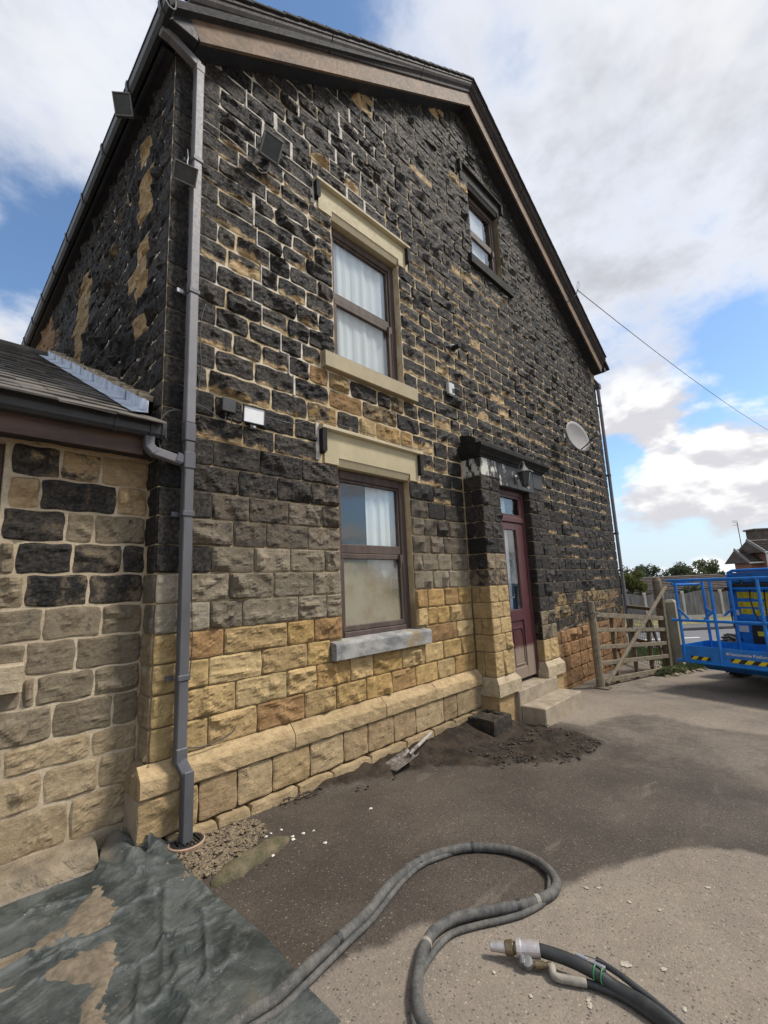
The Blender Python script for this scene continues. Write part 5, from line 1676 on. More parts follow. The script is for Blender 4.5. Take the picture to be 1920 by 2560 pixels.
# carriage lantern on the porch
LN = empty('wall_lantern', (4.62, YF - 0.012, 2.44), 'dark grey hexagonal carriage lantern hanging before the porch lintel', 'lantern')
lc = np.array((4.49, -0.475, 2.47))
MB().lathe((4.62, YF - 0.012, 2.44), (0, -1, 0), [(0, 0.045), (0.015, 0.045), (0.025, 0.03), (0.05, 0.018), (0.06, 0.012)], 12).lathe((4.62, YF - 0.02, 2.44), (0, 0, -1), [(0, 0.028), (0.05, 0.03), (0.085, 0.008)], 8).build('wall_rose', M['lamp_grey'], LN)
arm = smooth_path([(4.62, YF - 0.05, 2.45), (4.60, YF - 0.075, 2.52), (4.575, YF - 0.10, 2.585), (4.545, YF - 0.14, 2.615), (4.51, YF - 0.19, 2.615), (4.49, -0.475, 2.60), (4.49, -0.475, 2.57)], 5)
MB().tube(arm, 0.0085, 8).lathe(lc + (0, 0, 0.13), (0, 0, -1), [(0, 0.006), (0.008, 0.016), (0.02, 0.010), (0.03, 0.017), (0.045, 0.010)], 10).build('scroll_arm', M['lamp_grey'], LN)


def hexring(z, r, ph=0.2):
    return [(lc[0] + r * math.cos(ph + k * math.pi / 3), lc[1] + r * math.sin(ph + k * math.pi / 3), lc[2] + z) for k in range(6)]


cap = MB()
lv = [(0.105, 0.010), (0.07, 0.028), (0.035, 0.055), (0.008, 0.092), (0.0, 0.118), (-0.012, 0.116), (-0.010, 0.08)]
for z, r_ in lv:
    cap.v += hexring(z, r_)
for i in range(len(lv) - 1):
    for k in range(6):
        cap.f.append((i * 6 + k, i * 6 + (k + 1) % 6, (i + 1) * 6 + (k + 1) % 6, (i + 1) * 6 + k))
cap.f += [tuple(range(6)), tuple((len(lv) - 1) * 6 + k for k in range(6))]
cap.build('cap', M['lamp_grey'], LN)
a_, b_ = hexring(-0.012, 0.088), hexring(-0.185, 0.046)
for k in range(6):
    MB().add([a_[k], a_[(k + 1) % 6], b_[(k + 1) % 6], b_[k]], [(0, 1, 2, 3)]).build('lantern_pane', M['lens_dark'], LN)
    MB().bar(a_[k], b_[k], 0.009, 0.009, up=(0.3, 1, 0)).build('glazing_bar', M['lamp_body'], LN)
MB().add(hexring(-0.185, 0.052) + hexring(-0.20, 0.044), [tuple(range(6)), tuple(range(6, 12))[::-1]] + [(k, (k + 1) % 6, 6 + (k + 1) % 6, 6 + k) for k in range(6)]).lathe(lc + (0, 0, -0.20), (0, 0, -1), [(0, 0.012), (0.012, 0.012), (0.022, 0.004)], 8).build('base', M['lamp_body'], LN)

# overhead line with its bracket
BK = empty('wire_bracket', (7.69, -0.20, 6.62), 'thin swan-neck bracket on the right bargeboard holding the overhead wire', 'bracket')
MB().tube(smooth_path([(7.69, YB, 6.62), (7.66, -0.30, 6.60), (7.62, -0.40, 6.62), (7.60, -0.45, 6.67), (7.60, -0.46, 6.72)], 5), 0.010, 8).build('hook', M['steel'], BK)
MB().tube([(7.60 + 0.05 * math.cos(t), -0.48 - 0.02 * math.sin(t), 6.78 + 0.09 * math.sin(t)) for t in np.linspace(0, 2 * math.pi, 22)[:-1]], 0.004, 5, closed=True).build('wire_coil', M['wire'], BK)
WP0, WP1 = np.array((7.60, -0.46, 6.70)), np.array((33.69, -3.03, 8.12))
cable([WP0 + (WP1 - WP0) * t - np.array((0, 0, 1.5 * t * (1 - t))) for t in np.linspace(0, 1, 14)], 0.008, 'overhead wire running from the right gable out across the sky', 'lamp_body', 'overhead_wire')

# ------------------------------------------------------------------ things on the ground near the wall
GU = empty('drain_gully', (0.19, -0.14, gz(0.19)), 'round terracotta drain gully with black grating under the downpipe', 'drain')
gzv = -0.46
MB().lathe((0.19, -0.145, gzv - 0.10), (0, 0, 1), [(0, 0.075), (0.05, 0.095), (0.085, 0.105), (0.10, 0.108), (0.105, 0.100), (0.09, 0.088), (0.06, 0.085)], 28).build('clay_rim', M['terracotta'], GU)
gr_ = MB()
gr_.tube([(0.19 + 0.088 * math.cos(t), -0.145 + 0.088 * math.sin(t), gzv - 0.004) for t in np.linspace(0, 2 * math.pi, 29)[:-1]], 0.010, 6, closed=True)
for k in range(-3, 4):
    h = math.sqrt(0.088 ** 2 - (k * 0.024) ** 2)
    gr_.bar((0.19 + k * 0.024, -0.145 - h, gzv - 0.002), (0.19 + k * 0.024, -0.145 + h, gzv - 0.002), 0.010, 0.008)
gr_.build('grating', M['black'], GU)


def pebbles(name, pts, r0, r1, mat, seed, flat=0.6):
    r = np.random.default_rng(seed)
    octv = np.array([(1, 0, 0), (-1, 0, 0), (0, 1, 0), (0, -1, 0), (0, 0, 1), (0, 0, -1), (.6, .6, .55), (-.6, .6, .5), (.6, -.6, .5), (-.6, -.6, .55)])
    octf = [(0, 6, 8), (6, 2, 7), (7, 1, 9), (9, 3, 8), (4, 6, 7), (4, 7, 9), (4, 9, 8), (4, 8, 6), (0, 2, 6), (2, 1, 7), (1, 3, 9), (3, 0, 8), (5, 2, 0), (5, 1, 2), (5, 3, 1), (5, 0, 3)]
    V, Fq = [], []
    for (x, y, z) in pts:
        s = r.uniform(r0, r1)
        th = r.uniform(0, 6.28)
        v = octv * (1 + r.normal(0, 0.13, (10, 3))) * np.array((s, s * r.uniform(.6, 1), s * flat * r.uniform(.6, 1)))
        R_ = np.array(((math.cos(th), -math.sin(th), 0), (math.sin(th), math.cos(th), 0), (0, 0, 1)))
        v = v @ R_.T + (x, y, z + s * flat * 0.35)
        k = len(V)
        V += v.tolist()
        Fq += [tuple(i + k for i in f) for f in octf]
    return mesh_obj(name, V, Fq, mat)


def scatter(poly, n, seed, edge=0.0):
    r = np.random.default_rng(seed)
    P_ = np.asarray(poly)
    out = []
    while len(out) < n:
        x = r.uniform(P_[:, 0].min(), P_[:, 0].max(), 400)
        y = r.uniform(P_[:, 1].min(), P_[:, 1].max(), 400)
        d = sdist(poly, x, y)
        for a, b, c in zip(x, y, d):
            if c > r.uniform(-edge, edge):
                out.append((a, b))
    return out[:n]


GRAV = [(0.10, -0.16), (0.30, -0.10), (0.55, -0.115), (0.66, -0.20), (0.56, -0.40), (0.32, -0.50), (0.10, -0.58), (0.02, -0.45)]
pg = scatter(GRAV, 1500, 3, 0.05)
pg = [(x, y, float(ground_h(x, y)) + 0.012 * max(0, math.sin(x * 40) * math.sin(y * 37))) for x, y in pg]
o = tag(pebbles('gravel', pg[:1100], 0.007, 0.015, M['gravel'], 4), 'loose brown gravel round the drain at the foot of the wall', 'gravel', kind='stuff')
o = tag(pebbles('pale_gravel', pg[1100:], 0.007, 0.014, M['sand'], 5), 'paler chips mixed into the gravel by the drain', 'gravel', kind='stuff')
for k, (x, y) in enumerate([(0.574, -0.423), (0.617, -0.407), (0.688, -0.418), (0.69, -0.545), (0.758, -0.561), (0.83, -0.574), (0.784, -0.753), (0.437, -0.722), (0.672, -0.575), (1.30, -0.62)]):
    o = pebbles('white_pebble', [(x, y, float(ground_h(x, y)) + (0.045 if k == 7 else 0))], 0.011, 0.016, M['white_pebble'], 60 + k)
    tag(o, ['white pebble at the left of the row above the mossy kerb stone', 'second white pebble from the left above the kerb stone', 'white pebble at the top right of the kerb stone row', 'white pebble touching the far end of the kerb stone',
            'white pebble just right of the kerb stone end', 'white pebble farthest right in the loose row by the kerb stone', 'lone white pebble lowest of those right of the kerb stone', 'white pebble resting on the mossy kerb stone', 'white pebble close under the far end of the kerb stone',
            'lone white pebble on damp tarmac midway between gravel and shovel'][k], 'pebble', 'white pebbles by the kerb stone')
# mossy edging stone
ks = MB()
n1_, n2_ = 22, 8
A0, B0 = np.array((0.10, -0.665)), np.array((0.675, -0.525))
dd = (B0 - A0) / np.linalg.norm(B0 - A0)
pp = np.array((-dd[1], dd[0]))
KV = []
rr_ = np.random.default_rng(8)
for i in range(n1_ + 1):
    for j in range(n2_ + 1):
        t = i / n1_
        th = math.pi * j / n2_
        e = min(1, 5 * t, 5 * (1 - t)) ** 0.5
        w = 0.062 * e * (1 + 0.12 * math.sin(i * 1.3))
        c_ = A0 + (B0 - A0) * t + pp * (-w * np.sign(math.cos(th)) * abs(math.cos(th)) ** 0.5)
        KV.append((c_[0], c_[1], float(ground_h(*c_)) - 0.01 + 0.052 * e * math.sin(th) ** 0.5 + rr_.normal(0, 0.0035)))
KF = [(i * (n2_ + 1) + j, i * (n2_ + 1) + j + 1, (i + 1) * (n2_ + 1) + j + 1, (i + 1) * (n2_ + 1) + j) for i in range(n1_) for j in range(n2_)]
tag(mesh_obj('kerb_stone', KV, KF, M['moss_stone'], None, True), 'worn mossy kerb stone half buried beside the gravel', 'kerb stone')
# black silt box beside the porch
BX = empty('drain_trough', (3.5, -0.28, float(ground_h(3.5, -0.28))), 'black silt-caked square stone trough at the foot of the porch', 'trough')
bx = MB()
r = np.random.default_rng(6)
zt_ = -0.435
x0_, x1_, y0_, y1_ = 3.30, 3.675, -0.445, -0.10
for (a, b, c, d) in ((x0_, x1_, y0_, y0_ + 0.06), (x0_, x1_, y1_ - 0.05, y1_), (x0_, x0_ + 0.055, y0_ + 0.06, y1_ - 0.05), (x1_ - 0.055, x1_, y0_ + 0.06, y1_ - 0.05)):
    bx.box(a, b, c, d, -0.75, zt_ + r.uniform(-.006, .006), 0.012)
bx.v = [(x + r.normal(0, .004), y + r.normal(0, .004), z + r.normal(0, .004)) for x, y, z in bx.v]
bx.build('stone_sides', M['mud_black'], BX)
V, Fq = [], []
for i in range(9):
    for j in range(9):
        V.append((x0_ + 0.04 + 0.30 * i / 8, y0_ + 0.05 + 0.26 * j / 8, zt_ - 0.03 + r.normal(0, 0.008) + 0.03 * math.sin(i * .4)))
mesh_obj('silt_fill', V, [(i * 9 + j, (i + 1) * 9 + j, (i + 1) * 9 + j + 1, i * 9 + j + 1) for i in range(8) for j in range(8)], M['mud_black'], BX, True)
mp = scatter(MUDP, 1700, 9, 0.14)
mp = [(x, y, float(ground_h(x, y)) + 0.02) for x, y in mp if fbm(np.array(x), np.array(y), 4, 77) > 0.47 and y < -0.1]
wl_ = [(x, -0.11 - abs(random.gauss(0, 0.03)), float(ground_h(x, -0.1)) + 0.03) for x in np.arange(0.9, 3.7, 0.012)]
tag(pebbles('mud_clods', mp + wl_, 0.005, 0.021, M['mud'], 10, 0.7), 'dark crumbs of wet mud scattered along the wall foot', 'mud', kind='stuff')

# shovel
SH = empty('shovel', (2.05, -0.30, float(ground_h(2.05, -0.3))), 'square-mouth shovel with short pale shaft lying on mud by the wall', 'shovel')
g0 = float(ground_h(2.0, -0.3)) + 0.050
tip, heel = np.array((1.865, -0.265, g0)), np.array((2.135, -0.315, g0 + 0.05))
ax_ = (heel - tip) / np.linalg.norm(heel - tip)
sd = np.array((0.35, 0.94, 0.0))
sd -= ax_ * (sd @ ax_)
sd /= np.linalg.norm(sd)
nr_ = np.cross(ax_, sd)
V = []
L_ = np.linalg.norm(heel - tip)
for i in range(9):
    t = i / 8
    w = 0.105 * (1 - 0.10 * t) * (1 if t < 0.9 else 0.86)
    for j in range(9):
        s = -1 + j / 4
        lift = 0.030 * abs(s) ** 3 * (0.25 + 0.9 * t) + 0.02 * max(0, t - 0.8)
        V.append(tip + ax_ * L_ * t + sd * w * s + nr_ * (lift - 0.006 * math.cos(s * 1.5)))
o = mesh_obj('blade', V, [(i * 9 + j, (i + 1) * 9 + j, (i + 1) * 9 + j + 1, i * 9 + j + 1) for i in range(8) for j in range(8)], M['shovel'], SH, True)
o.modifiers.new('thick', 'SOLIDIFY').thickness = 0.004
h0, h1 = heel - ax_ * 0.05 + nr_ * 0.012, np.array((2.60, -0.145, g0 + 0.085))
hm = h0 + (h1 - h0) * 0.34
MB().tube([h0, h0 + (hm - h0) * 0.35 + (0, 0, 0.012), hm + (0, 0, 0.006)], [0.024, 0.019, 0.017], 10).build('socket', M['shovel'], SH)
MB().tube([hm + (0, 0, 0.006), h1], 0.0165, 10).build('shaft', M['shaft'], SH)

# tarpaulin
def crease(x, y):
    z = 0
    for (ax, ay, bx_, by_, h, w) in ((-0.9, -0.62, -0.28, -0.52, .016, .030), (-0.75, -0.66, -0.30, -0.63, .014, .022), (-0.2, -1.3, 0.02, -0.75, .012, .03), (-0.28, -0.35, 0.02, -0.62, .012, .035), (-0.35, -1.25, -0.05, -0.45, .010, .03),
                                     (-0.7, -0.20, -0.3, -0.30, .012, .03), (-0.25, -0.16, 0.08, -0.36, .013, .03), (-0.5, -1.4, -0.3, -0.9, .012, .03)):
        d = np.array((bx_ - ax, by_ - ay))
        L2 = d @ d
        t = np.clip(((x - ax) * d[0] + (y - ay) * d[1]) / L2, 0, 1)
        q = np.hypot(x - ax - t * d[0], y - ay - t * d[1]) + 0.02 * (fbm(x, y, 6, 57, 2) - 0.5)
        z = z + 1.7 * h * np.clip(1 - np.abs(q) / (w * 0.8), 0, 1) ** 1.4 * np.sin(np.pi * np.clip(t, 0.05, .95))
    return z


TX, TY = np.meshgrid(np.linspace(-1.5, 0.135, 210), np.linspace(-1.75, 0.115, 230), indexing='ij')
edge = 0.10 + 0.02 * np.sin(TY * 3) - 0.05 * sstep(TY, -1.1, -1.6) + 0.03 * sstep(TY, -0.35, 0.0)
TXm = -1.5 + (TX + 1.5) / 1.635 * (edge + 1.5)
YB_ = -0.065 + 0.165 * sstep(TXm, -0.28, -0.20)
TY = -1.75 + (TY + 1.75) / 1.865 * (YB_ + 1.75)
TZ = ground_h(TXm, TY) + 0.008
ridge = np.abs(fbm(TXm * 1.0 + TY * 0.5, TY * 1.6 - TXm * 0.6, 3.2, 51, 3) - 0.5)
TZ = TZ + 0.014 * np.clip(1 - ridge * 16, 0, 1) + 0.007 * fbm(TXm, TY, 7, 53, 3) + crease(TXm, TY)
# gathered folds pushed into the corner and up the ledge
g = sstep(TY, -0.22, 0.06)
cor = np.exp(-((TXm + 0.06) / 0.17) ** 2)
TZ = TZ + g * cor * (0.055 + 0.030 * np.sin(TXm * 38 + TY * 9)) + sstep(TY, 0.0, 0.10) * 0.035 * cor
TYm = TY + 0.05 * cor * g * np.sin(TXm * 30) - np.where(TXm > -0.02, sstep(TY, -0.12, 0.115) * 0.17, 0)
n1_, n2_ = TX.shape
ix = np.arange(n1_ * n2_).reshape(n1_, n2_)
Fq = np.stack([ix[:-1, :-1], ix[1:, :-1], ix[1:, 1:], ix[:-1, 1:]], -1).reshape(-1, 4)
o = mesh_obj('tarpaulin', np.stack([TXm, TYm, TZ], -1).reshape(-1, 3), Fq, M['tarp'], None, True)
tag(o, 'crumpled dark green tarpaulin spread over the ground by the outbuilding', 'tarpaulin')


def tarp_z(x, y):
    rd = np.abs(fbm(x * 1.0 + y * 0.5, y * 1.6 - x * 0.6, 3.2, 51, 3) - 0.5)
    return ground_h(x, y) + 0.008 + 0.014 * np.clip(1 - rd * 16, 0, 1) + 0.007 * fbm(x, y, 7, 53, 3) + crease(x, y)


for poly, lab in (([(-1.0, -0.52), (-0.70, -0.50), (-0.60, -0.475), (-0.50, -0.42), (-0.41, -0.325), (-0.285, -0.15), (-0.25, -0.31), (-0.27, -0.50), (-0.335, -0.61), (-0.43, -0.62), (-0.54, -0.60), (-0.70, -0.60), (-1.0, -0.62)], 'pointed fan of tan spent grit on the tarpaulin near the outbuilding'),
                  ([(-1.1, -0.66), (-0.74, -0.66), (-0.60, -0.715), (-0.48, -0.70), (-0.345, -0.70), (-0.385, -0.82), (-0.39, -0.93), (-0.45, -1.04), (-0.48, -1.25), (-0.70, -1.3), (-0.60, -1.03), (-0.525, -0.93), (-0.64, -0.75), (-1.1, -0.75)], 'larger drift of tan spent grit on the tarpaulin at the picture edge')):
    P_ = np.asarray(poly)
    gx_, gy_ = np.meshgrid(np.arange(P_[:, 0].min() - .03, P_[:, 0].max() + .03, 0.007), np.arange(P_[:, 1].min() - .03, P_[:, 1].max() + .03, 0.007), indexing='ij')
    dd_ = sdist(poly, gx_, gy_) + 0.055 * (fbm(gx_, gy_, 14, 91) - 0.5) + 0.07 * (fbm(gx_, gy_, 5, 92) - 0.5) + 0.05 * (fbm(gx_, gy_, 38, 94) - 0.5)
    zz = tarp_z(gx_, gy_) + 0.013 * sstep(dd_, -0.01, 0.09) - 0.0055 + 0.009 * fbm(gx_, gy_, 22, 93, 5) * sstep(dd_, 0, 0.04)
    ii = np.arange(gx_.size).reshape(gx_.shape)
    keep = dd_ > -0.012
    kq = keep[:-1, :-1] & keep[1:, :-1] & keep[1:, 1:] & keep[:-1, 1:]
    Fq = np.stack([ii[:-1, :-1], ii[1:, :-1], ii[1:, 1:], ii[:-1, 1:]], -1)[kq]
    used = np.unique(Fq)
    mp_ = -np.ones(gx_.size, int)
    mp_[used] = np.arange(len(used))
    o = mesh_obj('grit_drift', np.stack([gx_, gy_, zz], -1).reshape(-1, 3)[used], mp_[Fq], M['sand'], None, True)
    tag(o, lab, 'grit', kind='stuff')

# blast hose: thick line with a thin one strapped along it
def on_ground(pts, h):
    return [(x, y, float(ground_h(x, y)) + h) for x, y in pts]


HM = [(-0.70, -1.62), (-0.45, -1.54), (-0.202, -1.51), (-0.061, -1.519), (0.089, -1.495), (0.293, -1.462), (0.484, -1.433), (0.663, -1.377), (0.795, -1.350), (0.984, -1.333), (1.143, -1.374), (1.306, -1.470), (1.405, -1.595),
      (1.444, -1.721), (1.423, -1.841), (1.363, -1.933), (1.299, -1.980), (1.209, -1.991), (1.113, -1.965), (1.019, -1.918), (0.922, -1.852), (0.822, -1.791), (0.722, -1.745), (0.621, -1.732), (0.530, -1.754),
      (0.449, -1.795), (0.379, -1.837), (0.320, -1.881), (0.274, -1.930), (0.246, -1.985), (0.22, -2.10), (0.22, -2.3), (0.1, -2.6)]
HT = [(-0.70, -1.68), (-0.45, -1.59), (-0.20, -1.555), (-0.05, -1.56), (0.10, -1.535), (0.30, -1.50), (0.50, -1.465), (0.68, -1.41), (0.81, -1.375), (0.98, -1.355), (1.15, -1.395), (1.33, -1.45), (1.431, -1.549), (1.482, -1.66), (1.470, -1.78), (1.399, -1.885),
      (1.268, -1.955), (1.145, -1.985), (1.007, -1.955), (0.907, -1.909), (0.794, -1.843), (0.688, -1.793), (0.601, -1.785), (0.506, -1.80), (0.425, -1.82), (0.347, -1.85), (0.283, -1.90), (0.218, -1.965), (0.18, -2.08), (0.17, -2.3), (0.05, -2.6)]
HS = empty('blast_hose', (0.8, -1.35, float(ground_h(0.8, -1.35))), 'long grey blast hose pair looping across the tarmac in the foreground', 'hose')


def wrapped(path, r, n, name):
    path = [np.asarray(p, float) for p in path]
    rv = np.random.default_rng(n)
    mb = MB().tube(path, [r * (1 + rv.normal(0, 0.002)) for _ in path], n)
    L = np.concatenate([[0], np.cumsum([np.linalg.norm(b - a) for a, b in zip(path[:-1], path[1:])])])
    at = [(L[i] / 10.0, k / n, 0, 1) for i in range(len(path)) for k in range(n)]
    mesh_obj(name, mb.v, mb.f, M['hose_wrap'], HS, True, None, {'wear': at})


wrapped(smooth_path(on_ground(HM, 0.024), 14), 0.0235, 16, 'thick_hose')
wrapped(smooth_path(on_ground(HT, 0.014), 12), 0.0135, 12, 'thin_hose')
for i in (5, 9, 11, 18, 19, 24):
    a, b = np.array(on_ground([HM[i]], 0.024)[0]), np.array(on_ground([HM[i + 1]], 0.024)[0])
    d_ = (b - a) / np.linalg.norm(b - a)
    MB().tube([a - d_ * 0.010, a + d_ * 0.010], 0.0255, 14).build('strap', M['hose_black'] if i % 2 else M['hose_pale'], HS)

# blast nozzle with dead-man valve and whip hose
NZ = empty('blast_nozzle', (0.75, -2.06, float(ground_h(0.75, -2.06))), 'aluminium blast nozzle with brass collar lying on dry tarmac', 'nozzle')
gn = float(ground_h(0.75, -2.06))
p0 = np.array((0.690, -1.968, gn + 0.040))
p1 = np.array((0.793, -2.144, gn + 0.052))
ax_ = (p1 - p0) / np.linalg.norm(p1 - p0)
MB().lathe(p0, ax_, [(0, 0.0135), (0.002, 0.0155), (0.062, 0.0195), (0.063, 0.015)], 20).build('nozzle_tip', M['alu'], NZ)
MB().lathe(p0 + ax_ * 0.060, ax_, [(0, 0.022), (0.002, 0.024), (0.030, 0.0265), (0.032, 0.024), (0.036, 0.021), (0.048, 0.021)], 20).build('brass_collar', M['brass'], NZ)
MB().lathe(p0 + ax_ * 0.104, ax_, [(0, 0.030), (0.002, 0.034), (0.018, 0.034), (0.022, 0.030), (0.092, 0.029), (0.094, 0.024)], 22).build('coupling', M['alu'], NZ)
dwn = np.array((-0.62, -0.40, -0.35))
dwn /= np.linalg.norm(dwn)
k0 = p0 + ax_ * 0.125
MB().lathe(k0 + dwn * 0.02, dwn, [(0, 0.014), (0.022, 0.014), (0.024, 0.018), (0.036, 0.016)], 14).lathe(k0 + dwn * 0.045 + ax_ * 0.018, np.cross(ax_, dwn), [(-0.014, 0.012), (-0.012, 0.021), (0.010, 0.021), (0.014, 0.010), (0.020, 0.008)], 16).build('valve_body', M['lamp_grey'], NZ)
s0 = k0 + dwn * 0.046 + ax_ * 0.035
s0[2] = gn + 0.026
s1 = s0 + ax_ * 0.075
MB().lathe(s0, s1 - s0, [(0, 0.009), (0.012, 0.009), (0.013, 0.013), (0.045, 0.013), (0.046, 0.010), (0.06, 0.010), (0.061, 0.013), (0.075, 0.011)], 14).build('side_fitting', M['brass'], NZ)
wh = on_ground([(0.748, -2.215), (0.768, -2.262), (0.80, -2.315)], 0.020)
MB().tube(smooth_path([s1] + wh, 5), 0.0145, 12).build('taped_whip', M['hose_pale'], NZ, True)
ht = [tuple(p1 - ax_ * 0.01), (0.818, -2.235, gn + 0.05), (0.835, -2.33, gn + 0.042)] + on_ground([(0.842, -2.41), (0.838, -2.49), (0.822, -2.56), (0.79, -2.64), (0.74, -2.75)], 0.028)
MB().tube(smooth_path(ht, 6), 0.0225, 14).build('hose_tail', M['hose_black'], NZ, True)
ht2 = on_ground([(0.80, -2.30), (0.822, -2.37), (0.83, -2.44), (0.818, -2.52), (0.79, -2.59), (0.74, -2.68)], 0.016)
MB().tube(smooth_path(ht2, 6), 0.014, 10).build('control_line', M['hose_black'], NZ, True)
ht3 = [(0.875, -2.33, gn + 0.060), (0.872, -2.40, gn + 0.055), (0.868, -2.46, gn + 0.045), (0.86, -2.54, gn + 0.03), (0.82, -2.66, gn + 0.02)]
MB().tube(smooth_path(ht3, 6), 0.011, 10).build('control_line', M['hose_black'], NZ, True)
pt = np.array((0.834, -2.315, gn + 0.046))
MB().obox(pt + (0.012, 0.03, 0.020), (0.1, -1, 0), (1, 0.1, -0.4), (0.3, 0, 1), 0.022, 0.010, 0.004, 0.002).build('silver_tape', M['tape_silver'], NZ)
MB().obox(pt + (0.016, -0.03, 0.019), (0.05, -1, 0), (1, 0.05, -0.4), (0.3, 0, 1), 0.026, 0.010, 0.004, 0.002).build('silver_tape', M['tape_silver'], NZ)
for dy in (-0.025, -0.052):
    c_ = pt + np.array((0.001, dy, -0.001))
    MB().tube([c_ + 0.0245 * np.array((math.cos(t), 0, math.sin(t))) for t in np.linspace(0, 2 * math.pi, 19)[:-1]], 0.0028, 5, closed=True).build('green_tie', M['tape_green'], NZ)
MB().tube([pt + (0.014, 0.02, 0.028), pt + (0.028, -0.05, 0.03), pt + (0.032, -0.12, 0.02)], 0.0016, 5).build('blue_wire', M['pipe_dark'], NZ)
# pale splashes on the tarmac
for k, (x, y, s) in enumerate([(1.021, -2.385, .024), (1.095, -2.502, .014), (0.752, -2.339, .012), (0.730, -2.351, .014), (0.621, -2.178, .010), (1.416, -2.082, .014), (1.46, -2.129, .012), (1.842, -2.527, .014),
                               (1.481, -2.395, .012), (1.448, -2.274, .012), (0.625, -2.021, .010), (0.947, -2.601, .012)]):
    r = np.random.default_rng(k)
    m = 26
    ph = r.uniform(0, 6, 3)
    zz = float(ground_h(x, y)) + 0.004
    V = [(x, y, zz + 0.002)] + [(x + s * (.8 + .16 * math.sin(2 * t + ph[0]) + .10 * math.sin(5 * t + ph[1])) * math.cos(t), y + s * (.72 + .16 * math.sin(2 * t + ph[0]) + .10 * math.sin(5 * t + ph[1])) * math.sin(t), zz) for t in np.linspace(0, 2 * math.pi, m + 1)[:-1]]
    o = mesh_obj('plaster_splash', V, [(0, 1 + i, 1 + (i + 1) % m) for i in range(m)], M['splash'])
    tag(o, ['largest pale plaster splash, right of the nozzle hose', 'small plaster splash just right of the largest one', 'plaster splash close below the pale taped nozzle whip', 'plaster splash touching its twin below the nozzle whip', 'small plaster splash left of the blast nozzle valve',
            'plaster splash nearest the right side of the hose loop', 'plaster splash second from the hose loop on dry tarmac', 'plaster splash farthest right on the dry tarmac', 'plaster splash midway between hose loop and picture edge', 'plaster splash above the middle of the dry tarmac',
            'small plaster splash beneath the nozzle tip', 'plaster splash at the bottom beside the black nozzle hose'][k], 'splash', 'plaster splashes on the tarmac')

# ------------------------------------------------------------------ gate and posts beyond the porch
GO, GD = np.array((6.537, -0.395)), np.array((8.548, -0.92))
gd = (GD - GO) / np.linalg.norm(GD - GO)
gn_ = np.array((-gd[1], gd[0]))


def gp3(s, z, off=0.0):
    p = GO + gd * s + gn_ * off
    return np.array((p[0], p[1], z))


GT = empty('field_gate', (GO[0], GO[1], -0.70), 'sagging weathered timber field gate propped open beside the house', 'gate')
MB().tube([gp3(0.005, -0.69), gp3(0.0, 0.0), gp3(-0.01, 0.64)], [0.062, 0.058, 0.055], 10).build('end_stile', M['gate'], GT)
for (z0, z1, h) in ((0.43, 0.22, 0.075), (0.19, 0.02, 0.062), (-0.08, -0.22, 0.062), (-0.33, -0.445, 0.065), (-0.60, -0.66, 0.070)):
    MB().bar(gp3(0.05, z0), gp3(2.13, z1), 0.035, h, bev=0.004).build('rail', M['gate'], GT)
for s, z0, z1 in ((0.565, 0.37, -0.735), (1.13, 0.31, -0.73), (1.62, 0.26, -0.70)):
    MB().bar(gp3(s, z0, 0.045), gp3(s - 0.03, z1, 0.045), 0.065, 0.03, up=(gd[0], gd[1], 0), bev=0.003).build('upright', M['gate_dark'], GT)
MB().bar(gp3(2.12, 0.60, 0.0), gp3(2.09, -0.71, 0.0), 0.06, 0.07, up=(gd[0], gd[1], 0), bev=0.004).build('hanging_stile', M['gate_dark'], GT)
MB().bar(gp3(0.10, -0.64, -0.055), gp3(2.22, 0.80, -0.055), 0.05, 0.055, bev=0.012).build('brace', M['gate'], GT)
MB().bar(gp3(1.70, 0.24, 0.05), gp3(2.08, -0.71, 0.05), 0.035, 0.05, bev=0.004).build('brace', M['gate_dark'], GT)
MB().tube([gp3(-0.07, 0.44), gp3(-0.06, 0.47, -0.07), gp3(0.06, 0.45, -0.07), gp3(0.08, 0.43, 0.0)], 0.008, 6).tube([gp3(-0.09, 0.72), gp3(-0.085, 0.50), gp3(-0.07, 0.36)], 0.010, 6).build('latch_chain', M['lamp_body'], GT)
MB().box(*(sorted((gp3(-0.12, 0)[0], gp3(0.06, 0)[0]))), -0.55, -0.33, -0.70, -0.67).build('foot_block', M['gate_dark'], GT)
cable([gp3(-0.07, 0.42), (6.25, -0.20, 0.30), (5.9, -0.10, 0.22), (5.55, -0.03, 0.24)], 0.006, 'sagging wire tying the gate stile back to the stone wall', 'lamp_body')
PT = empty('gate_post', tuple(gp3(2.24, -0.75)), 'tall round-topped timber post behind the hanging end of the gate', 'post')
MB().tube([gp3(2.26, -0.8, 0.10), gp3(2.24, 0.2, 0.10), gp3(2.22, 0.90, 0.10), gp3(2.22, 0.97, 0.10)], [0.085, 0.080, 0.075, 0.05], 12).build('timber_post', M['gate'], PT)
MB().box(gp3(2.08, 0)[0], gp3(2.14, 0)[0], -0.93, -0.83, -0.6, 0.40, 0.01).build('packing_board', M['gate_dark'], PT)
CPT = empty('concrete_post', tuple(gp3(2.45, -0.75)), 'square concrete gatepost with weathered tapered top beside the blue lift', 'post')
q0 = gp3(2.44, 0.0, 0.02)
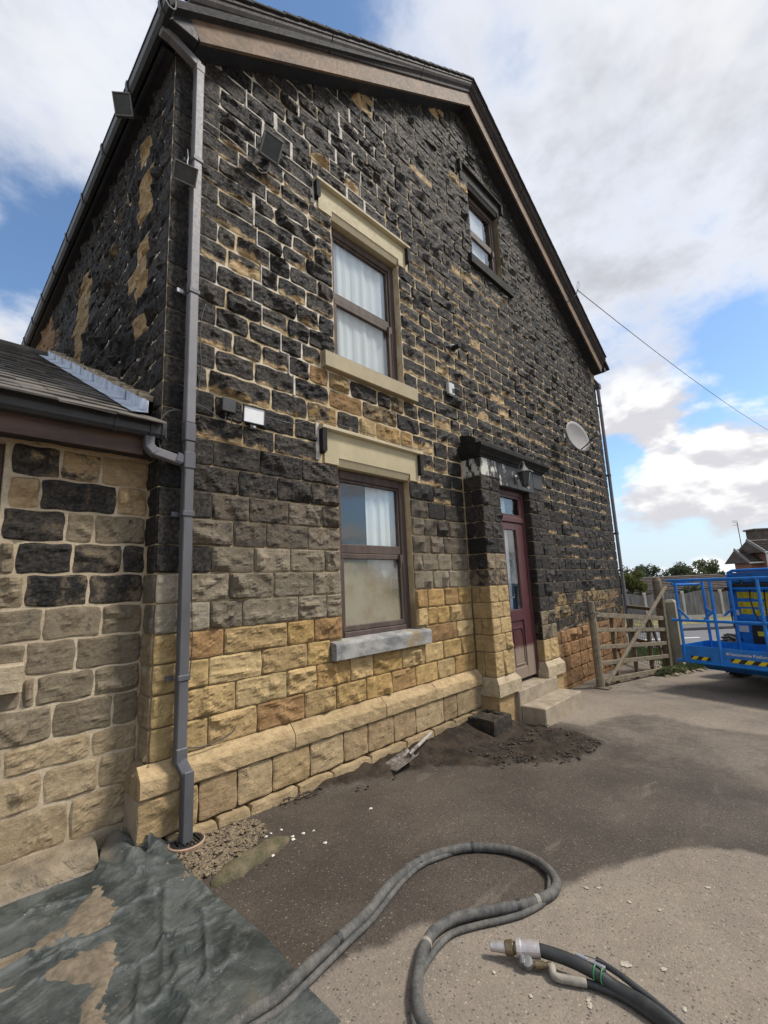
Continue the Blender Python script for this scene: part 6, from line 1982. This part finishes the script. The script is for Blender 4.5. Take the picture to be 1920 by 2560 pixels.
MB().add([tuple(q0 + np.array((i * 0.10, j * 0.09, z))) for z in (-0.85, 0.50) for i, j in ((-1, -1), (1, -1), (1, 1), (-1, 1))] + [tuple(q0 + np.array((i * 0.06, j * 0.05, 0.545))) for i, j in ((-1, -1), (1, -1), (1, 1), (-1, 1))],
         [(0, 1, 5, 4), (1, 2, 6, 5), (2, 3, 7, 6), (3, 0, 4, 7), (4, 5, 9, 8), (5, 6, 10, 9), (6, 7, 11, 10), (7, 4, 8, 11), (8, 9, 10, 11)]).build('shaft', M['concrete_post'], CPT)
# mesh infill between the gate post and the house corner
WM = empty('wire_mesh_panel', (9.3, -0.4, -0.75), 'rusty wire mesh panel behind the gate at the house corner', 'fence')
wm = MB()
ma, mbp = np.array((8.72, -0.70)), np.array((9.50, -0.06))
for k in range(15):
    p = ma + (mbp - ma) * k / 14
    wm.bar((p[0], p[1], -0.72), (p[0], p[1], 0.36), 0.006, 0.006, up=(1, 0, 0))
for k in range(16):
    z = -0.70 + k * 0.07
    wm.bar((ma[0], ma[1], z), (mbp[0], mbp[1], z), 0.006, 0.006)
o = wm.build('wire_grid', M['lamp_body'], WM)
o['kind'] = 'stuff'
MB().bar((ma[0], ma[1], 0.38), (mbp[0], mbp[1], 0.38), 0.05, 0.06).build('top_bar', M['gate_dark'], WM)
MB().bar((ma[0], ma[1], -0.28), (mbp[0], mbp[1], -0.28), 0.04, 0.07).build('middle_bar', M['gate_dark'], WM)

# rubble edging and weeds by the post
RE = [(8.05, -0.98, .07), (8.22, -1.05, .09), (8.40, -1.10, .07), (8.58, -1.16, .10), (8.75, -1.22, .07), (8.92, -1.30, .09), (9.10, -1.36, .06), (9.3, -1.42, .08)]
for k, (x, y, s) in enumerate(RE):
    o = pebbles('rubble_stone', [(x, y, float(ground_h(x, y)) - 0.02)], s * 0.9, s, M['concrete_rough'], 80 + k, 0.8)
    tag(o, ['first', 'second', 'third', 'fourth', 'fifth', 'sixth', 'seventh', 'last'][k] + ' rough edging stone counting from the gate towards the lift', 'stone', 'edging stones by the gateposts')


def blades(name, pts, h0, h1, w, mat, seed, lean=0.5):
    r = np.random.default_rng(seed)
    V, Fq = [], []
    for x, y, z in pts:
        h = r.uniform(h0, h1)
        th = r.uniform(0, 6.28)
        a = r.normal(0, lean)
        dx, dy = math.cos(th), math.sin(th)
        k = len(V)
        V += [(x - dy * w, y + dx * w, z), (x + dy * w, y - dx * w, z), (x + dx * a * h * .4 + dy * w * .7, y + dy * a * h * .4 - dx * w * .7, z + h * .6), (x + dx * a * h, y + dy * a * h, z + h)]
        Fq += [(k, k + 1, k + 2), (k, k + 2, k + 3)]
    return mesh_obj(name, V, Fq, mat)


gp_ = scatter([(8.3, -0.75), (8.75, -1.12), (9.3, -1.42), (10.5, -1.9), (12, -2.5), (12, 0.5), (9.7, 0.3), (9.7, -0.5), (8.7, -0.8)], 7000, 14)
tag(blades('grass', [(x, y, float(ground_h(x, y))) for x, y in gp_], 0.05, 0.16, 0.005, M['grass'], 3), 'tufty grass beyond the gatepost under the lift', 'grass', kind='stuff')


def leafmesh(centers, rad, n, size, seed, squash=0.8):
    r = np.random.default_rng(seed)
    cs = np.asarray(centers, float)
    which = r.integers(0, len(cs), n)
    d = r.normal(0, 1, (n, 3))
    d /= np.linalg.norm(d, axis=1)[:, None]
    rr = np.asarray(rad)[which] * r.uniform(0.35, 1.0, n) ** 0.6
    c = cs[which] + d * rr[:, None] * np.array((1, 1, squash))
    u = r.normal(0, 1, (n, 3))
    u /= np.linalg.norm(u, axis=1)[:, None]
    v = np.cross(u, d + r.normal(0, .5, (n, 3)))
    v /= np.linalg.norm(v, axis=1)[:, None]
    s = size * r.uniform(0.5, 1.3, n)[:, None]
    V = np.stack([c - u * s, c - v * s * .55, c + u * s, c + v * s * .55], 1).reshape(-1, 3)
    Fq = np.arange(4 * n).reshape(n, 4)
    return V, Fq


for k, (x, y, s) in enumerate(((8.30, -0.98, 0.13), (8.52, -1.08, 0.11), (8.12, -0.90, 0.10), (8.80, -1.16, 0.10))):
    z = float(ground_h(x, y))
    V, Fq = leafmesh([(x, y, z + 0.06), (x + .08, y - .03, z + .09), (x - .07, y + .03, z + .05)], [s, s * .8, s * .8], 260, 0.028, 30 + k, 0.6)
    tag(mesh_obj('weed_clump', V, Fq, M['leaf3']), ['leafy weed clump at the foot of the timber gatepost', 'leafy weed clump before the concrete gatepost', 'small weed clump under the hanging end of the gate', 'weed clump right of the concrete post near the lift'][k], 'weeds', 'weeds by the gateposts')

# ------------------------------------------------------------------ blue access platform
LB = np.array((7.137, -1.435, -0.28))
ld = np.array((-0.345, -1.028, 0.0))
ld /= np.linalg.norm(ld)
ln_ = np.array((-ld[1], ld[0], 0.0))
if ln_[0] < 0:
    ln_ = -ln_
up3 = np.array((0, 0, 1.0))
BL, BW = 2.05, 0.74


def lp(s, w, z):
    return LB + ld * s + ln_ * w + up3 * z


LIFT = empty('boom_lift', tuple(lp(1.0, 1.2, -0.44)), 'blue access platform lift with tubular basket and yellow warning stickers', 'access platform')
R_ = 0.021
for w, z, nm in ((0.0, 1.20, 'top_rail'), (0.0, 0.60, 'middle_rail'), (0.0, 0.0, 'bottom_rail'), (BW, 1.20, 'top_rail'), (BW, 0.60, 'middle_rail'), (BW, 0.0, 'bottom_rail')):
    e = 0.07 if w == 0 else 0.0
    MB().tube([lp(-e, w, z), lp(0.0, w, z), lp(BL, w, z)], R_ if z != 0.0 else 0.024, 10).build(nm, M['blue'], LIFT)
for s in (0.0, BL):
    MB().tube([lp(s, 0, 1.195), lp(s, BW * 0.5, 1.17), lp(s, BW, 1.195)], R_, 10).build('end_rail', M['blue'], LIFT)
    MB().tube([lp(s, 0, 1.14), lp(s, BW, 1.12)], R_ * 0.9, 10).build('drop_bar', M['blue'], LIFT)
for s, w in ((0.05, 0.0), (0.545, 0.0), (1.13, 0.0), (BL, 0.0), (0.05, BW), (0.45, BW), (1.2, BW), (BL, BW)):
    MB().tube([lp(s, w, 0.0), lp(s, w, 1.20)], R_, 10).build('basket_post', M['blue'], LIFT)
for s, w, dr in ((0.05, 0.0, 1), (0.545, 0.0, -1), (0.05, BW, 1), (0.45, BW, -1)):
    zz = 0.78 if dr > 0 and w == 0 and s < 0.5 else 0.74
    MB().bar(lp(s, w - 0.02, zz), lp(s + 0.14 * dr, w - 0.02, 0.625), 0.008, 0.03).build('gusset', M['blue'], LIFT)
TB = MB().obox(lp(BL / 2, 0.005, 0.12), ld, ln_, up3, BL / 2, 0.004, 0.11).build('toe_board', M['blue'], LIFT)
MB().obox(lp(BL / 2, BW - 0.005, 0.12), ld, ln_, up3, BL / 2, 0.004, 0.11).build('toe_board', M['blue'], LIFT)
for s in (0.0, BL):
    MB().obox(lp(s, BW / 2, 0.12), ln_, ld, up3, BW / 2 - 0.012, 0.004, 0.11).build('toe_board', M['blue'], LIFT)
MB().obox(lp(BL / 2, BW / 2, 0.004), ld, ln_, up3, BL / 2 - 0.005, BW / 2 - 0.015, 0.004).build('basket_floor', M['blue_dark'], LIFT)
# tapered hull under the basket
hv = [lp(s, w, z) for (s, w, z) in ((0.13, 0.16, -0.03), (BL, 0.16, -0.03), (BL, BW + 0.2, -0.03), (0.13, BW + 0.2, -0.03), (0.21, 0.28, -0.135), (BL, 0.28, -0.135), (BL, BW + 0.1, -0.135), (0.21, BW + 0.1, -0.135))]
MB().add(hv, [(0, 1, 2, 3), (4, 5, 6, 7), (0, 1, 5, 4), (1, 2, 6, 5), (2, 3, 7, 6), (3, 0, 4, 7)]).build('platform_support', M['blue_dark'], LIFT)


def stripes(s0, s1, n, z0, z1):
    o = MB().obox(lp((s0 + s1) / 2, -0.0015, (z0 + z1) / 2), ld, ln_, up3, (s1 - s0) / 2, 0.0015, (z1 - z0) / 2).build('hazard_stripe', M['black'], TB)
    step = (s1 - s0) / n
    for k in range(n):
        a = s0 + k * step
        P_ = [lp(min(max(a + q, s0), s1), -0.0045, z) for q, z in ((0.0, z0), (step * .5, z0), (step * .85, z1), (step * .35, z1))]
        MB().add(P_, [(0, 1, 2, 3)]).build('stripe', M['yellow'], TB)


stripes(0.134, 0.40, 2, 0.035, 0.085)
stripes(0.665, 1.60, 6, 0.045, 0.100)


def text_obj(body, size, O, A, B, mat, parent, name):
    cu = bpy.data.curves.new('t', 'FONT')
    cu.body = body
    cu.size = size
    cu.offset = 0.0009
    to = bpy.data.objects.new('t', cu)
    COL.objects.link(to)
    bpy.context.view_layer.update()
    me = bpy.data.meshes.new_from_object(to.evaluated_get(bpy.context.evaluated_depsgraph_get()))
    V = [np.asarray(O) + np.asarray(A) * v.co.x + np.asarray(B) * v.co.y for v in me.vertices]
    Fq = [tuple(p.vertices) for p in me.polygons]
    bpy.data.objects.remove(to)
    return mesh_obj(name, V, Fq, mat, parent)


text_obj('Nationwide Platforms', 0.056, lp(0.655, -0.003, 0.142), ld, up3, M['white_sticker'], TB, 'lettering')
lg_ = MB()
for k in range(4):
    lg_.obox(lp(0.630, -0.002, 0.160), ld * math.cos(k * math.pi / 4) + up3 * math.sin(k * math.pi / 4), ln_, -ld * math.sin(k * math.pi / 4) + up3 * math.cos(k * math.pi / 4), 0.020, 0.001, 0.004)
lg_.build('logo_mark', M['white_sticker'], TB)
# machine body behind the basket
WB = 0.95
body = MB()
body.prism([(0.30, -0.10), (1.6, -0.10), (1.6, 1.25), (0.37, 1.25), (0.335, 1.14)], lp(0, WB, 0), ld, up3, ln_, 0.0, 0.75)
BODY = body.build('body', M['blue'], LIFT)
MB().tube([lp(0.32, WB - 0.01, 0.60), lp(0.335, WB - 0.01, 1.18), lp(0.355, WB - 0.01, 1.28), lp(0.42, WB - 0.01, 1.31), lp(1.6, WB - 0.01, 1.31)], 0.026, 10).build('cage_tube', M['blue'], LIFT)
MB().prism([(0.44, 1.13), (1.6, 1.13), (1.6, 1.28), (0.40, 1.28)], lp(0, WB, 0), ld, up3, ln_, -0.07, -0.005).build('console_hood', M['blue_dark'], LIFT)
MB().obox(lp(0.98, WB - 0.05, 1.075), ld, ln_, up3, 0.60, 0.06, 0.035, 0.01).build('console_tray', M['black'], LIFT)
for s in (0.55, 0.735):
    MB().lathe(lp(s, WB - 0.09, 1.10), up3, [(0, 0.032), (0.02, 0.02), (0.03, 0.010), (0.05, 0.010), (0.055, 0.018), (0.075, 0.015)], 12).build('joystick', M['black'], LIFT)
MB().tube([lp(0.40, WB - 0.14, 1.035), lp(1.6, WB - 0.14, 1.035)], 0.018, 8).build('guard_bar', M['blue'], LIFT)
MB().lathe(lp(0.36, WB - 0.15, 1.035), ld, [(-0.02, 0.03), (0.05, 0.034), (0.06, 0.02)], 10).build('guard_knob', M['black'], LIFT)


def sticker(s0, s1, z0, z1, mat, tri=None, lines=0):
    st_ = MB().obox(lp((s0 + s1) / 2, WB - 0.004, (z0 + z1) / 2), ld, ln_, up3, (s1 - s0) / 2, 0.0015, (z1 - z0) / 2).build('sticker', mat, BODY)
    if tri:
        h = (z1 - z0) * 0.72
        a, b = s0 + 0.02, z0 + (z1 - z0) * 0.14
        P_ = [(a, b), (a + h * 1.1, b), (a + h * 0.55, b + h)]
        mb = MB()
        for (p, q), (t, u_) in zip(P_, P_[1:] + P_[:1]):
            mb.bar(lp(p, WB - 0.0065, q), lp(t, WB - 0.0065, u_), 0.002, 0.007, up=ln_)
        mb.bar(lp(a + h * .55, WB - 0.0065, b + h * .2), lp(a + h * .55, WB - 0.0065, b + h * .6), 0.002, 0.006, up=ln_)
        for k in range(lines):
            x_ = a + h * 1.4 + k * (s1 - a - h * 1.5) / max(1, lines)
            mb.bar(lp(x_, WB - 0.0065, z0 + (z1 - z0) * (0.35 + 0.3 * (k % 2))), lp(x_ + 0.03, WB - 0.0065, z0 + (z1 - z0) * (0.40 + 0.2 * (k % 2))), 0.002, 0.006, up=ln_)
        o = mb.build('pictogram', M['black'], BODY)
        o['kind'] = 'stuff'
    return st_


sticker(0.426, 0.640, 0.885, 0.978, M['yellow'], True, 4)
sticker(0.645, 0.775, 0.87, 0.974, M['yellow'], True, 3)
sticker(0.780, 0.95, 0.83, 0.97, M['yellow'], True, 3)
sticker(0.418, 0.680, 0.752, 0.829, M['yellow'], True, 5)
sticker(0.688, 0.90, 0.727, 0.831, M['yellow'], True, 3)
sticker(0.445, 0.593, 0.642, 0.724, M['yellow'], True, 3)
sticker(0.625, 0.88, 0.624, 0.714, M['yellow'], True, 5)
sticker(0.363, 0.415, 0.622, 0.706, M['white_sticker'])
sticker(0.357, 0.507, 0.371, 0.467, M['white_sticker'])
MB().obox(lp(0.565 + 0.40, WB - 0.03, 0.27), ld, ln_, up3, 0.40, 0.028, 0.21, 0.03).build('battery_cover', M['black'], LIFT)
MB().obox(lp(0.72, WB - 0.062, 0.362), ld, ln_, up3, 0.08, 0.0015, 0.034).build('cover_sticker', M['yellow'], LIFT)
MB().obox(lp(0.95, WB - 0.004, 0.58), ld, ln_, up3, 0.62, 0.02, 0.018, 0.004).build('body_ledge', M['blue'], LIFT)
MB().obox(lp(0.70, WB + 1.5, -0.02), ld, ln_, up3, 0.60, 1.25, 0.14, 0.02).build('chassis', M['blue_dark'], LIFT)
for (s, w) in ((-0.09, 1.72), (1.45, 1.72), (-0.09, 3.4), (1.45, 3.4)):
    c_ = lp(s, w, 0.0)
    rad_ = 0.33
    c_[2] = float(ground_h(c_[0], c_[1])) + rad_ + 0.012
    WH = MB().lathe(c_ - ld * 0.125, ld, [(0, rad_ * .6), (0.012, rad_ * .90), (0.04, rad_), (0.21, rad_), (0.238, rad_ * .90), (0.25, rad_ * .6)], 30).build('tyre', M['tyre'], LIFT)
    MB().lathe(c_ - ld * 0.13, ld, [(0, rad_ * .25), (0.004, rad_ * .55), (0.26, rad_ * .55)], 20).build('rim', M['blue_dark'], WH)
    tr = MB()
    for k in range(22):
        t = 2 * math.pi * k / 22
        d_ = ln_ * math.cos(t) + up3 * math.sin(t)
        tn = -ln_ * math.sin(t) + up3 * math.cos(t)
        for sg in (-1, 1):
            tr.obox(c_ + d_ * (rad_ + 0.004) + ld * 0.06 * sg + tn * 0.02 * (1 if sg > 0 else 0), (ld + tn * 0.55 * sg) * 0.87, tn, d_, 0.065, 0.016, 0.012)
    o = tr.build('tread', M['tyre'], WH)
    o['kind'] = 'stuff'

for k, (a, b, c_, d_) in enumerate((((0.62, 0.94, 1.05), (0.66, 0.80, 0.85), (0.78, 0.70, 0.55), (0.98, 0.78, 0.30)), ((0.80, 0.94, 1.05), (0.83, 0.82, 0.80), (0.90, 0.72, 0.50), (1.10, 0.80, 0.28)), ((0.40, 0.94, 1.04), (0.37, 0.86, 0.80), (0.36, 0.84, 0.50), (0.42, 0.90, 0.24)))):
    MB().tube(smooth_path([lp(*a), lp(*b), lp(*c_), lp(*d_)], 6), 0.010, 7).build('hydraulic_hose', M['black'], LIFT, True)
for k in range(6):
    MB().lathe(lp(0.36, WB - 0.002, 0.15 + k * 0.19), -ln_, [(0, 0.012), (0.006, 0.012), (0.009, 0.006)], 6).build('bolt', M['steel'], BODY)

# ------------------------------------------------------------------ road, fence and houses beyond
rr0 = np.array((0.6986, -0.7155, 0.0))          # runs across the view
ff0 = np.array((0.7155, 0.6986, 0.0))
C0 = np.array((CAM_POS[0], CAM_POS[1], 0.0))


def far(l, d, z):
    return C0 + rr0 * l + ff0 * d + up3 * z


def slab(name, d0, d1, z, m, l0=-60, l1=120):
    return MB().add([far(l0, d0, z), far(l1, d0, z), far(l1, d1, z), far(l0, d1, z), far(l0, d0, z - .3), far(l1, d0, z - .3), far(l1, d1, z - .3), far(l0, d1, z - .3)],
                    [(0, 1, 2, 3), (0, 4, 5, 1), (2, 6, 7, 3), (1, 5, 6, 2), (3, 7, 4, 0)]).build(name, m)


RZ = -1.38
tag(slab('road', 14.6, 19.6, RZ, M['road']), kind='structure')
tag(slab('pavement', 19.62, 20.9, RZ + 0.11, M['kerb']), kind='structure')
tag(slab('grass_verge', 20.92, 24.0, RZ + 0.12, M['verge']), kind='structure')
for k in range(14):
    a = -8 + k * 4.3
    o = MB().add([far(a, 17.4, RZ + .004), far(a + 2.6, 17.4, RZ + .004), far(a + 2.6, 17.55, RZ + .004), far(a, 17.55, RZ + .004)], [(0, 1, 2, 3)]).build('lane_marking', M['marking'])
    tag(o, kind='structure')
FN = empty('panel_fence', tuple(far(18, 23.4, RZ + .1)), 'grey feather-edge panel fence with wavy tops between pale concrete posts', 'fence')
for k in range(11):
    a = 11.35 + k * 1.95
    z0 = RZ + 0.14
    p = far(a, 23.4, 0)
    MB().bar(far(a, 23.4, z0), far(a, 23.4, z0 + 1.36), 0.13, 0.12, up=rr0, bev=0.02).build('concrete_post', M['pale_post'], FN)
    pn = MB()
    for j in range(15):
        x = a + 0.07 + j * 0.121
        t = (j + .5) / 15
        h = 1.20 + 0.16 * math.sin(math.pi * t)
        r = random.uniform(-.004, .004)
        pn.bar(far(x + .06, 23.4 + 0.012 * (j % 2) + r, z0 + 0.16), far(x + .06, 23.4 + 0.012 * (j % 2) + r, z0 + h), 0.02, 0.128, up=rr0)
    pn.build('fence_panel', M['fence'], FN)
    MB().bar(far(a + .07, 23.39, z0 + 0.08), far(a + 1.88, 23.39, z0 + 0.08), 0.05, 0.14).build('gravel_board', M['pale_post'], FN)

# bungalow roof beyond the fence
BG = empty('bungalow', tuple(far(20.0, 33, RZ)), 'low bungalow with grey tiled roof showing over the panel fence', 'house')
MB().obox(far(22.4, 36.5, RZ + 0.6), rr0, ff0, up3, 4.8, 3.0, 0.62).build('wall', M['brick'], BG)
bz0, bz1 = -0.12, 0.86
rf = MB().add([far(17.3, 33.0, bz0), far(27.6, 33.0, bz0), far(26.9, 36.5, bz1), far(20.0, 36.5, bz1), far(17.3, 40.0, bz0), far(27.6, 40.0, bz0)], [(0, 1, 2, 3), (1, 5, 2), (5, 4, 3, 2), (4, 0, 3)])
BRF = rf.build('roof', M['house_tile'], BG)
for k in range(9):
    t0 = k / 9
    e0, e1 = 17.3 + 2.7 * t0, 27.6 - 0.7 * t0
    d_, z_ = 33.0 + 3.5 * t0, bz0 + (bz1 - bz0) * t0
    MB().bar(far(e0, d_ - 0.03, z_ + 0.03), far(e1, d_ - 0.03, z_ + 0.03), 0.08, 0.05).build('tile_course', M['house_tile'], BRF)
MB().bar(far(17.3, 32.95, bz0 - .08), far(27.6, 32.95, bz0 - .08), 0.06, 0.10).build('eaves_board', M['lamp_grey'], BG)

# brick house further right
HB = empty('brick_house', tuple(far(33, 37, RZ)), 'red brick house with stepped brown tiled gables at the right edge', 'house')


def hsolid(name, l0, l1, d0, d1, z0, z1, m, parent=HB):
    return MB().obox(far((l0 + l1) / 2, (d0 + d1) / 2, (z0 + z1) / 2), rr0, ff0, up3, (l1 - l0) / 2, (d1 - d0) / 2, (z1 - z0) / 2).build(name, m, parent)


def groof(l0, l1, d0, d1, z0, z1, lab=None):
    """tiled slope facing the road, gable ends left and right"""
    dm = (d0 + d1) / 2
    o = MB().add([far(l0, d0, z0), far(l1, d0, z0), far(l1, dm, z1), far(l0, dm, z1), far(l0, d1, z0), far(l1, d1, z0)], [(0, 1, 2, 3), (2, 5, 4, 3), (0, 3, 4), (1, 5, 2), (0, 4, 5, 1)]).build('roof', M['house_tile'], HB)
    n = 7
    for k in range(n):
        t = k / n
        MB().bar(far(l0 - .05, d0 + (dm - d0) * t - .03, z0 + (z1 - z0) * t + .04), far(l1, d0 + (dm - d0) * t - .03, z0 + (z1 - z0) * t + .04), 0.10, 0.07).build('tile_course', M['house_tile'], o)
    MB().bar(far(l0 - .1, d0 - .05, z0), far(l1, d0 - .05, z0), 0.08, 0.10).build('gutter', M['white_gloss'], o)
    MB().bar(far(l0 - .06, d0, z0 + .02), far(l0 - .06, dm, z1 + .02), 0.05, 0.22).build('bargeboard', M['lamp_grey'], o)


hsolid('wall', 29.25, 33, 35.9, 37.6, RZ, 1.62, M['brick'])
groof(28.98, 30.3, 35.6, 38.4, 1.62, 2.78)
hsolid('wall', 30.05, 38, 35.0, 37.4, RZ, 2.38, M['brick'])
groof(29.55, 31.2, 34.7, 37.9, 2.38, 3.45)
hsolid('chimney', 30.95, 32.3, 37.0, 38.0, 2.0, 4.28, M['house_tile'])
hsolid('chimney_cap', 30.82, 32.4, 36.9, 38.1, 4.28, 4.42, M['house_tile'])
hsolid('downpipe', 29.72, 29.86, 34.8, 34.94, RZ, 2.35, M['white_gloss'])
MS = empty('aerial_mast', tuple(far(29.5, 37.0, 2.7)), 'thin aerial mast standing at the left end of the brick house', 'aerial')
MB().tube([far(29.62, 37.0, 1.4), far(29.58, 37.0, 5.0)], 0.03, 6).build('mast', M['wire'], MS)
for dz, wz in ((0.0, 0.25), (0.12, 0.35), (-0.22, 0.3)):
    MB().bar(far(29.5 - wz, 37.0, 5.0 + dz), far(29.62, 37.0, 5.02 + dz), 0.03, 0.03).build('aerial_bar', M['wire'], MS)


# trees and shrubs
def tree(name, l, d, z0, h, rad, n, size, mat, seed, label, group, trunk=0.10, sq=0.85, clumps=16):
    base = far(l, d, z0)
    T = empty(name, tuple(base), label, 'tree' if 'tree' in name else 'shrub', group)
    r = np.random.default_rng(seed)
    cs, rs = [], []
    for k in range(clumps):
        th, q = r.uniform(0, 6.28), r.uniform(0.15, 1) ** 0.5
        zz = r.uniform(0.30, 1.0)
        pr = rad * (1.05 - 0.55 * abs(zz - 0.55) * 2)
        cs.append(base + np.array((math.cos(th) * q * pr * .75, math.sin(th) * q * pr * .75, h * zz - rad * 0.15)))
        rs.append(rad * r.uniform(0.22, 0.42))
    V, Fq = leafmesh(cs, rs, n, size, seed, sq)
    mesh_obj('crown', V, Fq, mat, T)
    mb = MB().tube([base, base + (0.05, 0, h * .35), base + (0, 0.05, h * .75)], [trunk, trunk * .75, trunk * .3], 8)
    for c_ in cs[::2]:
        s_ = base + np.array((0, 0, h * r.uniform(.25, .55)))
        mb.tube([s_, (s_ + c_) / 2 + (0, 0, .05), c_], [trunk * .35, trunk * .25, trunk * .1], 5)
    mb.build('trunk', M['bark'], T)


tree('shrub', 14.9, 27.5, RZ + .1, 2.75, 1.05, 4200, 0.075, M['leaf1'], 1, 'round olive-green shrub behind the fence next to the house downpipe', None, 0.07)
tree('shrub', 13.0, 28.5, RZ + .1, 3.2, 1.3, 2200, 0.11, M['leaf1'], 12, 'taller olive shrub half hidden behind the house corner', None, 0.07)
labs = ['dark leafy tree above the left end of the bungalow roof', 'dark thin-crowned tree over the middle of the bungalow roof', 'dark tree just right of the bungalow roof middle', 'grey-green feathery tree over the right of the bungalow roof', 'tallest pale green tree at the right end of the tree row']
for k, (l, h, rad, m_) in enumerate(((23.2, 3.25, 1.7, 'leaf2'), (25.2, 3.35, 1.7, 'leaf2'), (27.0, 3.3, 1.6, 'leaf2'), (28.6, 3.1, 1.5, 'leaf3'), (30.1, 3.6, 1.5, 'leaf3'))):
    tree('garden_tree', l, 42 + (k % 2), RZ, h, rad, 3600, 0.11, M[m_], 40 + k, labs[k], 'trees behind the bungalow', 0.10, clumps=34)
tree('shrub', 19.7, 29.0, RZ + .1, 1.45, 0.9, 1800, 0.09, M['leaf2'], 61, 'dark evergreen shrub rising just above the fence below the bungalow eaves', None, 0.06)
